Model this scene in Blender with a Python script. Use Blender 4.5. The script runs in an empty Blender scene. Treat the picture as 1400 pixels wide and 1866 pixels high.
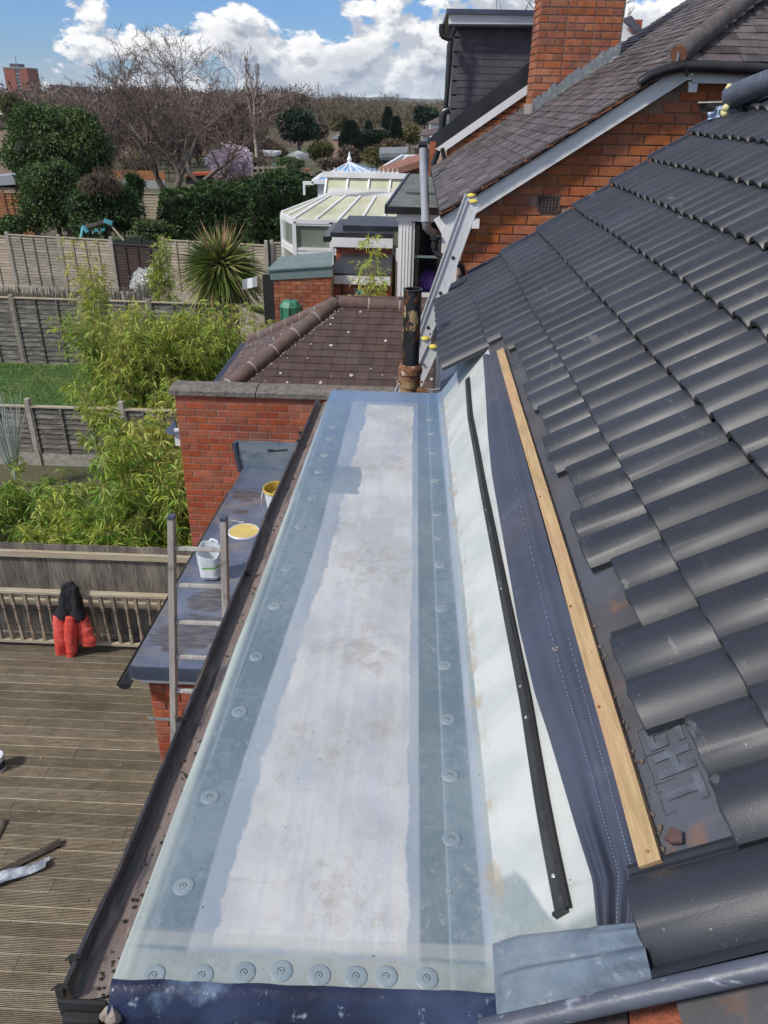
import bpy, math, random
import numpy as np
from mathutils import Vector, Matrix, noise
from mathutils.bvhtree import BVHTree

random.seed(7); RNG = np.random.default_rng(7)
S = bpy.context.scene
C = S.collection
rad = math.radians

# ------------------------------------------------------------------ camera
HAZE = .0001
E = 6.4                                   # eye height above the timber deck
F, HY, HX, ROLL = 1391.7, 191.3, 762.2, 1.18
def _basis():
    v = np.array([HX-700, HY-933, F]); v /= np.linalg.norm(v)
    h = np.array([math.cos(rad(ROLL)), math.sin(rad(ROLL)), 0.])
    r = h - v*np.dot(h, v); r /= np.linalg.norm(r)
    d = np.cross(v, r)
    if d[1] < 0: d = -d
    return np.stack([r, v, -d])           # rows: world X, Y, Z in camera coords (x right, y down, z forward)
RM = _basis()
EYE = Vector((0, 0, E))
cam_data = bpy.data.cameras.new('camera'); cam = bpy.data.objects.new('camera', cam_data); C.objects.link(cam)
S.camera = cam
right = Vector(RM @ np.array([1, 0, 0])); up = Vector(RM @ np.array([0, -1, 0])); back = Vector(RM @ np.array([0, 0, -1]))
m = Matrix((right, up, back)).transposed().to_4x4(); m.translation = EYE
cam.matrix_world = m
cam_data.sensor_fit = 'VERTICAL'; cam_data.sensor_height = 36.0
cam_data.lens = F/1866*36
cam_data.clip_start = .05; cam_data.clip_end = 30000
S.render.resolution_x = 768; S.render.resolution_y = 1024

# ------------------------------------------------------------------ world: sky with cumulus
SUN_EL, SUN_AZ = 44, -122                  # azimuth from +Y, negative = left of the view
sd = Vector((math.sin(rad(SUN_AZ))*math.cos(rad(SUN_EL)), math.cos(rad(SUN_AZ))*math.cos(rad(SUN_EL)), math.sin(rad(SUN_EL))))
W = bpy.data.worlds.new('World'); S.world = W; W.use_nodes = True
nt = W.node_tree; nt.nodes.clear()
def N(t, ty, **kw):
    n = t.nodes.new(ty)
    for k, v in kw.items():
        if k in n.inputs: n.inputs[k].default_value = v
        else: setattr(n, k, v)
    return n
def math_(t, op, a, b=None, c=None, clamp=False):
    n = t.nodes.new('ShaderNodeMath'); n.operation = op; n.use_clamp = clamp
    for i, x in enumerate((a, b, c)):
        if x is None: continue
        if hasattr(x, 'links') or isinstance(x, bpy.types.NodeSocket): t.links.new(x, n.inputs[i])
        else: n.inputs[i].default_value = x
    return n.outputs[0]
def vmath(t, op, a, b=None):
    n = t.nodes.new('ShaderNodeVectorMath'); n.operation = op
    for i, x in enumerate((a, b)):
        if x is None: continue
        if isinstance(x, bpy.types.NodeSocket): t.links.new(x, n.inputs[i])
        else: n.inputs[i].default_value = x
    return n.outputs[0]
def ss(t, x, lo, hi):                     # smoothstep
    n = t.nodes.new('ShaderNodeMapRange'); n.interpolation_type = 'SMOOTHSTEP'
    t.links.new(x, n.inputs['Value']); n.inputs['From Min'].default_value = lo; n.inputs['From Max'].default_value = hi
    return n.outputs['Result']
def mixc(t, f, a, b, mode='MIX'):
    n = t.nodes.new('ShaderNodeMix'); n.data_type = 'RGBA'; n.blend_type = mode
    for i, x in ((0, f), (6, a), (7, b)):
        if isinstance(x, bpy.types.NodeSocket): t.links.new(x, n.inputs[i])
        elif i == 0: n.inputs[0].default_value = x
        else: n.inputs[i].default_value = (*x, 1) if len(x) == 3 else x
    return n.outputs[2]
sky = N(nt, 'ShaderNodeTexSky', sky_type='NISHITA', sun_disc=False, sun_elevation=rad(SUN_EL), sun_rotation=rad(SUN_AZ), altitude=100, air_density=1.0, dust_density=.6, ozone_density=1.6)
tc = N(nt, 'ShaderNodeTexCoord')
v0 = vmath(nt, 'MULTIPLY', tc.outputs['Generated'], (1, 1, 1.7))
v0 = vmath(nt, 'ADD', v0, (3.13, 1.72, 0.55))
def wn(vec, scale, detail, rough, dist=0.):
    n = N(nt, 'ShaderNodeTexNoise', Scale=scale, Detail=detail, Roughness=rough, Distortion=dist); nt.links.new(vec, n.inputs['Vector']); return n.outputs['Fac']
n1 = wn(v0, 9.0, 12, .58, .10)
n2 = wn(vmath(nt, 'ADD', v0, (-.008, .003, .026)), 9.0, 12, .58, .10)     # same clouds looked up towards the light
n3 = wn(v0, 2.6, 4, .5)
sep = N(nt, 'ShaderNodeSeparateXYZ'); nt.links.new(tc.outputs['Generated'], sep.inputs[0])
el = sep.outputs['Z']
cov = math_(nt, 'ADD', math_(nt, 'MULTIPLY', n1, .72), math_(nt, 'MULTIPLY', n3, .42))
low = math_(nt, 'SUBTRACT', 1.0, ss(nt, el, .0, .10))                      # thicker, whiter bank low over the horizon
cov = math_(nt, 'ADD', cov, math_(nt, 'MULTIPLY', low, .05))
mask = ss(nt, cov, .560, .590)
thick = ss(nt, cov, .60, .70)
edge = ss(nt, math_(nt, 'SUBTRACT', n1, n2), -.050, .045)                  # bright rims where the cloud thins towards the light
cb = math_(nt, 'ADD', math_(nt, 'MULTIPLY', edge, .68), .34)
cb = math_(nt, 'SUBTRACT', cb, math_(nt, 'MULTIPLY', thick, .52), clamp=True)
ccol = mixc(nt, cb, (1.9, 2.3, 3.05), (7.2, 7.2, 7.2))
skyc = mixc(nt, 1.0, sky.outputs[0], (.36, .54, .88), 'MULTIPLY')
col = mixc(nt, mask, skyc, ccol)
hz = math_(nt, 'SUBTRACT', 1.0, ss(nt, el, -.01, .05))
col = mixc(nt, math_(nt, 'MULTIPLY', hz, .45), col, (5.2, 5.7, 6.5))
bg = N(nt, 'ShaderNodeBackground', Strength=.11); nt.links.new(col, bg.inputs['Color'])
wo = N(nt, 'ShaderNodeOutputWorld'); nt.links.new(bg.outputs[0], wo.inputs['Surface'])

# ------------------------------------------------------------------ sun through thin cloud
sl = bpy.data.lights.new('sun', 'SUN'); sl.energy = 2.8; sl.angle = rad(7); sl.color = (1, .94, .84)
so = bpy.data.objects.new('sun', sl); C.objects.link(so); so.rotation_euler = sd.to_track_quat('Z', 'Y').to_euler()
S.view_settings.view_transform = 'Standard'; S.view_settings.look = 'None'; S.view_settings.gamma = 1; S.view_settings.exposure = .42
S.view_settings.use_curve_mapping = False

# ------------------------------------------------------------------ where things stand: points on the place's own planes
def ray(x, y): return Vector(RM @ np.array([x-700, y-933, F]))
def at(x, y, Y): d = ray(x, y); return EYE + d*(Y/d.y)
def atz(x, y, z): d = ray(x, y); return EYE + d*((z-E)/d.z)
TS = math.tan(rad(34.2)); CS = math.cos(rad(34.2)); SN = math.sin(rad(34.2))
RX0, RZ0 = .4246, E-1.152                 # the first full row of tile tails
def roofz(X, off=0): return RZ0 - off + TS*(X-RX0)
def atroof(x, y, off=0):
    d = ray(x, y); t = (RZ0-off-TS*RX0-E)/(d.z-TS*d.x); return EYE + d*t
FALL = .0479; FZ = E-1.39
def flatz(Y): return FZ - FALL*Y
def atflat(x, y, off=0): d = ray(x, y); return EYE + d*((FZ-off-E)/(d.z+FALL*d.y))
PZ = E-3.45
def atporch(x, y, off=0): d = ray(x, y); return EYE + d*((PZ-off-E)/(d.z+FALL*d.y))
def porchz(Y): return PZ - FALL*Y

# ------------------------------------------------------------------ objects
ORG = {}
def tag(o, label=None, cat=None, group=None, kind=None):
    if label: o['label'] = label
    if cat: o['category'] = cat
    if group: o['group'] = group
    if kind: o['kind'] = kind
    return o
def thing(name, label, cat, loc, group=None):
    o = bpy.data.objects.new(name, None); C.objects.link(o); o.location = Vector(loc); o.empty_display_size = .1
    ORG[o.name] = Vector(loc); return tag(o, label, cat, group)
def origin(p): return ORG[p.name] if p else Vector((0, 0, 0))
class MB:
    def __init__(s): s.v = []; s.f = []; s.mi = []; s.cur = 0
    def add(s, vs, fs):
        k = len(s.v); s.v += [tuple(v) for v in vs]; s.f += [tuple(i+k for i in f) for f in fs]; s.mi += [s.cur]*len(fs); return s
    def box(s, a, b):
        x0, y0, z0 = a; x1, y1, z1 = b
        x0, x1 = min(x0, x1), max(x0, x1); y0, y1 = min(y0, y1), max(y0, y1); z0, z1 = min(z0, z1), max(z0, z1)
        return s.add([(x0,y0,z0),(x1,y0,z0),(x1,y1,z0),(x0,y1,z0),(x0,y0,z1),(x1,y0,z1),(x1,y1,z1),(x0,y1,z1)],
                     [(0,3,2,1),(4,5,6,7),(0,1,5,4),(1,2,6,5),(2,3,7,6),(3,0,4,7)])
    def prism(s, poly, d):                # polygon (list of points) pushed along d
        d = Vector(d); n = len(poly); P = [Vector(p) for p in poly]
        return s.add([*P, *[p+d for p in P]], [tuple(range(n-1, -1, -1)), tuple(range(n, 2*n))] + [(i, (i+1) % n, n+(i+1) % n, n+i) for i in range(n)])
    def bar(s, p0, p1, w, h, upv=(0, 0, 1)):
        p0, p1 = Vector(p0), Vector(p1); d = (p1-p0).normalized(); u = Vector(upv); a = d.cross(u)
        if a.length < 1e-4: a = d.cross(Vector((0, 1, 0)))
        a.normalize(); u = a.cross(d).normalized(); a *= w/2; u *= h/2
        return s.prism([p0-a-u, p0+a-u, p0+a+u, p0-a+u], p1-p0)
    def tube(s, pts, r, n=10, cap=True, hollow=0):
        P = [Vector(p) for p in pts]; R = [r]*len(P) if not hasattr(r, '__len__') else list(r)
        k0 = len(s.v); prev = None; vs = []
        for i, p in enumerate(P):
            d = (P[min(i+1, len(P)-1)]-P[max(i-1, 0)]).normalized()
            if prev is None:
                a = d.cross(Vector((0, 0, 1)));
                if a.length < .1: a = d.cross(Vector((0, 1, 0)))
            else: a = prev - d*prev.dot(d)
            a.normalize(); prev = a; b = d.cross(a)
            vs += [p + (a*math.cos(2*math.pi*j/n)+b*math.sin(2*math.pi*j/n))*R[i] for j in range(n)]
        fs = [(i*n+j, i*n+(j+1) % n, (i+1)*n+(j+1) % n, (i+1)*n+j) for i in range(len(P)-1) for j in range(n)]
        if cap: fs += [tuple(range(n-1, -1, -1)), tuple(range((len(P)-1)*n, len(P)*n))]
        return s.add(vs, fs)
    def lathe(s, prof, c=(0, 0, 0), n=24, sq=1.0, caps=(True, True)):   # prof: (r, z)
        vs = []; k = len(prof)
        for r, z in prof:
            vs += [(c[0]+r*math.cos(2*math.pi*j/n), c[1]+r*math.sin(2*math.pi*j/n)*sq, c[2]+z) for j in range(n)]
        fs = [(i*n+j, i*n+(j+1) % n, (i+1)*n+(j+1) % n, (i+1)*n+j) for i in range(k-1) for j in range(n)]
        if prof[0][0] > 1e-5 and caps[0]: fs.append(tuple(range(n-1, -1, -1)))
        if prof[-1][0] > 1e-5 and caps[1]: fs.append(tuple(range((k-1)*n, k*n)))
        return s.add(vs, fs)
    def grid(s, P):                       # P[i][j] points
        n, k = len(P), len(P[0])
        return s.add([p for r in P for p in r], [(i*k+j, i*k+j+1, (i+1)*k+j+1, (i+1)*k+j) for i in range(n-1) for j in range(k-1)])
    def slab(s, P, d):                    # a grid with thickness
        d = Vector(d); n, k = len(P), len(P[0]); b = len(s.v)
        s.grid(P); s.add([Vector(p)+d for r in P for p in r], [(i*k+j, (i+1)*k+j, (i+1)*k+j+1, i*k+j+1) for i in range(n-1) for j in range(k-1)])
        o = n*k; rim = [(0, j) for j in range(k)] + [(i, k-1) for i in range(1, n)] + [(n-1, j) for j in range(k-2, -1, -1)] + [(i, 0) for i in range(n-2, 0, -1)]
        for q in range(len(rim)):
            a = rim[q]; c = rim[(q+1) % len(rim)]; ia, ic = b+a[0]*k+a[1], b+c[0]*k+c[1]
            s.f.append((ia, ia+o, ic+o, ic)); s.mi.append(s.cur)
        return s
    def build(s, name, mat, parent=None, smooth=False, base=None, bev=0, label=None, fix=True):
        if parent is not None: o0 = origin(parent)
        elif base is not None: o0 = Vector(base)
        else:
            a = np.array(s.v); o0 = Vector(((a[:,0].min()+a[:,0].max())/2, (a[:,1].min()+a[:,1].max())/2, a[:,2].min()))
        me = bpy.data.meshes.new(name)
        me.from_pydata([(v[0]-o0.x, v[1]-o0.y, v[2]-o0.z) for v in s.v], [], s.f)
        for mm in (mat if isinstance(mat, (list, tuple)) else [mat]): me.materials.append(mm)
        if any(s.mi): me.polygons.foreach_set('material_index', s.mi)
        if fix:
            import bmesh
            bm = bmesh.new(); bm.from_mesh(me); bmesh.ops.recalc_face_normals(bm, faces=bm.faces)
            if bev:
                bmesh.ops.bevel(bm, geom=[e for e in bm.edges if e.calc_face_angle(0) > .6], offset=bev, segments=1, affect='EDGES')
            bm.to_mesh(me); bm.free()
        if smooth: me.shade_smooth() if smooth is True else me.set_sharp_from_angle(angle=smooth)
        if smooth not in (True, False): me.shade_smooth(); me.set_sharp_from_angle(angle=smooth)
        me.update()
        o = bpy.data.objects.new(name, me); C.objects.link(o)
        if parent is not None: o.parent = parent; ORG[o.name] = o0
        else: o.location = o0; ORG[o.name] = o0
        if label: o['label'] = label
        return o
def inst(name, me, parent, M):            # a piece that shares its mesh, placed by a world matrix
    o = bpy.data.objects.new(name, me); C.objects.link(o)
    o.parent = parent; w = M.copy(); w.translation = M.translation - origin(parent); o.matrix_local = w; ORG[o.name] = M.translation
    return o
def npmesh(name, V, Fq, mat, parent=None, base=None, smooth=False):
    me = bpy.data.meshes.new(name); V = np.asarray(V, float); Fq = np.asarray(Fq, int)
    o0 = origin(parent) if parent is not None else (Vector(base) if base is not None else Vector((V[:,0].mean(), V[:,1].mean(), V[:,2].min())))
    V = V - np.array(o0); me.vertices.add(len(V)); me.vertices.foreach_set('co', V.astype(np.float32).ravel())
    k = Fq.shape[1]; me.loops.add(Fq.size); me.loops.foreach_set('vertex_index', Fq.astype(np.int32).ravel())
    me.polygons.add(len(Fq)); me.polygons.foreach_set('loop_start', np.arange(0, Fq.size, k, dtype=np.int32))
    me.update(calc_edges=True); me.materials.append(mat)
    if smooth: me.shade_smooth()
    o = bpy.data.objects.new(name, me); C.objects.link(o)
    if parent is not None: o.parent = parent
    else: o.location = o0
    ORG[o.name] = o0
    return o

# ------------------------------------------------------------------ materials
def mat(name, cols, scale=3., stretch=(1, 1, 1), rough=.7, bump=.3, bscale=None, objrand=0., hue=0., spots=(), metal=0., spec=.5, coat=0., detail=6, island=0., lo=.35, hi=.65, bdist=.01, rvar=.0, sheen=0., trans=0.):
    m = bpy.data.materials.new(name); m.use_nodes = True; t = m.node_tree; t.nodes.clear()
    g = N(t, 'ShaderNodeNewGeometry'); pos = vmath(t, 'MULTIPLY', g.outputs['Position'], stretch)
    oi = N(t, 'ShaderNodeObjectInfo')
    def nz(sc, det=6, r=.55, vec=pos):
        n = N(t, 'ShaderNodeTexNoise', Scale=sc, Detail=det, Roughness=r); t.links.new(vec, n.inputs['Vector']); return n.outputs['Fac']
    f = ss(t, nz(scale, detail), lo, hi)
    col = mixc(t, f, cols[0], cols[1])
    if len(cols) > 2: col = mixc(t, ss(t, nz(scale*.31+.2, 3), .45, .7), col, cols[2])
    if objrand or island:
        rnd = g.outputs['Random Per Island'] if island else oi.outputs['Random']; am = island or objrand
        fac = math_(t, 'ADD', math_(t, 'MULTIPLY', rnd, 2*am), 1-am)
        hs = N(t, 'ShaderNodeHueSaturation'); t.links.new(col, hs.inputs['Color']); t.links.new(fac, hs.inputs['Value'])
        if hue:
            r2 = math_(t, 'FRACT', math_(t, 'MULTIPLY', rnd, 17.3)); t.links.new(math_(t, 'ADD', math_(t, 'MULTIPLY', r2, 2*hue), .5-hue), hs.inputs['Hue'])
            t.links.new(math_(t, 'ADD', math_(t, 'MULTIPLY', math_(t, 'FRACT', math_(t, 'MULTIPLY', rnd, 7.7)), .16), .92), hs.inputs['Saturation'])
        col = hs.outputs[0]
    for (c, sc, a, b, st) in spots:       # colour, noise scale (number or (scale, stretch)), lo, hi, strength
        vec = pos
        if isinstance(sc, tuple): vec = vmath(t, 'MULTIPLY', g.outputs['Position'], sc[1]); sc = sc[0]
        vec = vmath(t, 'ADD', vec, (sc*3.1, 7.7, sc))
        col = mixc(t, math_(t, 'MULTIPLY', ss(t, nz(sc, 5, .6, vec), a, b), st), col, c)
    p = N(t, 'ShaderNodeBsdfPrincipled', Roughness=rough, Metallic=metal)
    p.inputs['Specular IOR Level'].default_value = spec
    if coat: p.inputs['Coat Weight'].default_value = coat; p.inputs['Coat Roughness'].default_value = .25
    if rvar: t.links.new(math_(t, 'ADD', math_(t, 'MULTIPLY', nz(scale*2.3, 4), rvar*2), rough-rvar), p.inputs['Roughness'])
    t.links.new(col, p.inputs['Base Color'])
    if bump:
        b = N(t, 'ShaderNodeBump', Strength=bump, Distance=bdist); t.links.new(nz(bscale or scale*6, 5, .6), b.inputs['Height']); t.links.new(b.outputs[0], p.inputs['Normal'])
    out = N(t, 'ShaderNodeOutputMaterial')
    if trans:
        tl = N(t, 'ShaderNodeBsdfTranslucent'); t.links.new(col, tl.inputs['Color']); mx = N(t, 'ShaderNodeMixShader'); mx.inputs[0].default_value = trans
        t.links.new(p.outputs[0], mx.inputs[1]); t.links.new(tl.outputs[0], mx.inputs[2]); t.links.new(mx.outputs[0], out.inputs[0])
    else: t.links.new(p.outputs[0], out.inputs[0])
    return m
def glassmat(name, tint=(.55, .6, .62), rough=.05, alpha=.35):
    m = bpy.data.materials.new(name); m.use_nodes = True; t = m.node_tree; t.nodes.clear()
    gl = N(t, 'ShaderNodeBsdfGlossy', Roughness=rough); gl.inputs['Color'].default_value = (.9, .95, 1, 1)
    tr = N(t, 'ShaderNodeBsdfTransparent'); tr.inputs['Color'].default_value = (*tint, 1)
    mx = N(t, 'ShaderNodeMixShader'); mx.inputs[0].default_value = alpha; o = N(t, 'ShaderNodeOutputMaterial')
    t.links.new(tr.outputs[0], mx.inputs[1]); t.links.new(gl.outputs[0], mx.inputs[2]); t.links.new(mx.outputs[0], o.inputs[0]); return m
M = {}
M['brick'] = mat('red_brick', [(.36,.090,.042), (.28,.068,.033), (.37,.11,.055)], 9, rough=.85, bump=.5, objrand=.20, hue=.005, spots=[((.09,.055,.045), 1.5, .50, .72, .55), ((.50,.38,.32), 4, .64, .78, .35), ((.10,.05,.04), 26, .60, .74, .5), ((.45,.28,.2), 14, .62, .8, .35)])
M['brick_gable'] = mat('orange_brick', [(.38,.118,.042), (.29,.085,.034), (.40,.14,.055)], 8, rough=.85, bump=.6, objrand=.13, hue=.004, spots=[((.10,.06,.05), 1.6, .52, .74, .5), ((.50,.36,.28), 5, .64, .78, .35), ((.10,.045,.035), 15, .56, .74, .6), ((.13,.06,.05), 60, .6, .7, .5)])
M['brick_chimney'] = mat('chimney_brick', [(.34,.110,.050), (.25,.075,.037), (.35,.14,.075)], 10, rough=.9, bump=.7, objrand=.24, hue=.006, spots=[((.07,.05,.045), 1.8, .50, .72, .55), ((.48,.38,.31), 5, .62, .76, .4), ((.09,.05,.04), 18, .58, .74, .5), ((.5,.4,.32), 22, .62, .75, .3)])
M['mortar'] = mat('mortar', [(.36,.24,.17), (.26,.165,.115)], 14, rough=.95, bump=.6, spots=[((.12,.09,.07), 4, .5, .75, .5)])
M['mortar_light'] = mat('pale_mortar', [(.42,.34,.27), (.30,.23,.18)], 14, rough=.95, bump=.6)
M['mortar_red'] = mat('brick_dust_mortar', [(.33,.22,.17), (.22,.14,.105)], 14, rough=.95, bump=.5)
M['tile'] = mat('new_concrete_tile', [(.027,.031,.041), (.020,.023,.031)], 2.2, rough=.45, bump=.45, bscale=330, bdist=.0009, objrand=.18, spec=.55, rvar=.08,
    spots=[((.13,.13,.14), 38, .64, .76, .35), ((.03,.03,.034), 9, .5, .8, .4), ((.34,.33,.31), 95, .695, .74, .8), ((.22,.215,.21), (13, (1, .35, 1)), .66, .72, .35), ((.12,.115,.12), (1.0, (30, 3, 30)), .62, .75, .25)])
M['groove'] = mat('shaded_dirty_groove', [(.045,.036,.024), (.07,.058,.038)], 9, rough=.95, bump=0)  # groove dirt, plus shade painted into grooves and the sunlit board edges
M['tile_edge'] = mat('tile_edge', [(.045,.042,.04), (.022,.021,.021)], 60, rough=.9, bump=1., spots=[((.22,.21,.19), 75, .62, .72, .6)])
M['plain_tile'] = mat('weathered_plain_tile', [(.115,.092,.090), (.062,.050,.048), (.095,.086,.088)], 5, rough=.62, bump=.6, objrand=.5, hue=.02, spots=[((.20,.19,.18), 9, .58, .72, .5), ((.17,.08,.05), 3, .60, .74, .5), ((.26,.25,.2), 40, .68, .76, .5)])
M['plain_tile_i'] = mat('weathered_plain_tile_far', [(.115,.092,.090), (.062,.050,.048), (.095,.086,.088)], 5, rough=.62, bump=.6, island=.5, hue=.02, spots=[((.20,.19,.18), 9, .58, .72, .5), ((.17,.08,.05), 3, .60, .74, .5), ((.26,.25,.2), 40, .68, .76, .5)])
M['hip_tile'] = mat('brown_plain_tile', [(.085,.052,.046), (.060,.037,.034), (.072,.053,.048)], 7, rough=.8, bump=.6, objrand=.22, hue=.008, spots=[((.24,.20,.18), 60, .66, .74, .35), ((.04,.03,.03), 12, .55, .75, .4)])
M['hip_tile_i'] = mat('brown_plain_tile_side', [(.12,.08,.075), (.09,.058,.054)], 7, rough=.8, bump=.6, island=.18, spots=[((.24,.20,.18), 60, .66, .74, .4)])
M['lichen'] = mat('lichen', [(.50,.48,.46), (.36,.36,.34)], 40, rough=.95, bump=.3)
M['ridge'] = mat('ridge_clay', [(.155,.095,.08), (.10,.062,.055), (.13,.10,.09)], 9, rough=.85, bump=.8, spots=[((.30,.26,.22), 40, .62, .72, .5), ((.05,.04,.035), 10, .55, .72, .5)])
M['ridge_grey'] = mat('ridge_grey', [(.12,.105,.10), (.085,.075,.072)], 9, rough=.9, bump=.7, spots=[((.30,.14,.08), 6, .62, .74, .6)])
M['cement'] = mat('cement_pointing', [(.40,.36,.32), (.26,.22,.19)], 25, rough=.95, bump=.9)
M['coping'] = mat('concrete_coping', [(.22,.19,.165), (.13,.115,.10), (.17,.155,.14)], 12, rough=.95, bump=.9, spots=[((.045,.042,.04), 20, .52, .68, .7), ((.46,.44,.42), 34, .62, .70, .75)])
M['lead'] = mat('grey_lead', [(.26,.28,.30), (.18,.20,.21)], 16, rough=.55, bump=.6, metal=.2, spots=[((.45,.44,.42), 20, .55, .7, .6)])
M['upvc'] = mat('white_upvc', [(.80,.80,.80), (.73,.73,.73)], 1.5, rough=.35, bump=0, spots=[((.36,.34,.30), 12, .62, .80, .22)])
M['upvc2'] = mat('white_painted_board', [(.82,.82,.80), (.74,.74,.72)], 2, rough=.5, bump=.1, spots=[((.30,.28,.25), 10, .64, .8, .35)])
M['black'] = mat('black_plastic', [(.012,.012,.013), (.022,.022,.024)], 5, rough=.28, bump=.05, spots=[((.10,.10,.10), 30, .68, .8, .3)])
M['blackmatt'] = mat('black_matt', [(.014,.014,.015), (.022,.022,.024)], 8, rough=.85, bump=.3)
M['greyplastic'] = mat('grey_plastic_pipe', [(.36,.38,.42), (.30,.32,.36)], 3, rough=.4, bump=0)
M['elbow'] = mat('dark_grey_pipe', [(.20,.215,.235), (.16,.17,.19)], 3, rough=.45, bump=0)
M['alu'] = mat('aluminium', [(.62,.62,.61), (.52,.52,.51)], 3, (1, 1, .4), rough=.42, bump=.15, metal=.35, spots=[((.18,.16,.14), 22, .58, .74, .5)])
M['alu_old'] = mat('worn_aluminium', [(.52,.49,.46), (.40,.37,.34)], 7, (1, 1, .22), rough=.5, bump=.35, metal=.45, spots=[((.15,.13,.11), 30, .54, .70, .65), ((.56,.54,.52), 13, .6, .72, .5)])
M['yellow'] = mat('yellow_plastic', [(.72,.58,.10), (.62,.50,.10)], 20, rough=.5, bump=.1)
M['batten'] = mat('sawn_batten', [(.50,.355,.19), (.38,.26,.13), (.46,.285,.165)], 9, (9, .7, 9), rough=.8, bump=.6, bscale=40, spots=[((.25,.15,.08), (5, (14, .6, 14)), .60, .72, .45), ((.14,.08,.05), 9, .72, .78, .8), ((.20,.10,.05), 16, .68, .76, .75), ((.36,.15,.10), 2.2, .52, .7, .45)])
M['batten_far'] = M['batten']
M['felt'] = mat('breather_membrane', [(.052,.064,.100), (.042,.051,.080), (.062,.066,.088)], 3.5, rough=.72, bump=.35, bscale=160, bdist=.002, sheen=.3, spots=[((.17,.085,.05), 5, .60, .78, .35), ((.12,.13,.18), 9, .55, .75, .35), ((.25,.25,.28), 90, .73, .77, .4)])
M['underlay'] = mat('underlay', [(.082,.080,.086), (.062,.060,.066), (.075,.085,.11)], 4, rough=.7, bump=.5, bscale=220, bdist=.002, spots=[((.22,.10,.05), (7, (1.4, 1, 1)), .60, .74, .55), ((.17,.165,.17), 11, .58, .78, .35)])
M['print'] = mat('printed_letter', [(.105,.12,.145), (.06,.07,.09)], 22, rough=.7, bump=0)
M['stitch'] = mat('stitching', [(.15,.19,.28), (.10,.13,.20)], 30, rough=.8, bump=0)
M['vent'] = mat('vent_strip_plastic', [(.024,.026,.029), (.038,.040,.043)], 6, rough=.6, bump=.15, spots=[((.16,.17,.17), 16, .58, .76, .4)])
M['screw'] = mat('zinc_screw', [(.7,.7,.7), (.5,.5,.5)], 60, rough=.3, bump=0, metal=.9)
M['timber_old'] = mat('weathered_fence_timber', [(.31,.27,.215), (.205,.18,.145), (.33,.29,.225)], 9, (1, 1, 5), rough=.9, bump=.6, objrand=.20, spots=[((.05,.047,.045), 8, .55, .72, .6), ((.22,.25,.16), 3, .60, .75, .3)])
M['timber_tan'] = mat('tan_fence_timber', [(.42,.34,.26), (.31,.25,.19), (.38,.33,.27)], 9, (1, 1, 5), rough=.9, bump=.6, objrand=.16, spots=[((.07,.055,.045), 9, .58, .74, .5)])
M['timber_dark'] = mat('dark_grey_fence_timber', [(.16,.145,.125), (.09,.083,.074), (.27,.24,.20)], 7, (1, 1, 6), rough=.9, bump=.6, objrand=.25, spots=[((.34,.33,.31), 4, .52, .72, .6), ((.28,.22,.15), 2, .62, .76, .35)])
M['timber_brown'] = mat('dark_brown_fence_timber', [(.055,.032,.028), (.035,.022,.02)], 8, (1, 1, 5), rough=.85, bump=.5, objrand=.2)
M['timber_orange'] = mat('orange_fence_timber', [(.34,.15,.06), (.24,.105,.045)], 7, (1, 1, 5), rough=.9, bump=.5, objrand=.2)
M['fence_board'] = mat('grey_feather_board', [(.20,.175,.145), (.115,.10,.085), (.27,.24,.195)], 7, (5, 5, .7), rough=.9, bump=.7, objrand=.22, spots=[((.40,.38,.36), (6, (1.2, 1, 2.2)), .64, .72, .55), ((.03,.028,.027), 7, .55, .72, .5)])
M['rail'] = mat('pale_sawn_rail', [(.46,.385,.27), (.36,.30,.21), (.42,.385,.29)], 6, (.7, 6, 6), rough=.85, bump=.5, spots=[((.13,.10,.07), 18, .62, .72, .6), ((.20,.22,.13), 3, .58, .74, .35)])
M['baluster'] = mat('weathered_baluster', [(.31,.24,.175), (.22,.175,.13), (.33,.30,.22)], 9, (6, 6, .8), rough=.85, bump=.5, objrand=.22, spots=[((.06,.05,.04), 10, .57, .72, .5), ((.34,.30,.25), 22, .60, .70, .4)])
M['deck'] = mat('grooved_deck_board', [(.40,.325,.225), (.25,.20,.135), (.37,.325,.235)], 5, (.8, 8, 4), rough=.75, bump=.7, bscale=30, objrand=.26, hue=.006, spots=[((.085,.068,.045), (16, (1.5, 5, 1)), .54, .70, .7), ((.13,.12,.06), (2.2, (1, 1.6, 1)), .48, .70, .45), ((.50,.46,.40), (60, (1, 2, 1)), .665, .72, .7), ((.045,.04,.03), (1.3, (1, 2.4, 1)), .52, .72, .45)])
M['concpost'] = mat('concrete_post', [(.42,.39,.34), (.30,.275,.235)], 10, rough=.95, bump=.6, spots=[((.20,.20,.13), 5, .55, .7, .35), ((.12,.11,.10), 25, .60, .70, .4)])
M['porch0'] = mat('porch_fibreglass', [(.115,.145,.215), (.095,.118,.175), (.150,.165,.205)], 2.2, (1.2, 2.6, 1), rough=.30, bump=.15, bscale=30, spec=.6, rvar=.10, spots=[((.26,.215,.19), (1.5, (.9, 1.7, 1)), .50, .66, .70), ((.20,.23,.30), (2.6, (3, .6, 1)), .52, .70, .45), ((.05,.055,.07), 55, .68, .75, .5)])
M['porch_edge'] = mat('porch_trim', [(.055,.068,.105), (.045,.055,.085)], 4, rough=.32, bump=.15, spec=.6)
M['puddle'] = mat('wet_stain', [(.088,.080,.080), (.065,.060,.060)], 6, (1, 4, 1), rough=.12, bump=.1, spec=.6, spots=[((.15,.145,.15), (9, (1, 5, 1)), .55, .7, .5)])
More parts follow.
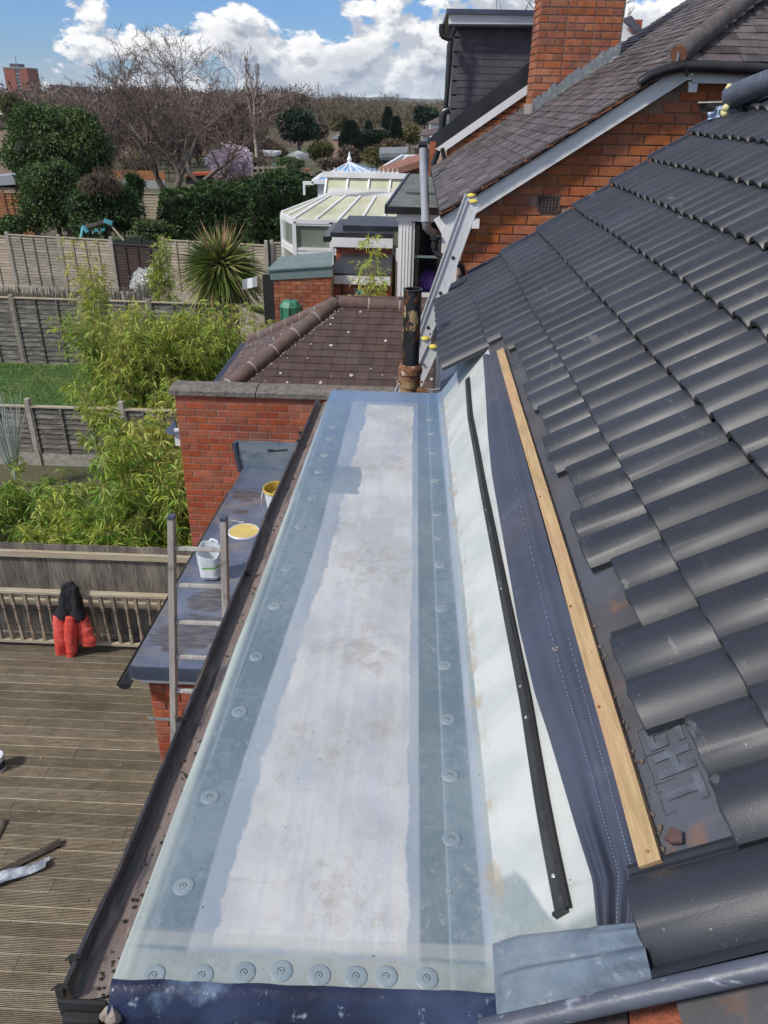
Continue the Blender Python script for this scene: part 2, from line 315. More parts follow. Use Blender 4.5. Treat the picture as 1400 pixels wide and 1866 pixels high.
M['navy'] = mat('navy_topcoat', [(.014,.022,.060), (.008,.012,.030), (.040,.058,.12)], 9, rough=.30, bump=1., bscale=16, bdist=.005, spec=.5, spots=[((.13,.19,.29), 9, .54, .70, .7), ((.30,.36,.42), 34, .62, .72, .6), ((.15,.10,.07), 20, .71, .77, .5)])
M['grp_trim'] = mat('grey_fibreglass_profile', [(.155,.20,.25), (.105,.14,.185), (.21,.25,.28)], 5, (.7, 2, 2), rough=.30, bump=.4, bscale=26, spec=.6, spots=[((.055,.07,.10), 5, .52, .72, .55), ((.44,.47,.48), (9, (.7, 4, 4)), .60, .72, .5)])
M['dryverge'] = mat('grey_blue_roll', [(.085,.097,.130), (.058,.066,.092)], 4, (.4, 2, 2), rough=.45, bump=.2, spec=.6, spots=[((.40,.43,.50), (14, (.5, 3, 3)), .60, .70, .5)])
M['mossy'] = mat('mossy_dark_masonry', [(.050,.046,.042), (.03,.028,.028)], 14, rough=.95, bump=1., spots=[((.30,.29,.26), 22, .58, .66, .8), ((.12,.07,.05), 8, .55, .7, .5)])
M['gutter'] = mat('dark_gutter', [(.020,.023,.034), (.045,.038,.038)], 6, (2, .5, 2), rough=.30, bump=.35, spec=.6, spots=[((.10,.13,.20), (8, (5, .6, 5)), .58, .74, .45), ((.17,.13,.11), (7, (4, .7, 3)), .50, .66, .75)])
M['sediment'] = mat('gutter_sediment', [(.215,.165,.145), (.155,.118,.105), (.19,.16,.15)], 10, (4, .9, 1), rough=.80, bump=.7, spots=[((.035,.038,.055), (5, (5, .7, 1)), .53, .66, .8), ((.34,.29,.27), (22, (6, .6, 1)), .58, .70, .5), ((.03,.025,.02), 50, .66, .72, .8)])
M['bucket'] = mat('bucket_white', [(.66,.68,.72), (.56,.58,.62)], 5, rough=.4, bump=0, spots=[((.45,.36,.14), 16, .62, .75, .5)])
M['resin'] = mat('yellow_resin', [(.50,.36,.055), (.36,.26,.05), (.62,.46,.10)], 12, rough=.35, bump=.4, spots=[((.16,.12,.05), 18, .62, .72, .5)])
M['lid'] = mat('lid_yellow', [(.66,.50,.13), (.58,.44,.15), (.74,.62,.30)], 10, rough=.5, bump=.3, spots=[((.80,.76,.62), 15, .6, .72, .5)])
M['milk'] = mat('translucent_plastic', [(.76,.80,.83), (.70,.75,.79)], 5, rough=.3, bump=0, trans=.2)
M['green'] = mat('green_label', [(.17,.42,.06), (.13,.36,.05)], 5, rough=.5, bump=0)
M['label'] = mat('white_label', [(.74,.76,.78), (.62,.64,.67)], (60), (1, 1, 1), rough=.5, bump=0)
M['red_cloth'] = mat('red_quilted_cloth', [(.62,.060,.040), (.50,.045,.032), (.66,.10,.075)], 12, rough=.7, bump=.5, bscale=60, spots=[((.75,.30,.26), 30, .66, .76, .3)])
M['black_cloth'] = mat('black_cloth', [(.010,.010,.013), (.018,.018,.022)], 12, rough=.95, bump=.4)
M['rustpipe'] = mat('rusty_cast_iron', [(.010,.010,.011), (.014,.014,.015)], 8, rough=.32, bump=.6, bscale=30, spots=[((.33,.23,.11), (6.5, (1, 1, .7)), .585, .61, 1.), ((.12,.045,.02), (14, (1, 1, .6)), .58, .64, .9), ((.55,.50,.38), 30, .655, .69, .8)])
M['rust'] = mat('rusted_collar', [(.24,.105,.045), (.15,.06,.03), (.40,.27,.13)], 22, rough=.85, bump=.9, spots=[((.62,.56,.45), 28, .58, .66, .8), ((.03,.022,.02), 18, .60, .68, .8)])
M['slate'] = mat('dark_slate_cladding', [(.085,.075,.092), (.068,.060,.075)], 5, rough=.6, bump=.3, objrand=.14)
M['feltroof'] = mat('mineral_felt', [(.165,.18,.18), (.115,.125,.125), (.14,.17,.15)], 5, rough=.9, bump=.6, bscale=90, spots=[((.05,.05,.05), 3, .55, .72, .5), ((.26,.30,.27), 7, .60, .74, .4)])
M['rubber'] = mat('black_rubber_roof', [(.016,.017,.020), (.026,.027,.031)], 3, rough=.40, bump=.2, spots=[((.06,.062,.07), 2, .5, .7, .5)])
M['greenroof'] = mat('grey_green_capping', [(.17,.225,.22), (.135,.18,.18)], 4, rough=.6, bump=.3)
M['poly'] = mat('cream_polycarbonate', [(.50,.50,.33), (.58,.58,.42), (.44,.43,.26)], 2.2, (1, 1, .6), rough=.35, bump=.1, spots=[((.64,.64,.52), 5, .55, .75, .5)])
M['glass_dark'] = mat('window_glass', [(.035,.045,.05), (.06,.07,.07)], 1.2, rough=.06, bump=0, spec=.8)
M['glass_green'] = mat('conservatory_glass', [(.17,.20,.16), (.23,.25,.21)], 1.0, rough=.08, bump=0, spec=.8)
M['glass_blue'] = mat('blue_roof_glass', [(.14,.34,.62), (.20,.42,.70)], 1.5, rough=.08, bump=0, spec=.7)
M['purple'] = mat('purple_ball', [(.36,.13,.66), (.30,.10,.58)], 3, rough=.3, bump=0)
M['compost'] = mat('green_cover', [(.035,.17,.10), (.05,.22,.13)], 8, rough=.5, bump=.3)
M['teal'] = mat('teal_paint', [(.05,.26,.30), (.09,.34,.38)], 10, rough=.7, bump=.2)
M['bark'] = mat('grey_brown_bark', [(.155,.120,.095), (.09,.07,.056), (.20,.17,.14)], 8, (1, 1, .3), rough=.95, bump=.6)
M['twig'] = mat('bare_twigs', [(.19,.135,.115), (.13,.095,.082)], 1, rough=.95, bump=0)
M['twig_far'] = mat('far_twigs', [(.125,.088,.078), (.088,.068,.060), (.105,.098,.068)], .05, rough=.95, bump=0, island=.25)
M['birch'] = mat('birch_bark', [(.42,.36,.28), (.24,.19,.14)], 3, (1, 1, .5), rough=.9, bump=.3)
M['stump'] = mat('forest_floor', [(.15,.11,.09), (.11,.10,.065), (.16,.125,.10)], .4, rough=1., bump=0)
M['hedge'] = mat('dark_hedge_leaf', [(.055,.105,.032), (.032,.068,.022), (.09,.15,.05)], 1.6, spec=.25, rough=.6, bump=0, island=.45, hue=.015, trans=.12)
M['evergreen'] = mat('ivy_green_leaf', [(.080,.135,.036), (.045,.085,.026), (.125,.17,.055)], 1.1, spec=.25, rough=.6, bump=0, island=.45, hue=.02, trans=.12)
M['conifer'] = mat('conifer_leaf', [(.018,.050,.022), (.012,.030,.016)], .8, rough=.7, bump=0, island=.4, trans=.08)
M['conifer_black'] = mat('dark_conifer_leaf', [(.012,.022,.012), (.020,.034,.016)], .8, rough=.8, bump=0, island=.4)
M['olive'] = mat('olive_shrub_leaf', [(.125,.12,.035), (.085,.085,.03), (.16,.14,.05)], .6, rough=.8, bump=0, island=.4, trans=.15)
M['brownbush'] = mat('brown_bush', [(.15,.105,.07), (.095,.068,.05), (.16,.135,.075)], .6, rough=.9, bump=0, island=.4)
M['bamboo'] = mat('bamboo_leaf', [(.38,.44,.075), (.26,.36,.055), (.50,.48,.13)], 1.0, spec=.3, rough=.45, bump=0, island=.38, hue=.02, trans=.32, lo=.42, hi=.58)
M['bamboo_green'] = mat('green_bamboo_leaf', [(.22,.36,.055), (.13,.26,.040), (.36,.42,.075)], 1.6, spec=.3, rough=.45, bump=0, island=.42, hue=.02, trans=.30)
M['culm'] = mat('bamboo_culm', [(.36,.32,.10), (.28,.20,.07)], 4, rough=.5, bump=0)
M['palm'] = mat('sword_leaf', [(.17,.22,.055), (.10,.16,.042), (.36,.34,.12)], 2.5, spec=.35, rough=.42, bump=0, island=.45, hue=.015, trans=.12)
M['palm_dead'] = mat('dead_sword_leaf', [(.34,.215,.115), (.25,.15,.085)], 3, rough=.7, bump=0, island=.4, trans=.1)
M['white_blossom'] = mat('white_blossom', [(.78,.78,.76), (.70,.70,.66)], 5, rough=.7, bump=0, island=.15, trans=.3)
M['pink_blossom'] = mat('pink_blossom', [(.80,.70,.76), (.74,.60,.69), (.84,.78,.81)], 3, rough=.7, bump=0, island=.2, trans=.3)
M['lawn'] = mat('lawn', [(.075,.16,.030), (.050,.11,.024), (.12,.17,.045)], 2.2, rough=.95, bump=.6, bscale=40, bdist=.03, spots=[((.11,.09,.045), 3.5, .60, .74, .5)])
M['soil'] = mat('garden_ground', [(.10,.085,.052), (.07,.080,.034), (.125,.10,.068)], .9, rough=1., bump=.6, bscale=10, bdist=.03, spots=[((.05,.09,.025), .35, .45, .65, .7)])
M['grass'] = mat('grass_blade', [(.085,.18,.032), (.055,.13,.026), (.14,.19,.045)], 1.2, rough=.6, bump=0, island=.35, trans=.2)
M['paving'] = mat('buff_paving', [(.34,.27,.20), (.27,.22,.165)], 5, rough=.9, bump=.4, objrand=.12)
M['hill'] = mat('distant_hill', [(.030,.050,.045), (.055,.062,.050), (.040,.060,.040)], .004, rough=1., bump=0)
M['roof_house'] = mat('house_roof_tile', [(.13,.09,.085), (.10,.075,.07)], 1.5, rough=.9, bump=.3)
M['roof_terra'] = mat('terracotta_roof', [(.26,.12,.08), (.20,.095,.065)], 3, rough=.9, bump=.3)
M['wall_house'] = mat('house_wall', [(.36,.26,.20), (.30,.21,.165)], 1.5, rough=.9, bump=.2)
M['tower'] = mat('tower_brick', [(.30,.10,.065), (.26,.085,.055)], .3, rough=.9, bump=0)
M['tower_pale'] = mat('tower_panel', [(.34,.36,.38), (.28,.30,.33)], .3, rough=.9, bump=0)
M['shedgrey'] = mat('shed_roof_grey', [(.20,.22,.23), (.15,.165,.17)], 2, rough=.8, bump=.2)
M['foam'] = mat('expanding_foam', [(.72,.64,.34), (.62,.54,.28)], 25, rough=.8, bump=.6)
M['bluepoly'] = mat('blue_polythene', [(.26,.38,.60), (.50,.58,.70)], 12, rough=.2, bump=.6, spec=.8)
M['orange_cloth'] = mat('orange_cover', [(.36,.075,.025), (.28,.055,.02)], 3, rough=.7, bump=.2)
M['steel'] = mat('galvanised_strip', [(.42,.44,.45), (.30,.31,.32)], 18, rough=.4, metal=.6, bump=.2)
M['tin'] = mat('crumpled_tin', [(.34,.38,.43), (.22,.25,.29)], 14, rough=.35, bump=.6, metal=.3)
M['splinter'] = mat('dark_splinter', [(.035,.028,.022), (.06,.045,.035)], 14, rough=.9, bump=.4)
# ================================================================== SETTING: ground
def gz(x, y):
    t = min(max((y-20)/7, 0), 1); z = .55*t*t*(3-2*t)
    if y > 30: z += min((y-30)*.010, .6)
    if y > 700: z += (y-700)*.004
    return z - .12
rows = [-60, -20, 0, 4, 7.9, 9, 11, 13, 14.0, 16, 18, 20, 22, 24, 26, 28, 32, 40, 50, 65, 85, 110, 150, 200, 280, 400, 700, 1200, 2500, 5000]
P = []
for y in rows:
    w = 120 + abs(y)*1.3
    P.append([(x, y, gz(x, y)) for x in np.linspace(-w, w, 15)])
g = MB().grid(P).build('ground', M['soil'], base=(0, 0, 0)); tag(g, kind='structure')
lawn = MB().grid([[(x, y, .02) for x in np.linspace(-16, -4.4, 6)] for y in np.linspace(14.1, 19.9, 5)]).build('lawn', M['lawn']); tag(lawn, kind='structure')
def blades(name, boxes, n, L, mt):
    V = []
    for (x0, x1, y0, y1, z) in boxes:
        p = np.stack([RNG.uniform(x0, x1, n), RNG.uniform(y0, y1, n), np.full(n, z)], 1)
        a = RNG.uniform(0, 6.28, n); w = np.stack([np.cos(a), np.sin(a), 0*a], 1)*.008
        d = np.stack([RNG.normal(0, .4, n), RNG.normal(0, .4, n), np.ones(n)], 1)*(L*RNG.uniform(.5, 1.2, n))[:, None]
        V.append(np.stack([p-w, p+w, p+d], 1).reshape(-1, 3))
    V = np.concatenate(V); o = npmesh(name, V, np.arange(len(V)).reshape(-1, 3), mt); tag(o, 'short rough green grass of the lawn between the grey fences', 'grass', kind='stuff'); return o
blades('grass', [(-12, -4.5, 14.2, 19.7, .02)], 26000, .06, M['grass'])
# small paved path and dark grass strip behind the near board fence
pv = MB(); path = MB()
pth = thing('garden_path', 'buff paving slab path half covered by the bamboo', 'path', (-4.0, 11, 0))
pth['kind'] = 'structure'; del pth['category'], pth['label']
for i in range(4):
    for j in range(3):
        s = MB().box((0, 0, 0), (.58, .58, .04)); 
        if i == j == 0: slab_me = s.build('paving_slab', M['paving'], pth, bev=.006).data; C.objects[-1]; first = True
        x = -4.9+.6*i; y = 11.0+.6*j-.1*i
        if i == j == 0:
            o = [q for q in pth.children][0]; o.data.transform(Matrix.Translation(origin(pth))); o.location = Vector((x, y, -.07))-origin(pth)
        else: inst('paving_slab', slab_me, pth, Matrix.Translation((x, y, -.07)))

# ================================================================== MAIN ROOF
main = thing('main_house', 'house roof of new dark grey wavy concrete tiles with stripped eaves', 'house', (1.5, 3, 0))
YV = 6.11                                                                     # far verge
# walls and rafters carcass below the tiles
b = MB()
b.prism([(.60, .70, 0), (.60, .70, roofz(.60, .34)), (4.6, .70, roofz(4.6, .34)), (4.6, .70, 0)], (0, 3.9, 0)) 
b.prism([(.20, 4.62, 0), (.20, 4.62, roofz(.20, .22)), (4.6, 4.62, roofz(4.6, .22)), (4.6, 4.62, 0)], (0, 1.40, 0))
b.build('wall', M['porch_edge'], main)
# sarking deck under the underlay
tb = MB()
tb.slab([[(X, Y, roofz(X, .085)) for X in (.50, 4.3)] for Y in (.72, 6.04)], (0, 0, -.05)); tb.build('roof_deck', M['blackmatt'], main)

def tile_mesh(n=24, chip=0):
    w = .3045; amp = .0205; L = .36; th = .018
    ys = []; prof = []
    for i in range(n+1):
        y = w*i/n; c = abs(math.sin(math.pi*2*i/n))
        prof.append((y, amp*(2*c**.72-1)))                    # broad rolls, narrower troughs
    prof[0] = (prof[0][0], prof[0][1]+.002)
    lo = prof[-1][1]-.010
    prof += [(w+.001, lo), (w+.010, lo), (w+.013, lo+.005), (w+.017, lo), (w+.027, lo), (w+.030, lo+.006), (w+.034, lo)]
    m = MB(); xs = (0, .004, L); r = random.Random(chip)
    top = []
    for k, x in enumerate(xs):
        row = []
        for i, (y, z) in enumerate(prof):
            jx = r.uniform(-.0025, .0025) if k == 0 else 0; dz = (-.004 if k == 0 else 0)
            row.append((x+jx, y, z+dz-.032*x/.3+.0))
        top.append(row)
    m.grid(top)
    m.cur = 1; m.grid([[(x, y, z-th) for x, y, z in top[0]], top[0]])          # cut tail face
    m.cur = 0; m.grid([[(r_[0][0], r_[0][1], r_[0][2]-th) for r_ in top], [r_[0] for r_ in top]])
    m.grid([[r_[-1] for r_ in top], [(r_[-1][0], r_[-1][1], r_[-1][2]-th) for r_ in top]])
    m.grid([[(x, y, z-th) for x, y, z in top[2]], [(x, y, z-th) for x, y, z in top[0]]])
    return m
tilem = []
for c in range(4):
    o = tile_mesh(chip=c+3).build('roof_tile', [M['tile'], M['tile_edge']], main, smooth=rad(40)); me = o.data
    me.transform(Matrix.Translation(origin(main))); tilem.append(me); bpy.data.objects.remove(o)
RB = Matrix(((CS, 0, -SN), (0, 1, 0), (SN, 0, CS))).to_4x4()                  # local x up the slope, y along the eave, z out of the roof
def place_tile(Xt, Y, off=0., me=None, skew=0):
    M_ = Matrix.Translation((Xt, Y, roofz(Xt, off))) @ RB @ Matrix.Rotation(skew, 4, 'Z')
    return inst('roof_tile', me or random.choice(tilem), main, M_)
Y0 = 1.192
def yj(j): return Y0 + .3045*j                                                # a seam
# row 0: only the far end has its eaves course
for j in range(10, 16):
    place_tile(.176, yj(j)-.0+.04, -.002)
nt_ = 0; beyond = MB()
for k in range(1, 16):
    X = RX0 + (k-1)*.3*CS
    for j in range(-1, 16):
        Y = yj(j)+.04*0
        if k == 1 and j < 10: continue
        # keep what the picture can see
        p = Vector((X, Y, roofz(X)))-EYE; c = Vector(RM.T @ np.array(p))
        px = 700+F*c.x/max(c.z, .05); py = 933+F*c.y/max(c.z, .05)
        if j == 16: continue
        if px > 1480 or py > 2000 or c.z < .12:
            T = Matrix.Translation((X, Y, roofz(X))) @ RB; q0 = tilem[0]; beyond.add([T @ v.co for v in q0.vertices], [tuple(p_.vertices) for p_ in q0.polygons]); continue
        place_tile(X+random.uniform(-.003, .003), Y+random.uniform(-.002, .002), random.uniform(-.002, .002), skew=random.uniform(-.004, .004)); nt_ += 1
beyond.build('roof_tiles', M['tile'], main, smooth=rad(40), fix=False)['kind'] = 'stuff'
# row 1: single tiles pushed up or left down, as found
slid = {9: .503, 8: .541, 7: .541, 6: .513, 5: .537, 4: .509, 3: .544, 2: .505, 1: .562, 0: .497, -1: .566}
for j, X in slid.items(): place_tile(X, yj(j), .004+(.006 if X > .53 else 0), skew=random.uniform(-.012, .012))
# near right corner tile lying at the eave, and its neighbour above
import bmesh
bm = bmesh.new(); bm.from_mesh(tilem[0]); bmesh.ops.bisect_plane(bm, geom=bm.verts[:]+bm.edges[:]+bm.faces[:], plane_co=(0, .118, 0), plane_no=(0, 1, 0), clear_inner=True); cutm = tilem[0].copy(); bm.to_mesh(cutm); bm.free()
for k in range(0, 13): place_tile(.400+k*.3*CS-(.0 if k == 0 else .012), yj(-2), -.004 if k == 0 else 0, me=cutm)
# verge strip along the far edge
vb = MB()
for k in range(0, 10):
    X = .176 + k*.3*CS; z = roofz(X)
    vb.prism([(X-.004, YV-.004, z+.022), (X+.258, YV-.004, z+.022+.262*.56), (X+.258, YV+.010, z+.022+.262*.56), (X-.004, YV+.010, z+.022)], (0, 0, -.03))
vb.build('verge_strip', M['dryverge'], main)
# underlay right of the batten
ub = MB(); rows_ = []
for i in range(50):
    Y = .62 + i*.11; rows_.append([(X, Y, roofz(X, .058)+.001*noise.noise((X*7, Y*5, 1))-.002*math.exp(-((X-.55)/.05)**2)) for X in np.linspace(.44, 1.1, 12)])
underlay_o = ub.grid(rows_).build('underlay', M['underlay'], main, smooth=True, fix=False)

# printed lettering on the underlay: local (reading direction = towards the viewer, up = up the slope)
def glyph_pts(ch):
    if ch == 'G': return [[(0,0),(1,0),(1,.55),(.5,.55),(.5,.38),(.72,.38),(.72,.2),(.28,.2),(.28,.8),(1,.8),(1,1),(.12,1),(0,.88)]]
    if ch == 'H': return [[(0,0),(.3,0),(.3,1),(0,1)], [(.3,.4),(.7,.4),(.7,.6),(.3,.6)], [(.7,0),(1,0),(1,1),(.7,1)]]
    if ch == 'T': return [[(.35,0),(.65,0),(.65,.8),(.35,.8)], [(0,.8),(1,.8),(1,1),(0,1)]]
    if ch == 'I': return [[(.3,0),(.7,0),(.7,1),(.3,1)]]
def lettering(text, Xb, Yb, h, adv, name='printed_word', out=True):
    b = MB(); x = 0; it = .22
    def w(p, x):
        u = Xb + (p[1]*h)*CS; y = Yb - (x+p[0]*adv*.82 - it*p[1]*h*.0); return Vector((u, y, roofz(u, .058)+.0028))
    for ch in text:
        for poly in glyph_pts(ch):
            vs = [w(p, x) for p in poly]; b.add(vs, [tuple(range(len(vs)))])
        if out:
            q = [(-.14, -.16), (1.1, -.16), (1.1, .2), (1.1, -.16)]
            pts = [(-.12, .35), (-.12, -.2), (1.08, -.2), (1.08, .1)]
            for a, c in zip(pts[:-1], pts[1:]):
                A, B = w(a, x), w(c, x); d = (B-A).normalized(); n = d.cross(Vector((-SN, 0, CS)))*.0012; b.add([A-n, A+n, B+n, B-n], [(0, 1, 2, 3)])
        x += adv
    return b.build(name, M['print'], underlay_o, fix=False)
pT = atroof(1200, 1345, .055)
lettering('GHT', pT.x-.020, pT.y+.034, .074, .072)
p2 = atroof(1003, 850, .055); lettering('LIGHT'.replace('L', 'I'), p2.x+.005, p2.y+.16, .05, .055)
p3 = atroof(930, 672, .055); lettering('IIGHT', p3.x, p3.y+.22, .05, .055)

# batten
bt = thing('roof_batten', 'long pale sawn timber batten nailed along the stripped eaves', 'timber batten', atroof(1190, 1580, .03))
bb = MB(); prev = None
def bt_pt(px, off): p = atroof(*px, off); return p
cl = [((905, 640), (922, 640)), ((938, 760), (957, 758)), ((972, 880), (995, 876)), ((1009, 1010), (1034, 1004)), ((1044, 1140), (1075, 1132)), ((1083, 1280), (1117, 1270)), ((1122, 1420), (1160, 1408)), ((1164, 1580), (1211, 1566))]
L_ = [atroof(*a, .028) for a, _ in cl]; R_ = [atroof(*c, .028) for _, c in cl]
nrm = Vector((-SN, 0, CS))
N_ = 16
def lerp_poly(P, t):
    s = t*(len(P)-1); i = min(int(s), len(P)-2); return P[i].lerp(P[i+1], s-i)
xm = sum((a.x for a in L_))/len(L_)
Ls = []; Rs = []
for i in range(N_+1):
    t = i/N_; a = L_[0].lerp(L_[-1], t); q = lerp_poly(L_, t); a = Vector((q.x, a.y, q.z)); a = q
    Ls.append(a); Rs.append(a+Vector((CS, 0, SN))*.041+Vector((0, -.000, 0)))
bb.add([*Ls, *Rs, *[p-nrm*.024 for p in Ls], *[p-nrm*.024 for p in Rs]], [])
n1_ = N_+1
for i in range(N_):
    bb.f += [(i, i+1, n1_+i+1, n1_+i), (i, 2*n1_+i, 2*n1_+i+1, i+1), (n1_+i, n1_+i+1, 3*n1_+i+1, 3*n1_+i)]; bb.mi += [0]*3
bb.f += [(0, n1_, 3*n1_, 2*n1_), (N_, 2*n1_+N_, 3*n1_+N_, n1_+N_)]; bb.mi += [0]*2
bto = bb.build('batten', M['batten'], bt)
nb = MB()
for (x, y) in ((1040, 1105), (1092, 1288), (1180, 1552), (985, 905)): 
    p = atroof(x, y, .0275); MB().tube([p, p+nrm*.002], .0035, 8).build('nail_head', M['rust'], bto)

# breather membrane (left of the batten), folded at its near end
felt_edge = [(880, 648), (884, 700), (889, 790), (896, 862), (920, 1000), (945, 1140), (975, 1265), (1000, 1340), (1025, 1425), (1050, 1510), (1080, 1605), (1089, 1703)]
bat_edge = [(905, 640), (921, 700), (944, 784), (965, 862), (1003, 1000), (1044, 1140), (1079, 1265), (1100, 1340), (1124, 1425), (1146, 1510), (1172, 1605), (1163, 1700)]
rows_ = []
NB = 72
def polyat(P, t):
    s = t*(len(P)-1); i = min(int(s), len(P)-2); f = s-i; return (P[i][0]*(1-f)+P[i+1][0]*f, P[i][1]*(1-f)+P[i+1][1]*f)
for i in range(NB+1):
    t = i/NB; a = atroof(*polyat(felt_edge, t), .050); c = atroof(*polyat(bat_edge, t), .046)
    if t > .93: c = c + Vector((.0, 0, -.02*(t-.93)/.07))
    row = []
    for j in range(25):
        u = j/24; p = a.lerp(c, u)
        f = .006*math.sin(u*9+1.2*math.sin(t*5))*math.sin(u*math.pi)
        k = max(0, (t-.72)/.28)
        f += k*.017*math.sin(u*21+1.5*t)*math.sin(u*math.pi)**.5*(.6+.4*math.sin(t*9))
        f += .005*noise.noise((u*3, t*14, 3.)) * math.sin(u*math.pi)
        f += .012*math.exp(-((u-.72)/.10)**2)*(.4+.6*t)
        row.append(p+nrm*f)
    rows_.append(row)
felt = thing('breather_membrane', 'blue grey breather membrane strip draped between white fibreglass and timber batten', 'membrane', rows_[-1][12])
fb = MB().grid(rows_); fo = fb.build('membrane_sheet', M['felt'], felt, smooth=True, fix=False)
st = MB()
for fr, (i0, i1) in ((.62, (6, 71)), (.90, (34, 64))):
    for i in range(i0, i1):
        for h_ in (0, .5):
            a = rows_[i][int(fr*24)].lerp(rows_[min(i+1, NB)][int(fr*24)], h_); d = (rows_[min(i+1, NB)][int(fr*24)]-rows_[i][int(fr*24)])
            if d.length < .001: continue
            st.bar(a+nrm*.0016, a+d*.28+nrm*.0016, .0022, .001, nrm)
st.build('stitching', M['stitch'], fo, fix=False)['kind'] = 'stuff'

# ================================================================== FLAT ROOF (fibreglass)
fr_ = thing('flat_roof', 'pale grey fibreglass flat roof with rows of fixing discs along its edges', 'flat roof', (-.2, 2.5, FZ-.1))
YN, YF = atflat(205, 1803).y+.010, atflat(607, 711).y
XL = -.503
def flat_edge(Y): return XL + .012*max(0, min(1, (Y-1)/3)) + .004*noise.noise((Y*3, 0, 5))
XS = .190
def grpmat():
    m = bpy.data.materials.new('fibreglass_topcoat'); m.use_nodes = True; t = m.node_tree; t.nodes.clear()
    g = N(t, 'ShaderNodeNewGeometry'); sp = N(t, 'ShaderNodeSeparateXYZ'); t.links.new(g.outputs['Position'], sp.inputs[0]); X, Y = sp.outputs['X'], sp.outputs['Y']
    def nz(sc, st=(1, 1, 1), det=6, off=0, r=.55):
        n = N(t, 'ShaderNodeTexNoise', Scale=sc, Detail=det, Roughness=r); t.links.new(vmath(t, 'ADD', vmath(t, 'MULTIPLY', g.outputs['Position'], st), (off, off*.7, 0)), n.inputs['Vector']); return n.outputs['Fac']
    def mul(a, b): return math_(t, 'MULTIPLY', a, b)
    def add(a, b): return math_(t, 'ADD', a, b)
    def inv(a): return math_(t, 'SUBTRACT', 1, a)
    w1 = mul(math_(t, 'SUBTRACT', nz(6.5, (1, 1, 1), 9, 0, .66), .5), .09)                 # ragged edge of the white rolled coat
    w2 = mul(math_(t, 'SUBTRACT', nz(3, (1, .3, 1), 5, 3), .5), .010)
    lean = mul(ss(t, Y, 1.0, 2.8), .050)                                                    # the left bands drift inwards with distance
    Xl = math_(t, 'SUBTRACT', add(X, w2), lean); Xr = add(X, w1); Xs = add(X, w2); Yr = add(Y, w1)
    def strip(v, a, b, e=.004): return mul(ss(t, v, a-e, a+e), inv(ss(t, v, b-e, b+e)))
    fibre = nz(38, (1, 1, 1), 5, 21, .7); cloud_ = nz(3.2, (1, .8, 1), 6, 14, .6)
    white = mixc(t, ss(t, cloud_, .38, .62), (.395, .410, .420), (.525, .532, .528))
    lav = mixc(t, ss(t, nz(5, (2, .5, 1)), .35, .65), (.265, .312, .368), (.335, .375, .410))
    band = mixc(t, ss(t, add(mul(cloud_, .6), mul(fibre, .4)), .40, .60), (.120, .170, .205), (.185, .240, .270))
    band1 = mixc(t, ss(t, nz(4, (1, .6, 1), 6, 5), .38, .62), (.150, .200, .228), (.215, .265, .285))
    green = mixc(t, ss(t, add(mul(cloud_, .7), mul(fibre, .3)), .40, .60), (.215, .255, .250), (.310, .345, .330))
    col = lav
    wl = strip(math_(t, 'SUBTRACT', Xr, add(mul(lean, 1.3), mul(ss(t, Y, 2.9, 4.3), .03))), -.338, 2.0); wl = mul(wl, inv(ss(t, add(X, mul(w1, .45)), .030, .036)))
    wl = mul(wl, ss(t, add(Y, mul(w1, .3)), .885, .90)); wl = mul(wl, inv(ss(t, Yr, 4.34, 4.37)))
    patch = mul(strip(add(Y, mul(w1, .35)), 3.03, 3.36, .008), inv(ss(t, Xr, -.215, -.205))); wl = mul(wl, inv(patch))
    col = mixc(t, wl, col, white)
    st = ss(t, nz(9, (4.5, .16, 1), 4, 12), .47, .66); col = mixc(t, mul(mul(st, wl), .42), col, (.36, .41, .48))
    st2 = ss(t, nz(8, (4, .2, 1), 4, 40), .52, .70); col = mixc(t, mul(mul(st2, wl), .35), col, (.53, .535, .53))
    col = mixc(t, mul(strip(Xl, -.470, -.385), .96), col, band)
    col = mixc(t, inv(ss(t, Xs, -.4665, -.4635)), col, band1)
    col = mixc(t, mul(strip(Xs, -.4640, -.42), inv(ss(t, Xl, -.472, -.468))), col, band)
    col = mixc(t, mul(patch, mul(ss(t, X, -.50, -.49), .6)), col, band)
    col = mixc(t, mul(strip(Xs, .060, .186), .95), col, band)
    col = mixc(t, mul(strip(Xs, .060, .119), .25), col, (.13, .165, .17))
    col = mixc(t, mul(strip(Xs, .1175, .1215, .001), .5), col, (.28, .33, .36))
    near = inv(ss(t, add(Y, mul(w1, .15)), .870, .885)); col = mixc(t, mul(near, .80), col, green)
    mid_ = mul(strip(add(Y, mul(w1, .15)), .885, .915, .004), .45); col = mixc(t, mid_, col, (.40, .41, .38))
    up = mul(ss(t, add(X, mul(w1, .12)), .213, .218), ss(t, add(add(Y, mul(w1, .5)), mul(ss(t, X, .25, .32), .16)), 1.03, 1.06))
    upw = mixc(t, ss(t, nz(4), .4, .6), (.435, .465, .455), (.515, .535, .515)); col = mixc(t, up, col, upw)
    lowup = mul(ss(t, X, .20, .205), inv(up)); col = mixc(t, mul(lowup, .7), col, green)
    rim = inv(ss(t, X, -.494, -.474)); col = mixc(t, mul(rim, .75), col, (.45, .50, .47))
    farb = ss(t, add(Y, mul(w1, .25)), 4.40, 4.43); col = mixc(t, mul(farb, .75), col, (.15, .225, .33))
    # sky reflection painted as a blue tint on the far bands
    col = mixc(t, mul(mul(ss(t, Y, 2.6, 4.2), inv(wl)), mul(inv(ss(t, X, .20, .22)), .40)), col, (.12, .20, .36))
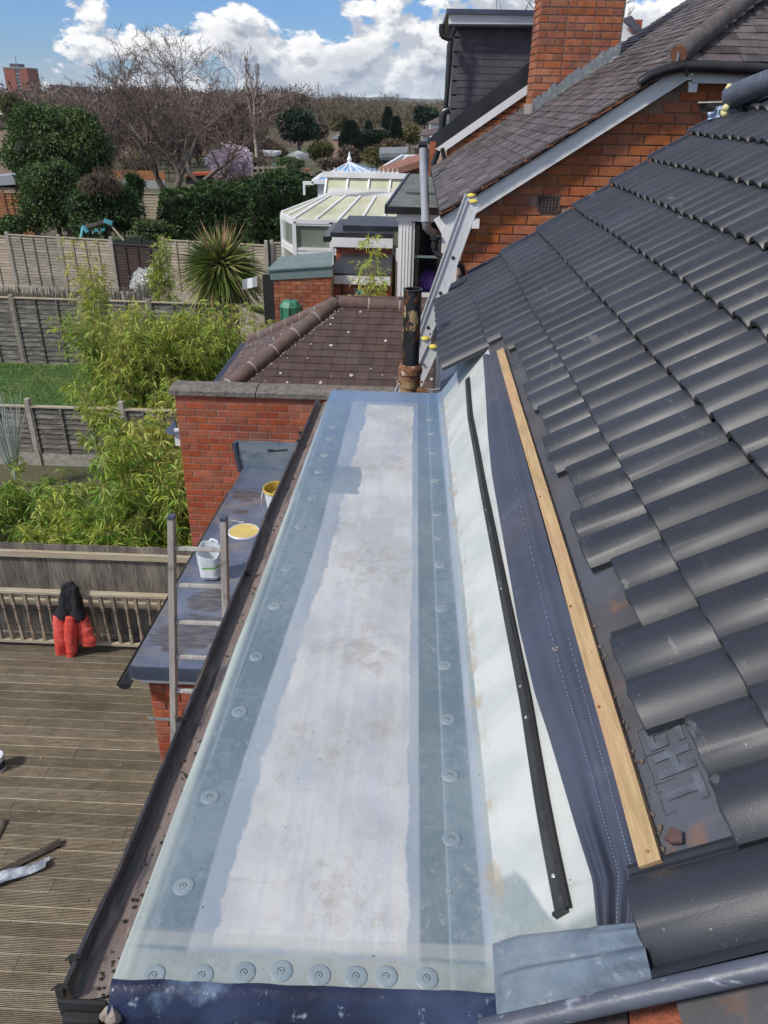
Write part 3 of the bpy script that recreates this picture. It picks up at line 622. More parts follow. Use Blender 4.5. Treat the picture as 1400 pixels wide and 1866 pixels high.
    # dirt
    dm = mul(strip(X, -.30, .03, .05), .9); d1 = mul(ss(t, nz(2.6, (1.2, .9, 1), 8, 9, .68), .43, .62), ss(t, nz(22, (1, .8, 1), 8, 4, .75), .44, .60)); d1 = mul(d1, dm)
    col = mixc(t, mul(d1, .60), col, (.31, .265, .21))
    d4 = mul(ss(t, nz(60, (1, 1.6, 1), 6, 33, .8), .56, .66), ss(t, nz(3.1, (1, 1, 1), 5, 17, .6), .50, .66)); col = mixc(t, mul(mul(d4, dm), .9), col, (.20, .16, .12))
    d2 = ss(t, nz(75, (1, 1, 1), 3, 2), .715, .745); col = mixc(t, mul(d2, .7), col, (.06, .055, .05))
    d3 = mul(ss(t, nz(16, (.3, 3.5, 1), 7, 6, .6), .63, .70), .30); col = mixc(t, d3, col, (.30, .28, .25))
    ed = mul(strip(add(X, mul(w1, .3)), .195, .232, .010), ss(t, nz(17, (1, .6, 1), 5, 8), .5, .66)); col = mixc(t, mul(ed, .55), col, (.33, .26, .17))
    wh = mul(ss(t, nz(48, (1, .7, 1), 6, 27, .75), .57, .64), .16); col = mixc(t, mul(wh, ss(t, nz(3, (1, 1, 1), 4, 52), .45, .6)), col, (.62, .64, .64))
    p = N(t, 'ShaderNodeBsdfPrincipled'); t.links.new(col, p.inputs['Base Color']); p.inputs['Specular IOR Level'].default_value = .38
    t.links.new(add(mul(nz(6, (1, 1, 1), 4, 2), .36), .24), p.inputs['Roughness'])
    b = N(t, 'ShaderNodeBump', Strength=.45, Distance=.003); hh = add(add(mul(nz(30, (1, 1, 1), 5, 1), .7), mul(nz(5, (1.4, .5, 1), 4, 61), 1.8)), mul(ss(t, nz(6), .46, .6), mul(nz(95, (1, 1, 1), 4), .8)))
    t.links.new(hh, b.inputs['Height']); t.links.new(b.outputs[0], p.inputs['Normal'])
    o = N(t, 'ShaderNodeOutputMaterial'); t.links.new(p.outputs[0], o.inputs[0]); return m
M['grp'] = grpmat()
M['disc'] = mat('grp_disc', [(.195, .25, .285), (.25, .305, .33)], 14, spec=.35, rough=.4, spots=[((.30, .34, .34), 6, .5, .7, .4)], bump=.2)
ny = 90
rows_ = []
for i in range(ny+1):
    Y = YN + (YF-YN)*i/ny; t = 1 - (Y-YN)/(YF-YN)                            # t: 1 near, 0 far
    e = flat_edge(Y); row = []
    # cross-section: drip edge, flat, upstand up to under the membrane
    z = flatz(Y); wob = lambda X: .0022*noise.noise((X*7, Y*2.2, 2.)) + .0015*math.sin(X*30)*noise.noise((0, Y*2, 9.))
    row += [(e-.004, Y, z-.035), (e-.004, Y, z-.006), (e+.003, Y, z+.001)]
    for X in sorted(list(np.linspace(e+.012, XS, 36))+[-.4655, -.4625, .1175, .1205]): 
        rim = .0035*math.exp(-((X+.385)/.006)**2)*.6
        step = (.0014 if .119 < X else 0)+(.0012 if X > -.464 else 0)
        row.append((X, Y, z+wob(X)+step+rim*.3))
    # end point on the roof plane below the membrane edge
    ff = None
    best = None
    for k in range(0, 61):
        q = atroof(*polyat(felt_edge, k/60), .060)
        if best is None or abs(q.y-Y) < best: best = abs(q.y-Y); ff = q
    xe = ff.x + .050; ze = roofz(xe, .066)
    for u in np.linspace(.06, 1, 12):
        uu = u; X = XS+.004 + (xe-XS-.004)*uu; lin = z+.003 + (ze-z-.003)*uu
        sag = -.022*math.sin(math.pi*uu)*(1-uu)**2
        row.append((X, Y, lin+sag+.002*noise.noise((X*9, Y*5, 4.))))
    rows_.append(row)
fb = MB().grid(rows_); roof_o = fb.build('fibreglass_surface', M['grp'], fr_, smooth=rad(50), fix=False)
bvh = BVHTree.FromPolygons([Vector(v) for v in fb.v], fb.f)
def hit(x, y):
    d = ray(x, y).normalized(); h = bvh.ray_cast(EYE, d); return (h[0], h[1]) if h[0] else (atflat(x, y), Vector((0, 0, 1)))
# timber kerb below so that the roof is a solid thing
kb = MB().prism([(XL+.02, YN+.02, flatz(YN)-.012), (.30, YN+.02, flatz(YN)-.012), (.30, YF-.02, flatz(YF)-.012), (XL+.02, YF-.02, flatz(YF)-.012)], (0, 0, -.25)); kb.build('roof_frame', M['blackmatt'], fr_)
# fixing discs
M['disc_dark'] = mat('disc_centre', [(.05, .065, .075), (.08, .10, .11)], 30, rough=.5, bump=.3)
disc = MB().lathe([(.0225, -.0012), (.0215, .0004), (.0205, .0013), (.0185, .0018), (.0095, .0026), (.0070, .0022)], n=24); disc.f = [f for f in disc.f if len(f) == 4]; disc.mi = [0]*len(disc.f)
disc.cur = 1; disc.lathe([(.0070, .0022), (.0062, .0010)], n=24); disc.f = disc.f[:-2]; disc.mi = disc.mi[:-2]; disc.cur = 0; disc.lathe([(.0062, .0010), (.0048, .0026), (.0018, .0024)], n=24); disc.f = disc.f[:-2]; disc.mi = disc.mi[:-2]; disc.cur = 1; disc.lathe([(.0018, .0024), (0, .0006)], n=24)
do = disc.build('fixing_disc', [M['disc'], M['disc_dark']], fr_, smooth=rad(35)); dme = do.data; dme.transform(Matrix.Translation(origin(fr_))); bpy.data.objects.remove(do)
dd = [(383,1452),(335,1615),(437,1297),(468,1197),(501,1105),(524,1036),(547,960),(570,908),(581,860),(592,830),(601,800),(607,778),
      (824,1528),(821,1413),(816,1311),(811,1213),(805,1109),(802,1030),(800,980),(797,937),(793,876),(790,825),(787,790),(784,765),
      (280,1778),(368,1778),(445,1773),(513,1770),(582,1778),(649,1780),(704,1780),(778,1783)]
for (x, y) in dd:
    p, n_ = hit(x, y); n_ = n_ if n_.z > 0 else -n_
    q = Vector((0, 0, 1)).rotation_difference(n_).to_matrix().to_4x4(); inst('fixing_disc', dme, fr_, Matrix.Translation(p+n_*.0005) @ q @ Matrix.Rotation(random.random()*6, 4, 'Z'))
p, _ = hit(818, 1624); MB().lathe([(.007, 0), (.007, .002), (.003, .003), (0, .001)], c=p, n=14).build('screw_head', M['disc'], fr_)
# near end: navy trim turned down
rows_ = []
for i in range(61):
    x = 203 + (915-203)*i/60; pt = atflat(x, 1801+ (26*i/60) + 4*noise.noise((i*.2, 0, 0)), .0); X = pt.x; Y = pt.y
    r = [Vector((X, Y+.012, flatz(Y)+.010)), Vector((X, Y, flatz(Y)+.013+.002*noise.noise((X*20, 1, 1)))), Vector((X, Y-.012, flatz(Y)-.006)), Vector((X, Y-.030+.004*noise.noise((X*25, 3, 1)), flatz(Y)-.020)), Vector((X, Y-.040+.006*noise.noise((X*18, 5, 1)), flatz(Y)-.06)), Vector((X, Y-.038, flatz(Y)-.14)), Vector((X, Y-.03, flatz(Y)-.26))]
    rows_.append(r)
MB().grid(rows_).build('end_trim', M['navy'], fr_, smooth=True, fix=False)
# ribbed profile flashing at the near right corner
rows_ = []
TL, TR, BL, BR = atflat(897, 1726), atroof(1166, 1697, .030), atflat(905, 1862, -.01), atroof(1184, 1798, .030)
for i in range(31):
    u = i/30; row = []
    for j in range(41):
        v = j/40; a = TL.lerp(TR, u); c = BL.lerp(BR, u); p = a.lerp(c, v)
        h = .012*min(1, v*9)**.6 + .010*math.exp(-((v-.62)/.10)**2)+.006*math.exp(-((v-.20)/.2)**2) - .010*math.exp(-((v-.45)/.09)**2) - .022*max(0, (v-.75)/.25)**1.5
        if u > .72: h += .003*math.cos(v*26)
        h = h*min(1, u*12+.05)**.6 + .0012*noise.noise((u*5, v*7, 2))
        row.append(p+Vector((-.35, 0, .93))*h + Vector((0, 0, .010+.016*min(1, u*5)*(1-.4*u))))
    rows_.append(row)
MB().grid(rows_).build('profile_flashing', M['grp_trim'], fr_, smooth=True, fix=False)
# ventilated eaves comb strip
cs = [(853,693),(858,760),(870,822),(881,885),(895,955),(910,1030),(926,1110),(942,1190),(961,1285),(976,1380),(991,1470),(1005,1545),(1018,1610),(1029,1664)]
comb = thing('eaves_vent_strip', 'thin black plastic comb vent strip screwed along the white upstand', 'vent strip', hit(1029, 1664)[0])
pts = []
for i in range(131):
    x, y = polyat(cs, i/130); p, n_ = hit(x, y); n_ = n_ if n_.z > 0 else -n_; pts.append((p, n_))
for _ in range(3):
    pts = [pts[0]] + [((pts[i-1][0]+pts[i][0]*2+pts[i+1][0])/4, (pts[i-1][1]+pts[i][1]*2+pts[i+1][1]).normalized()) for i in range(1, 130)] + [pts[-1]]
def frame_(i):
    p, n_ = pts[i]; d = (pts[min(i+1, 130)][0]-pts[max(i-1, 0)][0]).normalized(); s_ = n_.cross(d).normalized()
    if s_.x < 0: s_ = -s_
    return p, n_, d, s_
G = []; 
for i in range(131):
    p, n_, d, s_ = frame_(i); wd = .015
    G.append([p-s_*wd+n_*.002, p-s_*wd+n_*.009, p-s_*(wd-.004)+n_*.013, p+s_*.004+n_*.014, p+s_*.008+n_*.011, p+s_*.009+n_*.004])
MB().slab(G, (0, 0, -.0015)).build('strip_body', M['vent'], comb, smooth=rad(35), fix=False)
tb_ = MB()
for i in range(0, 130):
    a = frame_(i); c = frame_(i+1)
    for q in range(4):
        f = q/4; p = a[0].lerp(c[0], f); p0 = p+a[3]*.008+a[1]*.010; tb_.bar(p0, p+a[3]*.018+a[1]*.008, .0032, .004, a[1])
    tb_.bar(a[0]+a[3]*.0185+a[1]*.007, c[0]+a[3]*.0185+a[1]*.007, .003, .010, a[1])
tb_.build('comb_teeth', M['blackmatt'], comb, fix=False)['kind'] = 'stuff'
scr = MB().lathe([(.0045, 0), (.0045, .0012), (.003, .002), (.0012, .0012), (0, .0008)], n=14); so_ = scr.build('screw', M['screw'], comb); sme = so_.data; sme.transform(Matrix.Translation(origin(comb))); bpy.data.objects.remove(so_)
for (x, y) in ((1023, 1601), (965, 1311), (957, 1253), (925, 1078), (895, 930)):
    d = ray(x, y).normalized(); k = min(range(131), key=lambda i: (pts[i][0]-EYE).normalized().angle(d)); p, n_, d2, s_ = frame_(k)
    q = Vector((0, 0, 1)).rotation_difference(n_).to_matrix().to_4x4(); inst('screw', sme, comb, Matrix.Translation(p+n_*.0145+s_*.001) @ q)
e_ = frame_(130); eb = MB().bar(e_[0]-e_[2]*.004+e_[1]*.006-e_[3]*.004, e_[0]+e_[2]*.004+e_[1]*.006-e_[3]*.004, .030, .014, e_[1]); eb.build('end_cap', M['black'], comb)

# wrinkled lead roll and flashing at the far right corner of the flat roof
A = [atz(x, y, FZ-.12) for x, y in ((790, 708), (830, 700), (868, 690), (902, 672))]
MB().tube([at(785, 711, 4.66), at(812, 708, 4.70), at(845, 696, 4.74), at(880, 680, 4.78)], [.006, .010, .010, .008], 8).build('edge_roll', M['lead'], fr_, smooth=True)
MB().grid([[at(800, 700, 4.75), at(850, 690, 4.8), at(900, 668, 4.8)], [at(800, 670, 5.1), at(850, 662, 5.1), at(895, 655, 5.1)]]).build('corner_flashing', M['porch_edge'], fr_, fix=False)

# ================================================================== BOX GUTTER along the flat roof
gt = thing('box_gutter', 'long dark plastic gutter with brown silt along the fibreglass drip edge', 'gutter', (-.55, 1, FZ-.1))
ol = [(580, 724), (545, 803), (515, 870), (484, 940), (455, 1018), (405, 1135), (335, 1305), (283, 1428), (214, 1590), (160, 1700), (118, 1795)]
rows_ = []
for i in range(81):
    x, y = polyat(ol, i/80); p = atflat(x, y, .006); Y = p.y; xo = p.x; w = XL-xo; z = flatz(Y)-.006
    j1 = .003*noise.noise((Y*4, 1, 1))
    rows_.append([(xo-.004, Y, z-.10), (xo-.006, Y, z-.003), (xo-.004, Y, z), (xo+.002+j1, Y, z-.002), (xo+.005, Y, z-.026), (xo+.014, Y, z-.040), (xo+w*.45, Y, z-.046), (xo+w*.8, Y, z-.040), (XL-.006, Y, z-.030), (XL+.004, Y, z-.010)])
MB().grid(rows_).build('trough', M['gutter'], gt, smooth=rad(50), fix=False)
sr = []
for i in range(160):
    f = i/159; x, y = polyat(ol, f); p = atflat(x, y, .006); Y = p.y; xo = p.x; w = XL-xo; z = flatz(Y)-.006; row = []
    for u in np.linspace(.16+.16*noise.noise((Y*3, 5, 1)), 1.0, 9):
        row.append((xo+w*u, Y, z-.043+.020*u**2+.003*noise.noise((u*4, Y*12, 7))+.008*max(0, u-.5)))
    sr.append(row)
MB().grid(sr).build('silt', M['sediment'], gt, smooth=True, fix=False)
cl_ = MB()
for (x, y) in ((545, 803), (549, 788), (455, 1038), (333, 1310), (137, 1745), (112, 1800)):
    p = atflat(x, y, .006); cl_ = MB(); cl_.box((p.x-.010, p.y-.006, p.z-.025), (p.x+.004, p.y+.006, p.z+.001))
    cl_.tube([p+Vector((-.02, 0, -.01)), p+Vector((-.008, 0, .006)), p+Vector((.012, 0, .002))], 0.0022, 6); cl_.build('gutter_clip', M['blackmatt'], gt)

p = atflat(112, 1800, .02); ubx = MB(); ubx.box((p.x-.004, p.y-.020, p.z-.06), (p.x+.09, p.y-.012, p.z-.008)); ubx.box((p.x+.01, p.y-.04, p.z-.07), (p.x+.08, p.y-.022, p.z-.03)); ubx.build('gutter_end', M['blackmatt'], gt, bev=.003)
p = atflat(200, 1840, .0); rb = MB()
for k in range(9):
    a = Vector((p.x-.015+random.uniform(-.012, .012), p.y+random.uniform(-.03, .02), p.z-.05+random.uniform(-.02, .02))); rb.tube([a, a+Vector((.012, .003, .012)), a+Vector((.02, .012, .0))], [.008, .013, .006], 6)
rb.build('mortar_lump', M['cement'], gt)
# pebbles and grit lying on the silt
gr = MB()
for k in range(70):
    f = random.random()**.6; x, y = polyat(ol, f); p = atflat(x, y, .006); u = random.uniform(.45, .95); w = XL-p.x
    c = Vector((p.x+w*u, p.y, flatz(p.y)-.049+.020*u*u+.005)); r = random.uniform(.0015, .0045); gr.tube([c-Vector((r, 0, 0)), c, c+Vector((r, r, 0))], [r*.5, r, r*.4], 5)
gr.build('grit', M['splinter'], gt)['kind'] = 'stuff'

M['orange_tile'] = mat('orange_clay_tile', [(.34,.10,.05), (.24,.07,.038), (.36,.13,.07)], 18, rough=.9, bump=.8, spots=[((.05,.035,.03), 60, .60, .66, .8)])
# ================================================================== WALL BELOW the flat roof (seen only from the side)
bw = thing('bay_wall', 'brick wall of the bay under the fibreglass roof', 'wall', (-.1, 2.6, 0))
MB().box((-.44, YN+.05, 0), (.55, YF-.05, flatz(YF)-.27)).build('wall', M['mortar_red'], bw)
# roll trim at the bottom of the near verge and the old masonry under it
rt = thing('verge_roll', 'grey blue rounded plastic roll along the near verge of tiled roof', 'verge trim', atroof(1300, 1780, .1))
A = [atroof(1420, 1757, -.004), atroof(1200, 1806, -.004)]; dA = (A[1]-A[0]).normalized(); A = [A[0]-dA*.25, A[0], A[1], A[1]+dA*.12, A[1]+dA*.30]
MB().tube(A, .0165, 16).build('roll', M['dryverge'], rt, smooth=rad(50))
ow = thing('old_clay_tiles', 'old clay tiles below the verge roll, one orange and one mossy black', 'roof tiles', atroof(1250, 1860, .16))
for (x0, x1, y0, y1, mm, dz3) in ((1144, 1291, 1822, 1910, 'orange_tile', .0), (1297, 1470, 1786, 1900, 'mossy', .004), (1030, 1140, 1845, 1920, 'hip_tile', -.004)):
    q4 = [atroof(x0, y0+14, .15+dz3), atroof(x1, y0-14, .15+dz3), atroof(x1+10, y1, .15+dz3), atroof(x0+8, y1, .15+dz3)]
    MB().prism(q4, (SN*.012, 0, -CS*.012)).build('clay_tile', M[mm], ow, bev=.002)
q4 = [atroof(1000, 1800, .19), atroof(1500, 1720, .19), atroof(1560, 1990, .19), atroof(900, 1990, .19)]
MB().prism(q4, (0, 0, -.05)).build('tile_bed', M['blackmatt'], ow)
# slate chip beside the batten, mortar crumbs, sawdust
p = atroof(1222, 1533, .05); ch = MB().prism([p+Vector((-.012, .0, .004)), p+Vector((.004, .018, .012)), p+Vector((.016, .004, .018)), p+Vector((.012, -.016, .014)), p+Vector((-.004, -.010, .004))], (0, 0, .006)).build('tile_chip', M['hip_tile']); tag(ch, 'small broken brown tile chip beside the near end of the batten', 'chip')
cr = MB()
for k in range(150):
    t = random.uniform(.35, 1); i = min(int(t*N_), N_-1); base_ = Rs[i].lerp(Rs[i+1], random.random()); q = base_+Vector((CS, 0, SN))*abs(random.gauss(.004, .012))*(.4+t); q.z = roofz(q.x, .056); r = random.uniform(.0008, .0042)*(.6+t)
    cr.tube([q-Vector((0, r, 0)), q+Vector((0, 0, r*.6)), q+Vector((r, r, 0))], [r*.4, r, r*.4], 5)
tag(cr.build('mortar_crumbs', M['bark']), 'brown crumbs and sawdust lying along the right side of batten', 'debris', kind='stuff')
# bird dropping / mortar splash on the membrane
for (x, y, s, lab) in ((1012, 1183, .006, 'small white mortar splash on the blue grey membrane'),):
    p = atroof(x, y, .040); q = MB()
    for k in range(6): c = p+Vector((random.uniform(-s, s)*1.6, random.uniform(-s, s)*1.6, random.uniform(0, .003))); q.tube([c-Vector((s*.5, 0, 0)), c, c+Vector((s*.5, s*.2, 0))], [s*.3, s*.55, s*.2], 6)
    tag(q.build('mortar_splash', M['cement']), lab, 'splash')
# void under the lifted eaves tiles: dark timbers
# gutter end, polythene and foam with the top roll at the head of the tiled roof
tr_ = thing('ridge_roll', 'grey rounded ridge tile with yellow foam end at top of tiled roof', 'ridge tile', at(1340, 190, 5.9))
MB().tube([at(1332, 176, 5.9), at(1400, 150, 5.6), at(1470, 122, 5.3)], .075, 18).build('roll', M['dryverge'], tr_, smooth=rad(50))
fo_ = MB(); a = at(1332, 178, 5.88)
for k in range(10): 
    c = a+Vector((random.uniform(-.03, .0), random.uniform(-.03, .02), random.uniform(-.10, .06))); fo_.tube([c-Vector((.02, 0, .01)), c, c+Vector((.02, 0, .015))], [.012, .028, .01], 8)
fo_.build('foam', M['foam'], tr_, smooth=True)
ge = thing('gutter_end', 'black gutter end with blue polythene at head of tiled roof', 'gutter', at(1290, 210, 6.2))
MB().grid([[at(1273, 188, 6.3), at(1275, 203, 6.3), at(1285, 212, 6.3)], [at(1325, 186, 6.1), at(1322, 205, 6.1), at(1316, 214, 6.1)]]).build('trough', M['black'], ge)
MB().tube([at(1273, 188, 6.28), at(1325, 187, 6.15)], .012, 8).build('lip', M['black'], ge)
pb = []
for i in range(9):
    row = []
    for j in range(13):
        x = 1290+62*j/12; y = 197+26*i/8 - 10*j/12 + (8 if j < 3 else 0); d = 6.0 + .06*noise.noise((i*.7, j*.6, 1)); row.append(at(x, y, d))
    pb.append(row)
MB().grid(pb).build('polythene', M['bluepoly'], ge, smooth=rad(20))
MB().lathe([(.0, -.01), (.045, -.008), (.05, 0), (.0, .008)], c=at(1301, 218, 6.05), n=16).build('cap', M['dryverge'], ge)
# ================================================================== BRICKWORK
def brick_mesh(L, h, d, matl, seed):
    r = random.Random(seed); j = lambda a: r.uniform(-a, a); e = .004
    v = [(0, d, 0), (L, d, 0), (L, d, h), (0, d, h), (j(.001), e, j(.001)), (L+j(.001), e, j(.001)), (L+j(.001), e, h+j(.001)), (j(.001), e, h+j(.001)),
         (e+j(.002), j(.001), e), (L-e, j(.001), e+j(.002)), (L-e+j(.002), j(.001), h-e), (e, j(.001), h-e+j(.002))]
    f = [(3, 2, 1, 0), (0, 1, 5, 4), (1, 2, 6, 5), (2, 3, 7, 6), (3, 0, 4, 7), (4, 5, 9, 8), (5, 6, 10, 9), (6, 7, 11, 10), (7, 4, 8, 11), (8, 9, 10, 11)]
    me = bpy.data.meshes.new('brick'); me.from_pydata(v, [], f); me.materials.append(matl); return me
BM_ = {}
def bricks(parent, x0, x1, z0, z1, Y, matl, inside=None, L=.238, h=.086, gap=.011, rot=0, px=0, flemish=False, maxn=300, proud=.005):
    """bricks with faces towards -Y (rot 0) or towards -X (rot -90, then x runs along +Y reversed)"""
    n = 0; row = 0; z = z1-h
    R_ = Matrix.Rotation(rad(rot), 4, 'Z')
    while z > z0-h and n < maxn:
        x = x0; k = row % 2
        first = True
        while x < x1-.02:
            if flemish: l = (L if (k % 2 == 0) else L/2)
            else: l = L/2 if (first and row % 2) else L
            k += 1; first = False
            l = min(l, x1-x)
            if l > .04 and (inside is None or inside(x+l/2, z+h/2)):
                key = (round(l-gap, 3), round(h-gap, 3), matl.name, random.randint(0, 2))
                if key not in BM_: BM_[key] = brick_mesh(key[0], key[1], .03, matl, key[3])
                if rot == 0: T = Matrix.Translation((x, Y-proud, z))
                else: T = Matrix.Translation((px-proud, x+l-gap, z)) @ R_
                inst('brick', BM_[key], parent, T @ Matrix.Rotation(random.uniform(-.004, .004), 4, 'Y')); n += 1
                if n >= maxn: break
            x += l
        z -= h; row += 1
    return n

# ---- parapet wall across the yard
pw = thing('parapet_wall', 'red brick parapet wall topped with mossy grey concrete coping beyond flat roof', 'wall', (-1.8, 8.35, 0))
WY = 8.25; wl = at(318, 715, WY).x; wt = at(450, 722, WY).z
MB().box((wl+.004, WY, 0), (.3, WY+.23, wt)).build('core', M['mortar_red'], pw)
bricks(pw, wl, -.55, .55, wt, WY, M['brick'])
cx0 = wl-.05
for i, (a, b_) in enumerate(((cx0, at(465, 700, WY).x), (at(467, 700, WY).x, .05), (.06, .6))):
    g_ = []
    o_ = MB(); nx = 14
    for s_ in range(nx+1):
        X = a+(b_-a)*s_/nx; q = lambda k: .005*noise.noise((X*9, k*3.1, i))
        o_.v += [(X, WY-.045+q(1), wt+.002+q(2)), (X, WY-.045+q(3), wt+.055+q(4)), (X, WY+.10, wt+.085+q(5)), (X, WY+.275+q(6), wt+.070+q(7)), (X, WY+.275, wt+.002)]
    for s_ in range(nx):
        for k in range(5): k2 = (k+1) % 5; o_.f.append((s_*5+k, s_*5+k2, s_*5+5+k2, s_*5+5+k)); o_.mi.append(0)
    o_.f += [tuple(range(4, -1, -1)), tuple(nx*5+k for k in range(5))]; o_.mi += [0, 0]
    o_.build('coping_stone', M['coping'], pw)
def porchmat():
    m = M['porch0']; t = m.node_tree; p = [n for n in t.nodes if n.type == 'BSDF_PRINCIPLED'][0]; base = p.inputs['Base Color'].links[0].from_socket; ro = p.inputs['Roughness'].links[0].from_socket
    g = N(t, 'ShaderNodeNewGeometry'); n1 = N(t, 'ShaderNodeTexNoise', Scale=5., Detail=6, Roughness=.6); t.links.new(vmath(t, 'MULTIPLY', g.outputs['Position'], (1, 2.2, 1)), n1.inputs['Vector']); w = math_(t, 'MULTIPLY', math_(t, 'SUBTRACT', n1.outputs['Fac'], .5), 2.6)
    sp = N(t, 'ShaderNodeSeparateXYZ'); t.links.new(g.outputs['Position'], sp.inputs[0]); tot = None
    for (x, y, rx, ry) in ((388, 1092, 44, 22), (350, 1150, 70, 34), (450, 903, 30, 10), (440, 933, 14, 4), (320, 1180, 30, 12)):
        c = atporch(x, y); ex = (atporch(x+rx, y)-c).length; ey = (atporch(x, y+ry)-c).length
        d = math_(t, 'ADD', math_(t, 'POWER', math_(t, 'ABSOLUTE', math_(t, 'DIVIDE', math_(t, 'SUBTRACT', sp.outputs['X'], c.x), ex)), 2), math_(t, 'POWER', math_(t, 'ABSOLUTE', math_(t, 'DIVIDE', math_(t, 'SUBTRACT', sp.outputs['Y'], c.y), ey)), 2))
        mk = math_(t, 'SUBTRACT', 1, ss(t, math_(t, 'ADD', d, w), .85, 1.0)); tot = mk if tot is None else math_(t, 'MAXIMUM', tot, mk)
    n2 = N(t, 'ShaderNodeTexNoise', Scale=7., Detail=6, Roughness=.6); t.links.new(vmath(t, 'MULTIPLY', g.outputs['Position'], (1, 4, 1)), n2.inputs['Vector'])
    col = mixc(t, math_(t, 'MULTIPLY', tot, .9), base, mixc(t, ss(t, n2.outputs['Fac'], .4, .62), (.070, .066, .068), (.135, .130, .135))); t.links.new(col, p.inputs['Base Color'])
    t.links.new(math_(t, 'SUBTRACT', ro, math_(t, 'MULTIPLY', tot, .14)), p.inputs['Roughness']); return m
M['porch'] = porchmat()
# upstand of the porch roof against the wall
pf_ = thing('porch', 'flat roofed porch with blue grey fibreglass roof and red brick walls', 'porch', (-1.2, 6, 0))
YPN, YPF = atporch(235, 1215).y, WY
XPL = lambda Y: atporch(235, 1215).x + .04*(Y-YPN)/(YPF-YPN)
rows_ = []
for i in range(41):
    Y = YPN+(YPF-.004-YPN)*i/40; z = porchz(Y); xl = XPL(Y); r_ = [(xl-.004, Y, z-.12), (xl, Y, z-.01), (xl+.012, Y, z+.012), (xl+.03, Y, z+.010), (xl+.05, Y, z)]
    for X in np.linspace(xl+.12, -.42, 16): r_.append((X, Y, z+.0025*noise.noise((X*1.5, Y*.8, 5))))
    rows_.append(r_)
rows_ = [[(p[0], p[1]-.012, p[2]-.11) for p in rows_[0]], [(p[0], p[1]-.010, p[2]-.01) for p in rows_[0]], [(p[0], p[1]-.003, p[2]+.008) for p in rows_[0]]] + rows_
fbp = MB().grid(rows_); fbp.mi = [1 if i < 40 else 0 for i in range(len(fbp.f))]; 
fbp.build('porch_roof', [M['porch'], M['porch_edge']], pf_, smooth=rad(40), fix=False)
u0 = at(428, 803, WY-.02); MB().box((u0.x, WY-.03, porchz(WY)-.02), (-.42, WY-.008, u0.z)).build('wall_upstand', M['grp_trim'], pf_)
MB().prism([(u0.x, WY-.035, porchz(WY)+.02), (u0.x, WY-.035, u0.z), (u0.x-.03, WY-.05, u0.z-.02), (u0.x+.02, WY-.06, porchz(WY)-.06)], (.04, 0, 0)).build('flashing_tail', M['porch_edge'], pf_)
zf = porchz(YPN)-.12
xw = at(272, 1262, YPN+.10).x
MB().box((at(257, 1245, YPN+.03).x, YPN+.03, zf-.05), (-.42, YPN+.06, zf+.02)).build('fascia_board', M['upvc'], pf_)
zb2 = porchz(YPF)-.14; MB().prism([(xw+.03, YPN+.125, 0), (xw+.03, YPN+.125, zf), (xw+.03, YPF-.05, zb2), (xw+.03, YPF-.05, 0)], (-.46-xw-.03, 0, 0)).build('wall', M['mortar_red'], pf_)
bricks(pf_, xw, -.46, zf-1.6, zf-.045, YPN+.12, M['brick'])
MB().prism([(xw-.10, YPN+.07, zf-.06), (xw-.10, YPN+.07, zf), (xw-.10, YPF-.1, zb2), (xw-.10, YPF-.1, zb2-.06)], (.12, 0, 0)).build('soffit', M['upvc'], pf_)
# half round gutter on the porch's left side, seen end on
gl = []
for Y in np.linspace(YPN-.03, YPF-.4, 4): gl.append([(XPL(Y)-.045+.052*math.cos(a)-.0, Y, porchz(Y)-.135-.052*math.sin(a)) for a in np.linspace(0, math.pi, 9)])
pg_ = MB().slab(gl, (0, 0, -.003)); 
pg_.prism([(XPL(YPN)-.045+.054*math.cos(a), YPN-.036, porchz(YPN)-.133-.054*math.sin(a)) for a in np.linspace(0, math.pi, 9)], (0, .006, 0)); pg_.build('porch_gutter', M['black'], pf_)
def blob(cx, cy, rx, ry, seed, mt, name, label, cat, off=.0035, n=46, rough=.35, asp=None):
    r = []; 
    for i in range(n):
        a = 2*math.pi*i/n; k = 1+rough*noise.noise((math.cos(a)*1.6+seed, math.sin(a)*1.6, seed))+rough*.5*noise.noise((math.cos(a)*6+seed, math.sin(a)*6, 2))
        p = atporch(cx+rx*k*math.cos(a), cy+ry*k*math.sin(a)); r.append((p.x, p.y, porchz(p.y)+off+.002))
    o = MB().prism(r, (0, 0, .0012)).build(name, mt); return tag(o, label, cat)

# ---- bucket, lid, jug on the porch roof
def onp(x, y, dz=0): p = atporch(x, y); p.z = porchz(p.y)+.006+dz; return p
q = onp(510, 934)
bk = thing('resin_bucket', 'white plastic bucket smeared with yellow resin inside, standing on porch roof', 'bucket', q)
MB().lathe([(.118, 0), (.150, .27), (.152, .285), (.157, .285), (.157, .262), (.152, .260), (.1515, .285)][:5], c=q, n=32, caps=(True, False)).build('bucket_wall', M['bucket'], bk, smooth=rad(40), fix=False)
MB().lathe([(.132, .20), (.146, .283)], c=q, n=32, caps=(False, False)).build('resin_lining', M['resin'], bk, smooth=rad(40), fix=False); MB().lathe([(0, .20), (.1325, .2005)], c=q, n=32, caps=(False, False)).build('resin_fill', M['resin'], bk)
MB().lathe([(.147, .283), (.157, .288), (.160, .280), (.158, .262)], c=q, n=32, caps=(False, False)).build('rim', M['resin'], bk, smooth=True, fix=False)
a = [q+Vector((-.158*math.cos(t), .06-.12*math.sin(t)*.3, .25-.22*math.sin(t))) for t in np.linspace(-.2, 1.3, 8)]
MB().tube([q+Vector((-.158, 0, .25)), q+Vector((-.175, -.05, .18)), q+Vector((-.165, -.09, .10)), q+Vector((-.13, -.12, .05))], .003, 6).build('handle', M['steel'], bk)
q = onp(445, 970)
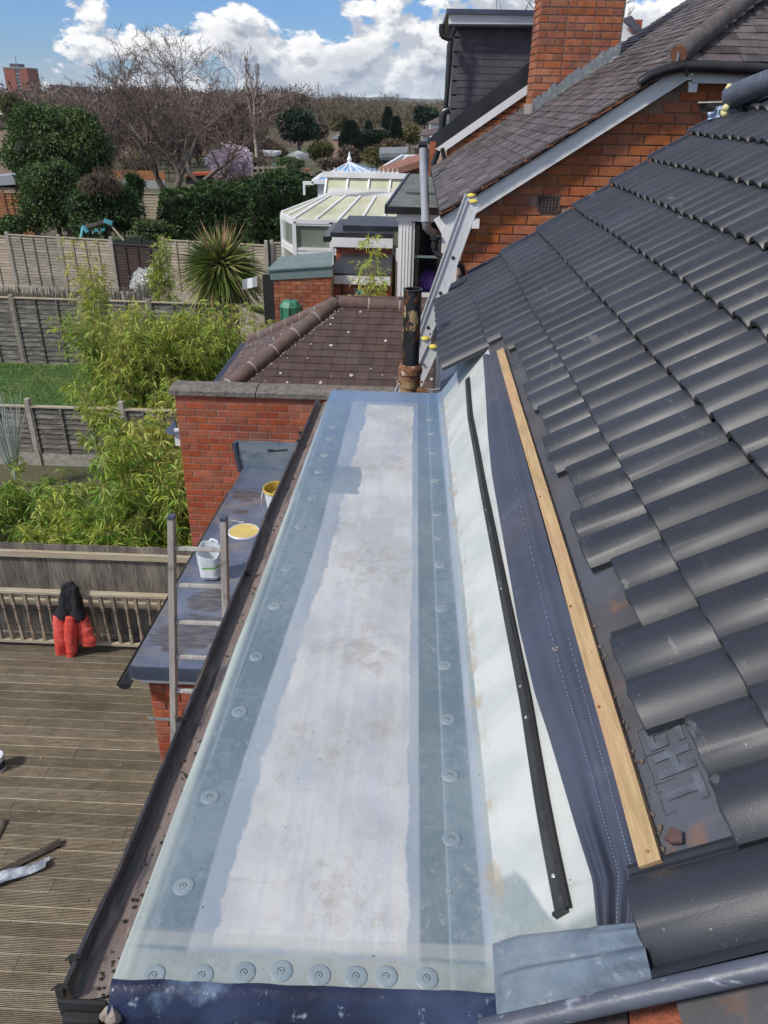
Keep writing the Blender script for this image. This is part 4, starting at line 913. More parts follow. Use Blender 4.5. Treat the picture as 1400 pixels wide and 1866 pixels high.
ld = thing('bucket_lid', 'round yellow resin stained bucket lid lying on the porch roof', 'lid', q)
MB().lathe([(0, .004), (.140, .004), (.142, .012), (.150, .013), (.158, .004), (.157, -.003)], c=q, n=40).build('lid_rim', M['bucket'], ld, smooth=rad(40))
MB().lathe([(0, .0075), (.05, .008), (.128, .007), (.136, .011), (.140, .012)], c=q, n=40).build('resin_skin', M['lid'], ld, smooth=rad(40), fix=False)
q = onp(432, 953); sc_ = MB(); sc_.bar(q+Vector((-.06, .02, .012)), q+Vector((.03, -.01, .012)), .02, .006); sc_.bar(q+Vector((.03, -.01, .012)), q+Vector((.08, -.03, .02)), .035, .004); tag(sc_.build('scraper', M['greyplastic']), 'small pale grey scraper lying beside the yellow lid', 'scraper')
q = onp(505, 868, .28); br_ = MB(); br_.bar(q+Vector((-.03, .05, .01)), q+Vector((.13, .05, .03)), .03, .012); br_.bar(q+Vector((-.10, .06, .01)), q+Vector((-.03, .05, .01)), .05, .016); tag(br_.build('brush', M['blackmatt']), 'dark brush laid across the far rim of the resin bucket', 'brush')
q = onp(386, 1052)
jg = thing('plastic_tub', 'cut open white plastic tub with green striped label on the porch roof', 'tub', q)
rows_ = []
for (z, rx, ry) in ((.004, .0, .0), (0, .060, .055), (.012, .080, .074), (.06, .090, .084), (.20, .100, .094), (.275, .102, .096), (.275, .096, .090), (.16, .093, .087), (.05, .080, .075), (.04, .0, .0)):
    rows_.append([q+Vector((rx*math.copysign(abs(math.cos(a))**.6, math.cos(a)), ry*math.copysign(abs(math.sin(a))**.6, math.sin(a)), z+(.03*math.sin(a)+.012*math.cos(3*a) if z > .25 else 0))) for a in np.linspace(0, 2*math.pi, 33)])
MB().grid(rows_).build('tub_body', M['milk'], jg, smooth=rad(50))
MB().tube([q+Vector((-.03, .10, .29)), q+Vector((.0, .11, .32)), q+Vector((.05, .10, .31)), q+Vector((.07, .08, .28))], .012, 8).build('handle', M['milk'], jg, smooth=True)
lb = []
for z in (.045, .155): lb.append([q+Vector((.0965*math.copysign(abs(math.cos(a))**.55, math.cos(a))*1.0, .0905*math.copysign(abs(math.sin(a))**.55, math.sin(a)), z)) for a in np.linspace(-2.2, -.25, 9)])
MB().grid(lb).build('label', M['label'], jg, fix=False)
lb = []
for z in (.128, .146): lb.append([q+Vector((.0975*math.copysign(abs(math.cos(a))**.55, math.cos(a))*1.0, .0915*math.copysign(abs(math.sin(a))**.55, math.sin(a)), z+.010*(a+2))) for a in np.linspace(-1.9, -.25, 9)])
MB().grid(lb).build('label_stripe', M['green'], jg, fix=False)
ll = MB()
for k in range(7):
    z = .06+.009*k; ll.grid([[q+Vector((.0972*math.copysign(abs(math.cos(a))**.55, math.cos(a)), .0912*math.copysign(abs(math.sin(a))**.55, math.sin(a)), z+d+.008*(a+2))) for a in np.linspace(-1.35, -.4, 5)] for d in (0, .003)])
ll.build('label_print', M['greyplastic'], jg, fix=False)['kind'] = 'stuff'

# ---- aluminium ladder in front of the porch
def rail_ladder(name, label, tops, bots, ext, w, d, matl, rungs, capm, group=None, cap_h=.02):
    pass
ld = thing('ladder', 'worn aluminium ladder standing in front of the low porch roof', 'ladder', at(360, 1330, 3.62)-Vector((0, 0, 2.6)))
Ta, Ba = at(313, 941, 4.03), at(318, 1330, 3.79); Tb, Bb = at(408, 944, 4.03), at(417, 1330, 3.79)
for T, B in ((Ta, Ba), (Tb, Bb)):
    d = (B-T).normalized(); B2 = T + d*4.3
    o_ = MB(); o_.bar(T, B2, .026, .066, (0, 1, .1)); o_.bar(T+Vector((.0, -.032, 0)), B2+Vector((.0, -.032, 0)), .036, .006, (0, 1, .1)); o_.bar(T+Vector((.0, .032, 0)), B2+Vector((.0, .032, 0)), .036, .006, (0, 1, .1)); o_.build('side_rail', M['alu_old'], ld)
    MB().bar(T-d*.008, T+d*.014, .034, .070, (0, 1, .1)).build('end_cap', M['porch_edge'], ld)
d = (Ba-Ta).normalized()
s0 = None
for y in (999, 1065.5, 1133, 1196, 1258, 1318):
    f = (y-941)/(1330-941); 
    # find the rail point that projects to this y
    lo_, hi_ = 0., 4.
    for _ in range(40):
        mid = (lo_+hi_)/2; p = Ta+d*mid-EYE; c = RM.T @ np.array(p); yy = 933+F*c[1]/c[2]
        if yy < y: lo_ = mid
        else: hi_ = mid
    p0 = Ta+d*lo_; p1 = Tb+(Bb-Tb).normalized()*lo_
    MB().bar(p0+Vector((.012, 0, 0)), p1-Vector((.012, 0, 0)), .030, .028, (0, .35, 1)).build('rung', M['alu_old'], ld, bev=.004)
for k in range(1, 11):
    lo2 = lo_+.25*k; p0 = Ta+d*lo2; p1 = Tb+(Bb-Tb).normalized()*lo2
    if p0.z < .05: break
    MB().bar(p0+Vector((.012, 0, 0)), p1-Vector((.012, 0, 0)), .030, .028, (0, .35, 1)).build('rung', M['alu_old'], ld, bev=.004)
sb = thing('perforated_strap', 'perforated galvanised metal strap sticking out behind the near ladder', 'metal strap', at(300, 1310, 3.95))
MB().bar(at(268, 1308, 3.95), at(330, 1313, 3.8), .004, .020, (0, 0, 1)).build('strap', M['steel'], sb)
for x in range(280, 330, 10): MB().tube([at(x, 1309+(x-268)*.08, 3.93-.0024*(x-268)), at(x, 1309+(x-268)*.08, 3.92-.0024*(x-268))], .003, 6).build('hole', M['blackmatt'], sb)
MB().tube([at(262, 1306, 3.95), at(272, 1310, 3.95)], [.005, .009], 8).build('rusty_end', M['rust'], sb)

# ================================================================== small hipped tile roof behind the parapet
hr = thing('hipped_outbuilding', 'small outbuilding with hipped brown tile roof spotted with pale lichen', 'outbuilding', (-1, 10.5, 0))
RL = at(612, 556, 10.6); RR = at(738, 566, 10.6); ez = 2.92
yn, yf = 9.0, 12.2; zr = RL.z
xl_ = RL.x-1.6; xr_ = 2.2
MB().box((xl_+.12, yn+.05, 0), (xr_, yf-.1, ez)).build('wall', M['mortar_red'], hr)
MB().add([(xl_, yn, ez), (xr_, yn, ez), (xr_, 10.6, zr-.03), (RL.x, 10.6, zr-.03), (xl_, yf, ez), (xr_, yf, ez)], [(0, 1, 2, 3), (0, 3, 4), (3, 2, 5, 4), (0, 4, 5, 1)]).build('roof_core', M['blackmatt'], hr, fix=False)
sl_ = math.atan2(zr-ez, 1.6); 
def plain_tile_mesh(w, L, th, matl, jit=.0):
    m_ = MB(); nx = 4; top = [[(x, y, .006*(4*(y/w)*(1-y/w))*0 - .030*x/L*0) for y in np.linspace(0, w, nx)] for x in (0, L)]
    m_.add([(0, 0, th), (0, w, th), (L, w, th), (L, 0, th), (0, 0, 0), (0, w, 0), (L, w, 0), (L, 0, 0), (.004, .003, th+.002), (.004, w-.003, th+.002)], [(0, 3, 2, 1), (4, 5, 6, 7), (0, 1, 5, 4), (1, 2, 6, 5), (3, 0, 4, 7)])
    o = m_.build('t', matl, base=(0, 0, 0)); me = o.data; bpy.data.objects.remove(o); me.name = 'plain_tile'; return me
tw = .172; gauge = .118
pt1 = plain_tile_mesh(tw-.004, gauge*1.5, .013, M['hip_tile'])
Ru = Matrix(((0, 1, 0), (math.cos(sl_), 0, -math.sin(sl_)), (math.sin(sl_), 0, math.cos(sl_)))).to_4x4()  # local x up slope (+Y,+Z), local y -> +X
nrow = int(math.hypot(1.6, zr-ez)/gauge)
cnt = 0; lich = MB()
for r_ in range(nrow, -1, -1):
    s_ = r_*gauge; Y = yn+s_*math.cos(sl_); Z = ez+s_*math.sin(sl_)
    x0 = RL.x - (10.6-Y) ; x = x0 + (tw/2 if r_ % 2 else 0)
    while x < .35:
        if cnt < 300: inst('roof_tile', pt1, hr, Matrix.Translation((x, Y, Z+.018+random.uniform(0, .004))) @ Ru @ Matrix.Rotation(random.uniform(-.012, .012), 4, 'Z') @ Matrix.Rotation(.075, 4, 'Y')); cnt += 1
        if random.random() < .16:
            c = Vector((x+random.uniform(0, tw), Y+random.uniform(.01, .09)*math.cos(sl_), 0)); c.z = ez+(c.y-yn)*math.tan(sl_)+.040; rr = random.choice((.008, .012, .018, .024))
            n8 = [(c.x+rr*random.uniform(.7, 1.2)*math.cos(a), c.y+rr*.85*random.uniform(.7, 1.2)*math.sin(a), c.z+rr*.85*math.sin(a)*math.tan(sl_)) for a in np.linspace(0, 5.6, 8)]
            lich.prism(n8, (0, -.0015, .003))
        x += tw
lich.build('lichen_spots', M['lichen'], hr)['kind'] = 'stuff'
# left end slope: same tiles, seen at a glancing angle, joined
sd_ = MB(); pts3 = (Vector((xl_, yn, ez)), Vector((xl_, yf, ez)), Vector((RL.x, 10.6, zr)))
for r_ in range(nrow+1):
    s_ = r_/nrow; a = pts3[0].lerp(pts3[2], s_); b2 = pts3[1].lerp(pts3[2], s_); n_ = max(1, int((b2-a).length/tw)); a2 = pts3[0].lerp(pts3[2], min(1, s_+1.25/nrow)); b3 = pts3[1].lerp(pts3[2], min(1, s_+1.25/nrow))
    for k in range(n_):
        p0, p1 = a.lerp(b2, k/n_), a.lerp(b2, (k+.97)/n_); p2, p3 = a2.lerp(b3, (k+.97)/n_), a2.lerp(b3, k/n_); up_ = Vector((-.4, 0, .9))*.024
        sd_.add([p0+up_, p1+up_, p2+up_*.3, p3+up_*.3, p0+up_*.3, p1+up_*.3], [(0, 1, 2, 3), (4, 5, 1, 0)])
sd_.build('side_tiles', M['hip_tile_i'], hr, fix=False)['kind'] = 'stuff'
lich2 = MB()
for k in range(120):
    a, b2 = random.random(), random.random(); p = pts3[0].lerp(pts3[1], a).lerp(pts3[2], b2)+Vector((-.012, 0, .030)); rr = random.choice((.008, .012, .018)); lich2.prism([p+Vector((rr*math.cos(t)*.85, rr*math.sin(t), rr*math.cos(t)*.55)) for t in np.linspace(0, 5.4, 7)], (-.002, 0, .003))
lich2.build('lichen_spots', M['lichen'], hr)['kind'] = 'stuff'
def ridge_run(parent, A, B, r, mt, seg=.42, name='ridge_tile', joint=M['cement'], n=12):
    A, B = Vector(A), Vector(B); L = (B-A).length; k = max(1, round(L/seg)); d = (B-A)/k
    for i in range(k):
        a = A+d*i; b2 = A+d*(i+1); MB().tube([a+d*.015, a+d*.02, b2-d*.03, b2-d*.01], [r*.97, r*1.02, r*.98, r*.96], n).build(name, mt, parent, smooth=rad(40))
        if i: MB().tube([a-d*.03, a+d*.02], [r*1.03, r*1.05], n).build('mortar_joint', joint, parent, smooth=rad(40))
ridge_run(hr, (xl_+.1, yn+.1, ez+.085), (RL.x, 10.6, zr+.03), .105, M['ridge'])
ridge_run(hr, (xl_+.05, yf-.05, ez+.06), (RL.x, 10.62, zr+.03), .085, M['ridge'])
ridge_run(hr, (RL.x+.04, 10.6, zr+.035), (1.1, 10.6, RR.z+.03-.05), .095, M['ridge'], seg=.45)
MB().bar((xl_-.06, yn-.1, ez-.03), (xl_-.06, yf, ez-.03), .09, .07).build('gutter', M['black'], hr)
MB().box((xl_-.02, yn-.1, ez-.30), (xl_+.01, yn+.2, ez-.06)).build('fascia', M['upvc'], hr)
# cement fillet under the near hip
cf = MB(); A_, B_ = Vector((xl_+.22, yn+.1, ez+.07)), Vector((RL.x+.10, 10.56, zr-.0))
for k in range(70): 
    p = A_.lerp(B_, k/70)+Vector((random.uniform(-.01, .02), 0, random.uniform(-.02, .0))); cf.tube([p, p+Vector((.02, .0, .012)), p+Vector((.02, .03, .02))], [.01, .022, .01], 5)
cf.build('mortar_bedding', M['cement'], hr)['kind'] = 'stuff'
# little dark roof end with white fascia at left of the parapet wall
sr_ = thing('gutter_corner', 'dark gutter corner with white fascia poking out left of the parapet wall', 'gutter', at(315, 800, 9.0)-Vector((0, 0, .2)))
MB().prism([at(300, 787, 9.0), at(318, 765, 9.2), at(326, 790, 8.9), at(312, 792, 8.9)], (0, .05, -.02)).build('gutter', M['porch_edge'], sr_)
MB().prism([at(317, 782, 8.95), at(327, 782, 8.95), at(329, 813, 8.95), at(320, 812, 8.95)], (0, .03, 0)).build('fascia', M['upvc'], sr_)

# ================================================================== cast iron vent pipe and triple ladder
q = at(745, 714, 4.86)
vp = thing('vent_pipe', 'rusty black cast iron vent pipe with flaking paint behind the flat roof', 'pipe', q-Vector((0, 0, .6)))
top = at(749, 520, 4.98); bx = q.x+.004
z0, z1 = q.z, top.z; r0 = .056
prof = [(r0+.003, z0-.6), (r0+.003, z0+.08)]
MB().lathe([(r0, z0+.17), (r0, z1-.012), (r0+.004, z1-.010), (r0+.005, z1), (r0-.006, z1), (r0-.008, z1-.16), (0.001, z1-.18)], c=(bx, 4.88, 0), n=28).build('pipe', M['rustpipe'], vp, smooth=rad(40), fix=False)
MB().lathe([(r0+.006, z0-.6), (r0+.006, z0+.02), (r0+.012, z0+.03), (r0+.016, z0+.045), (r0+.016, z0+.115), (r0+.024, z0+.125), (r0+.026, z0+.145), (r0+.022, z0+.165), (r0+.004, z0+.185)], c=(bx, 4.88, 0), n=28).build('collar', M['rust'], vp, smooth=rad(30), fix=False)
MB().tube([(bx+.03, 4.86, z0+.03), (bx+.09, 4.84, z0+.012), (bx+.15, 4.83, z0-.02)], [.03, .024, .014], 8).build('branch_stub', M['rust'], vp, smooth=True)
for sx in (-1, 1): MB().tube([(bx+sx*(r0+.012), 4.83, z0+.08), (bx+sx*(r0+.026), 4.82, z0+.085)], .008, 8).build('lug', M['rust'], vp)

tl_ = thing('triple_ladder', 'bright aluminium extension ladder with yellow end caps leaning beside the tiled roof', 'ladder', at(720, 712, 6.2)-Vector((0, 0, 2.4)))
def rail(a, b, w=.030, h=.098, cap=True, lab=None):
    d = (b-a).normalized(); o_ = MB(); o_.bar(a, b, w, h*.95, (1, 0, .3)); s = d.cross(Vector((0, 1, 0))).normalized()*h*.5
    for g_ in (s*.92, -s*.92): o_.bar(a+g_+Vector((0, -.010, 0)), b+g_+Vector((0, -.010, 0)), w*1.15, .008, d.cross(Vector((0, 1, 0))))
    o_.build('side_rail', M['alu'], tl_)
    if cap:
        for dy in (-.008,): MB().lathe([(.0, .014), (.020, .010), (.034, .0), (.034, -.010), (.0, -.012)], c=a-d*.008+Vector((0, dy, 0)), n=18).build('end_cap', M['yellow'], tl_, smooth=rad(40))
up1, dn1 = at(862, 368, 6.05), at(768, 630, 5.85)
dd_ = (dn1-up1)
rail(up1, up1+dd_*2.6)
v2_ = at(858, 357, 6.36)-at(862, 368, 6.05)
rail(up1+v2_, up1+v2_+dd_*2.6)
for k in range(1, 12):
    f = .0; p = up1 + dd_.normalized()*(.27*k+.14)
    MB().tube([p, p+v2_], .013, 8).build('rung', M['alu'], tl_)
    MB().tube([p-Vector((0, .024, 0)), p-Vector((0, .014, 0))], .013, 12).build('rung_end', M['blackmatt'], tl_)
a1 = at(787, 598, 5.95); rail(a1, a1+dd_*1.6); rail(at(775, 617, 5.75), at(775, 617, 5.75)+dd_*1.5); a3 = at(789, 632, 5.65); rail(a3, at(738, 742, 5.55)+(at(738, 742, 5.55)-a3)*2)
for (x, y) in ((770, 662), (784, 608), (790, 604)): 
    p = at(x, y, 5.6); MB().tube([p, p+Vector((0, -.02, 0))], .009, 8).build('bolt', M['screw'], tl_)
# ================================================================== NEIGHBOUR HOUSE (right)
nh = thing('neighbour_house', 'orange brick house gable with white bargeboard, old tiled roof and tall chimney', 'house', (2, 10, 0))
GY = 7.87; gA, gB = at(806, 428, GY), at(1258, 146, GY)                   # lower line of the bargeboard
gs = (gB.z-gA.z)/(gB.x-gA.x); gzl = lambda X: gA.z + gs*(X-gA.x)
bx0 = at(842, 440, GY).x; ztop = at(1330, 142, GY).z
MB().prism([(bx0, GY+.012, 0), (5.6, GY+.012, 0), (5.6, GY+.012, ztop), (gB.x, GY+.012, ztop-.02), (bx0, GY+.012, gzl(bx0)+.05)], (0, 5.5, 0)).build('wall', M['mortar'], nh)
air = at(1000, 371, GY)
def ing(x, z):
    if abs(x-air.x) < .13 and abs(z-air.z) < .09: return False
    if z > gzl(x)-.02 and x < gB.x+.1: return False
    if z > ztop: return False
    p = Vector((x, GY, z))-EYE; c = RM.T @ np.array(p); px = 700+F*c[0]/c[2]; py = 933+F*c[1]/c[2]
    vy = 540-.6536*(px-795)
    return px < 1460 and py < vy+40
ng = bricks(nh, bx0, 4.2, 3.9, ztop-.01, GY, M['brick_gable'], inside=ing, L=.248, h=.0895, maxn=295)
ab = MB(); ab.box((air.x-.107, GY-.006, air.z-.078), (air.x+.107, GY+.02, air.z+.078)); abo = ab.build('air_brick', M['ridge'], nh)
for i in range(6):
    for j in range(5): MB().box((air.x-.092+.032*i, GY-.009, air.z-.066+.027*j), (air.x-.092+.032*i+.020, GY-.004, air.z-.066+.027*j+.018)).build('vent_hole', M['blackmatt'], abo)
# bargeboard: three boards' faces butted
w1 = .158
P0, P1 = at(806, 428, GY-.12), at(1262, 140, GY-.12)
dv = (P1-P0).normalized(); pn = Vector((-dv.z, 0, dv.x))*w1
MB().prism([P0, P1, P1+pn, P0+pn], (0, .022, 0)).build('bargeboard', M['upvc2'], nh)
MB().prism([at(805, 414, GY-.124), at(856, 384, GY-.124), at(852, 421, GY-.124), at(814, 444, GY-.124), at(805, 444, GY-.124)], (0, .004, 0)).build('bargeboard_foot', M['upvc2'], nh)
MB().box(at(846, 398, GY-.10), at(872, 410, GY)+Vector((0, 0, -.02))).build('bargeboard_bracket', M['upvc2'], nh)
MB().prism([P0+Vector((0, .03, 0)), P1+Vector((0, .03, 0)), P1+Vector((0, .03, .03)), P0+Vector((0, .03, .03))], (0, .09, 0)).build('soffit', M['upvc2'], nh)
fz = at(1300, 145, GY-.12)
MB().box((P1.x+.003, GY-.12, at(1300, 152, GY-.12).z), (5.4, GY-.10, at(1300, 134, GY-.12).z)).build('fascia_board', M['upvc2'], nh)
MB().prism([at(1256, 149, GY-.12), at(1272, 151, GY-.12), at(1270, 168, GY-.12), at(1255, 168, GY-.12)], (0, .03, 0)).build('board_end', M['upvc2'], nh)
# roof planes
plz = lambda X: P0.z+.222 + gs*(X-P0.x)
zhip = at(1300, 117, GY-.2).z+.01
sl2 = math.atan(gs); XE = P0.x-.03; XRID = 3.95; YB = 13.35; YV2 = GY-.16
rc = MB(); HZ = gB.z+.14                                                  # half hip starts here
XH = P0.x+(zhip-P0.z-.222)/gs
Xr2 = XRID
# main slope (polygon with the hip cut), far slope, hip
apexY = YV2 + (XRID-XH)
poly = [(XE, YV2, plz(XE)-.02), (XH, YV2, plz(XH)-.02), (XRID, apexY, plz(XRID)-.02), (XRID, YB, plz(XRID)-.02), (XE, YB, plz(XE)-.02)]
rc.prism(poly, (0, 0, -.03)); rc.build('roof_core', M['blackmatt'], nh)
rc = MB(); rc.add([(XH, YV2, zhip-.015), (6.2, YV2, zhip-.015), (6.2, YV2+2.4, zhip-.015+2.4*gs), (XH+2.4, YV2+2.4, zhip-.015+2.4*gs)], [(0, 1, 2, 3)])
MB().box((gB.x+.03, GY-.095, at(1300, 150, GY-.1).z), (5.4, GY+.008, zhip-.03)).build('eaves_box', M['upvc2'], nh); rc.add([(XRID, apexY, plz(XRID)-.02), (XRID, YB, plz(XRID)-.02), (7, YB, plz(XRID)-2), (7, apexY, plz(XRID)-2)], [(0, 1, 2, 3)]); rc.build('hip_core', M['blackmatt'], nh, fix=False)
pt2 = plain_tile_mesh(.154, .20, .016, M['plain_tile'])
Rm = Matrix(((math.cos(sl2), 0, -math.sin(sl2)), (0, 1, 0), (math.sin(sl2), 0, math.cos(sl2)))).to_4x4()
g2 = .112; cand = []
s_ = 0; r_ = 0
slopeL = (XRID-XE)/math.cos(sl2)
while s_ < slopeL:
    X = XE+s_*math.cos(sl2); y = YV2-.02+(.0825 if r_ % 2 else 0)
    while y < YB-.05:
        if X > XH and y < YV2+(X-XH)-.05: y += .165; continue
        wob = .012*noise.noise((X*1.2, y*.8, 3)) + .010*math.exp(-((X-1.0)/.5)**2)*-1
        cand.append((X, y, plz(X)-.0+wob)); y += .165
    s_ += g2; r_ += 1
def pxof(p):
    c = RM.T @ np.array(Vector(p)-EYE); return 700+F*c[0]/c[2], 933+F*c[1]/c[2], c[2]
ok = []
for c in cand:
    x, y, d = pxof(c)
    if -50 < x < 1500 and -60 < y: ok.append((d, c))
ok.sort(); far = MB(); tr2 = MB()
for i, (d, c) in enumerate(ok):
    T = Matrix.Translation((c[0], c[1], c[2]+random.uniform(0, .008))) @ Rm @ Matrix.Rotation(random.uniform(-.03, .03), 4, 'Z') @ Matrix.Rotation(.075+random.uniform(-.015, .03), 4, 'Y')
    if i < 290: inst('roof_tile', pt2, nh, T)
    else:
        vs = [T @ v.co for v in pt2.vertices]; far.add(vs[:8], [(0, 3, 2, 1), (0, 1, 5, 4), (1, 2, 6, 5), (3, 0, 4, 7)])
far.build('roof_tiles', M['plain_tile_i'], nh, fix=False)['kind'] = 'stuff'
# orange undercloak tiles along the verge
M['undercloak'] = mat('orange_undercloak', [(.27,.115,.06), (.17,.075,.05)], 14, rough=.9, bump=.7, objrand=.3)
uc = MB().box((0, 0, 0), (.16, .10, .014)); uo = uc.build('t', M['undercloak'], base=(0, 0, 0)); ume = uo.data; bpy.data.objects.remove(uo)
s_ = 0
while XE+s_*math.cos(sl2) < XH-.1:
    X = XE+s_*math.cos(sl2)
    if X > P0.x-.05: inst('undercloak_tile', ume, nh, Matrix.Translation((X, YV2-.015, plz(X)-.018)) @ Rm @ Matrix.Rotation(.10, 4, 'Y'))
    s_ += .112
# hip tiles facing the camera
slh = math.atan(gs); Rh = Matrix(((0, 1, 0), (math.cos(slh), 0, -math.sin(slh)), (math.sin(slh), 0, math.cos(slh)))).to_4x4()
pt3 = plain_tile_mesh(.161, .20, .014, M['plain_tile'])
for r_ in range(0, 13):
    Y = YV2+r_*g2*math.cos(slh); z = zhip+r_*g2*math.sin(slh)+.004; x = XH+(Y-YV2)+(.08 if r_ % 2 else 0)+.05
    while x < 3.75: inst('hip_face_tile', pt3, nh, Matrix.Translation((x, Y, z+random.uniform(0, .005))) @ Rh @ Matrix.Rotation(random.uniform(-.02, .02), 4, 'Z') @ Matrix.Rotation(.06, 4, 'Y')); x += .165
hA = Vector((XH-.01, YV2-.03, zhip+.055)); hB = hA+Vector((1, 1, gs*1.02))*1.7
ridge_run(nh, hA, hB, .085, M['ridge_grey'], seg=.36, joint=M['ridge'], n=16)
MB().lathe([(0, -.004), (.075, -.004), (.078, 0), (0, .0)], n=18).build('ridge_end', M['undercloak'], nh) if False else None
d_ = (hA-hB).normalized(); MB().tube([hA-d_*.012, hA+d_*.006], .074, 16).build('ridge_mortar', M['undercloak'], nh)
MB().bar(hA+d_*.010+Vector((0, 0, .09)), hA+d_*.014-Vector((0, 0, .09)), .02, .01, (0, 1, 0)).build('hip_iron', M['lead'], nh)
# main ridge of the slope, against the sky
ridge_run(nh, (XRID, apexY+.2, plz(XRID)+.01), (XRID, YB, plz(XRID)+.01), .07, M['ridge_grey'])
# black gutter across the half hip, with bent end
gz_ = plz(XH)-.05; gp = [at(1165, 152, GY-.20), at(1185, 138, GY-.20), at(1215, 127, GY-.20), at(1245, 121, GY-.20), at(1320, 124, GY-.20), at(1420, 129, GY-.20)]
MB().tube(gp, [.04, .048, .050, .050, .050, .05], 12).build('gutter', M['black'], nh, smooth=rad(50))
MB().bar(at(1250, 126, GY-.24), at(1252, 138, GY-.22), .02, .02).build('gutter_bracket', M['black'], nh)

# chimney
ch = thing('chimney_stack', 'tall orange brick chimney stack with grey lead flashing at its foot', 'chimney', (2, 12, 6))
CY = 11.7; cx0, cx1 = at(968, 200, CY).x, at(1130, 95, CY).x; cd = .62
MB().box((cx0+.006, CY+.006, plz(cx0)-.3), (cx1-.006, CY+cd-.006, 8.9)).build('core', M['mortar_light'], ch)
inr = lambda x, z: z > plz(x)-.05 and z < 8.6
bricks(ch, cx0, cx1, plz(cx0)-.1, 8.55, CY, M['brick_chimney'], inside=inr, flemish=True, L=.236, h=.0845, gap=.014, maxn=200, proud=.008)
bricks(ch, CY+.02, CY+cd-.02, plz(cx0)-.1, 8.55, 0, M['brick_chimney'], rot=-90, px=cx0, L=.236, h=.0845, gap=.014, maxn=90, proud=.008)
fl = MB(); nst = 11
for k in range(nst):
    xa = cx0+(cx1-cx0)*k/nst; xb = cx0+(cx1-cx0)*(k+1)/nst; zb = plz((xa+xb)/2)
    h_ = .13+random.uniform(0, .05); fl.prism([(xa, CY-.016, plz(xa)+.0), (xb, CY-.016, plz(xb)+.0), (xb, CY-.016, plz(xb)+h_+.02), ((xa*.6+xb*.4), CY-.016, plz(xb)+h_-.02), (xa, CY-.016, plz(xa)+h_)], (0, .006, 0))
fl.build('lead_flashing', M['lead'], ch)
MB().box((cx0-.02, CY-.03, plz(cx0)-.02), (cx0+.02, CY+cd, plz(cx0)+.12)).build('mortar_fillet', M['cement'], ch)
ap = MB().bar(at(1100, 128, CY-.1), at(1128, 103, CY-.05), .10, .012, (0, -.3, 1)); ap.build('lead_apron', M['lead'], ch)

# ================================================================== next house: gable strip, dormer clad in slates
dh = thing('dormer_house', 'house beyond with dark slate hung dormer, white fascia and black drainpipe', 'house', (1.5, 15, 0))
DY = 13.62
A0, A1 = at(800, 283, DY), at(985, 155, DY); ds = (A1.z-A0.z)/(A1.x-A0.x); dz_ = lambda X: A0.z+ds*(X-A0.x)
w0 = at(815, 290, DY).x
MB().prism([(w0, DY+.05, 0), (2.5, DY+.05, 0), (2.5, DY+.05, dz_(2.5)-.2), (w0, DY+.05, dz_(w0))], (0, 6, 0)).build('wall', M['mortar'], dh)
bricks(dh, w0, 2.1, 5.3, 7.0, DY+.04, M['brick_gable'], inside=lambda x, z: z < dz_(x)-.03 and z > plz(x)-.05, maxn=120)
d_ = (A1-A0).normalized(); n_ = Vector((-d_.z, 0, d_.x))
MB().prism([A0, A1, A1+n_*.11, A0+n_*.11], (0, .03, 0)).build('bargeboard', M['upvc'], dh)
MB().prism([A0+n_*.11-d_*.06, A1+n_*.11, A1+n_*.36, A0+n_*.30-d_*.02], (0, .25, 0)).build('roof_edge', M['rubber'], dh)
C0, C1 = at(826, 46, DY+.30), at(806, 292, DY+.30); cxl = at(828, 60, DY+.30).x; ct = at(900, 48, DY+.30).z
MB().box((cxl+.02, DY+.32, 4), (2.6, DY+4.5, ct)).build('dormer_body', M['blackmatt'], dh)
slm = MB().box((0, 0, 0), (.156, .010, .17)); so2 = slm.build('t', M['slate'], base=(0, 0, 0)); slme = so2.data; bpy.data.objects.remove(so2)
sg = .098; n = 0; z = ct-.14; r_ = 0; fs = MB()
while z > 5.4:
    x = cxl+(.08 if r_ % 2 else 0)
    while x < 2.35:
        if z > dz_(x)+.05:
            T = Matrix.Translation((x, DY+.300+random.uniform(0, .002), z)) @ Matrix.Rotation(rad(-4), 4, 'X')
            if n < 290: inst('slate', slme, dh, T); n += 1
            else: fs.add([T @ v.co for v in slme.vertices], [tuple(p.vertices) for p in slme.polygons])
        x += .16
    z -= sg; r_ += 1
if fs.v: fs.build('slates', M['slate'], dh)['kind'] = 'stuff'
r_ = 0; z = ct-.14; fe = MB()
while z > 5.2:
    for k in range(6): fe.box((cxl-.012+.001*(k % 2), DY+.31+.17*k, z), (cxl+.01, DY+.31+.17*k+.165, z+.092))
    z -= sg
fe.build('slates', M['feltroof'], dh)['kind'] = 'stuff'
MB().box((cxl-.10, DY+.16, ct-.01), (2.65, DY+.18, ct+.135)).build('fascia_board', M['upvc'], dh)
MB().box((cxl-.14, DY+.10, ct+.137), (2.7, DY+4.6, ct+.20)).build('roof_sheet', M['porch_edge'], dh)
MB().tube([(cxl-.10, DY+.13, ct-.02), (2.65, DY+.13, ct+.0)], .030, 8).build('gutter', M['black'], dh)
MB().tube([at(905, 0, 15), at(906, 30, 15)], .008, 5).build('aerial', M['steel'], dh); MB().tube([at(898, 22, 15), at(912, 20, 15)], .006, 5).build('aerial_arm', M['steel'], dh)
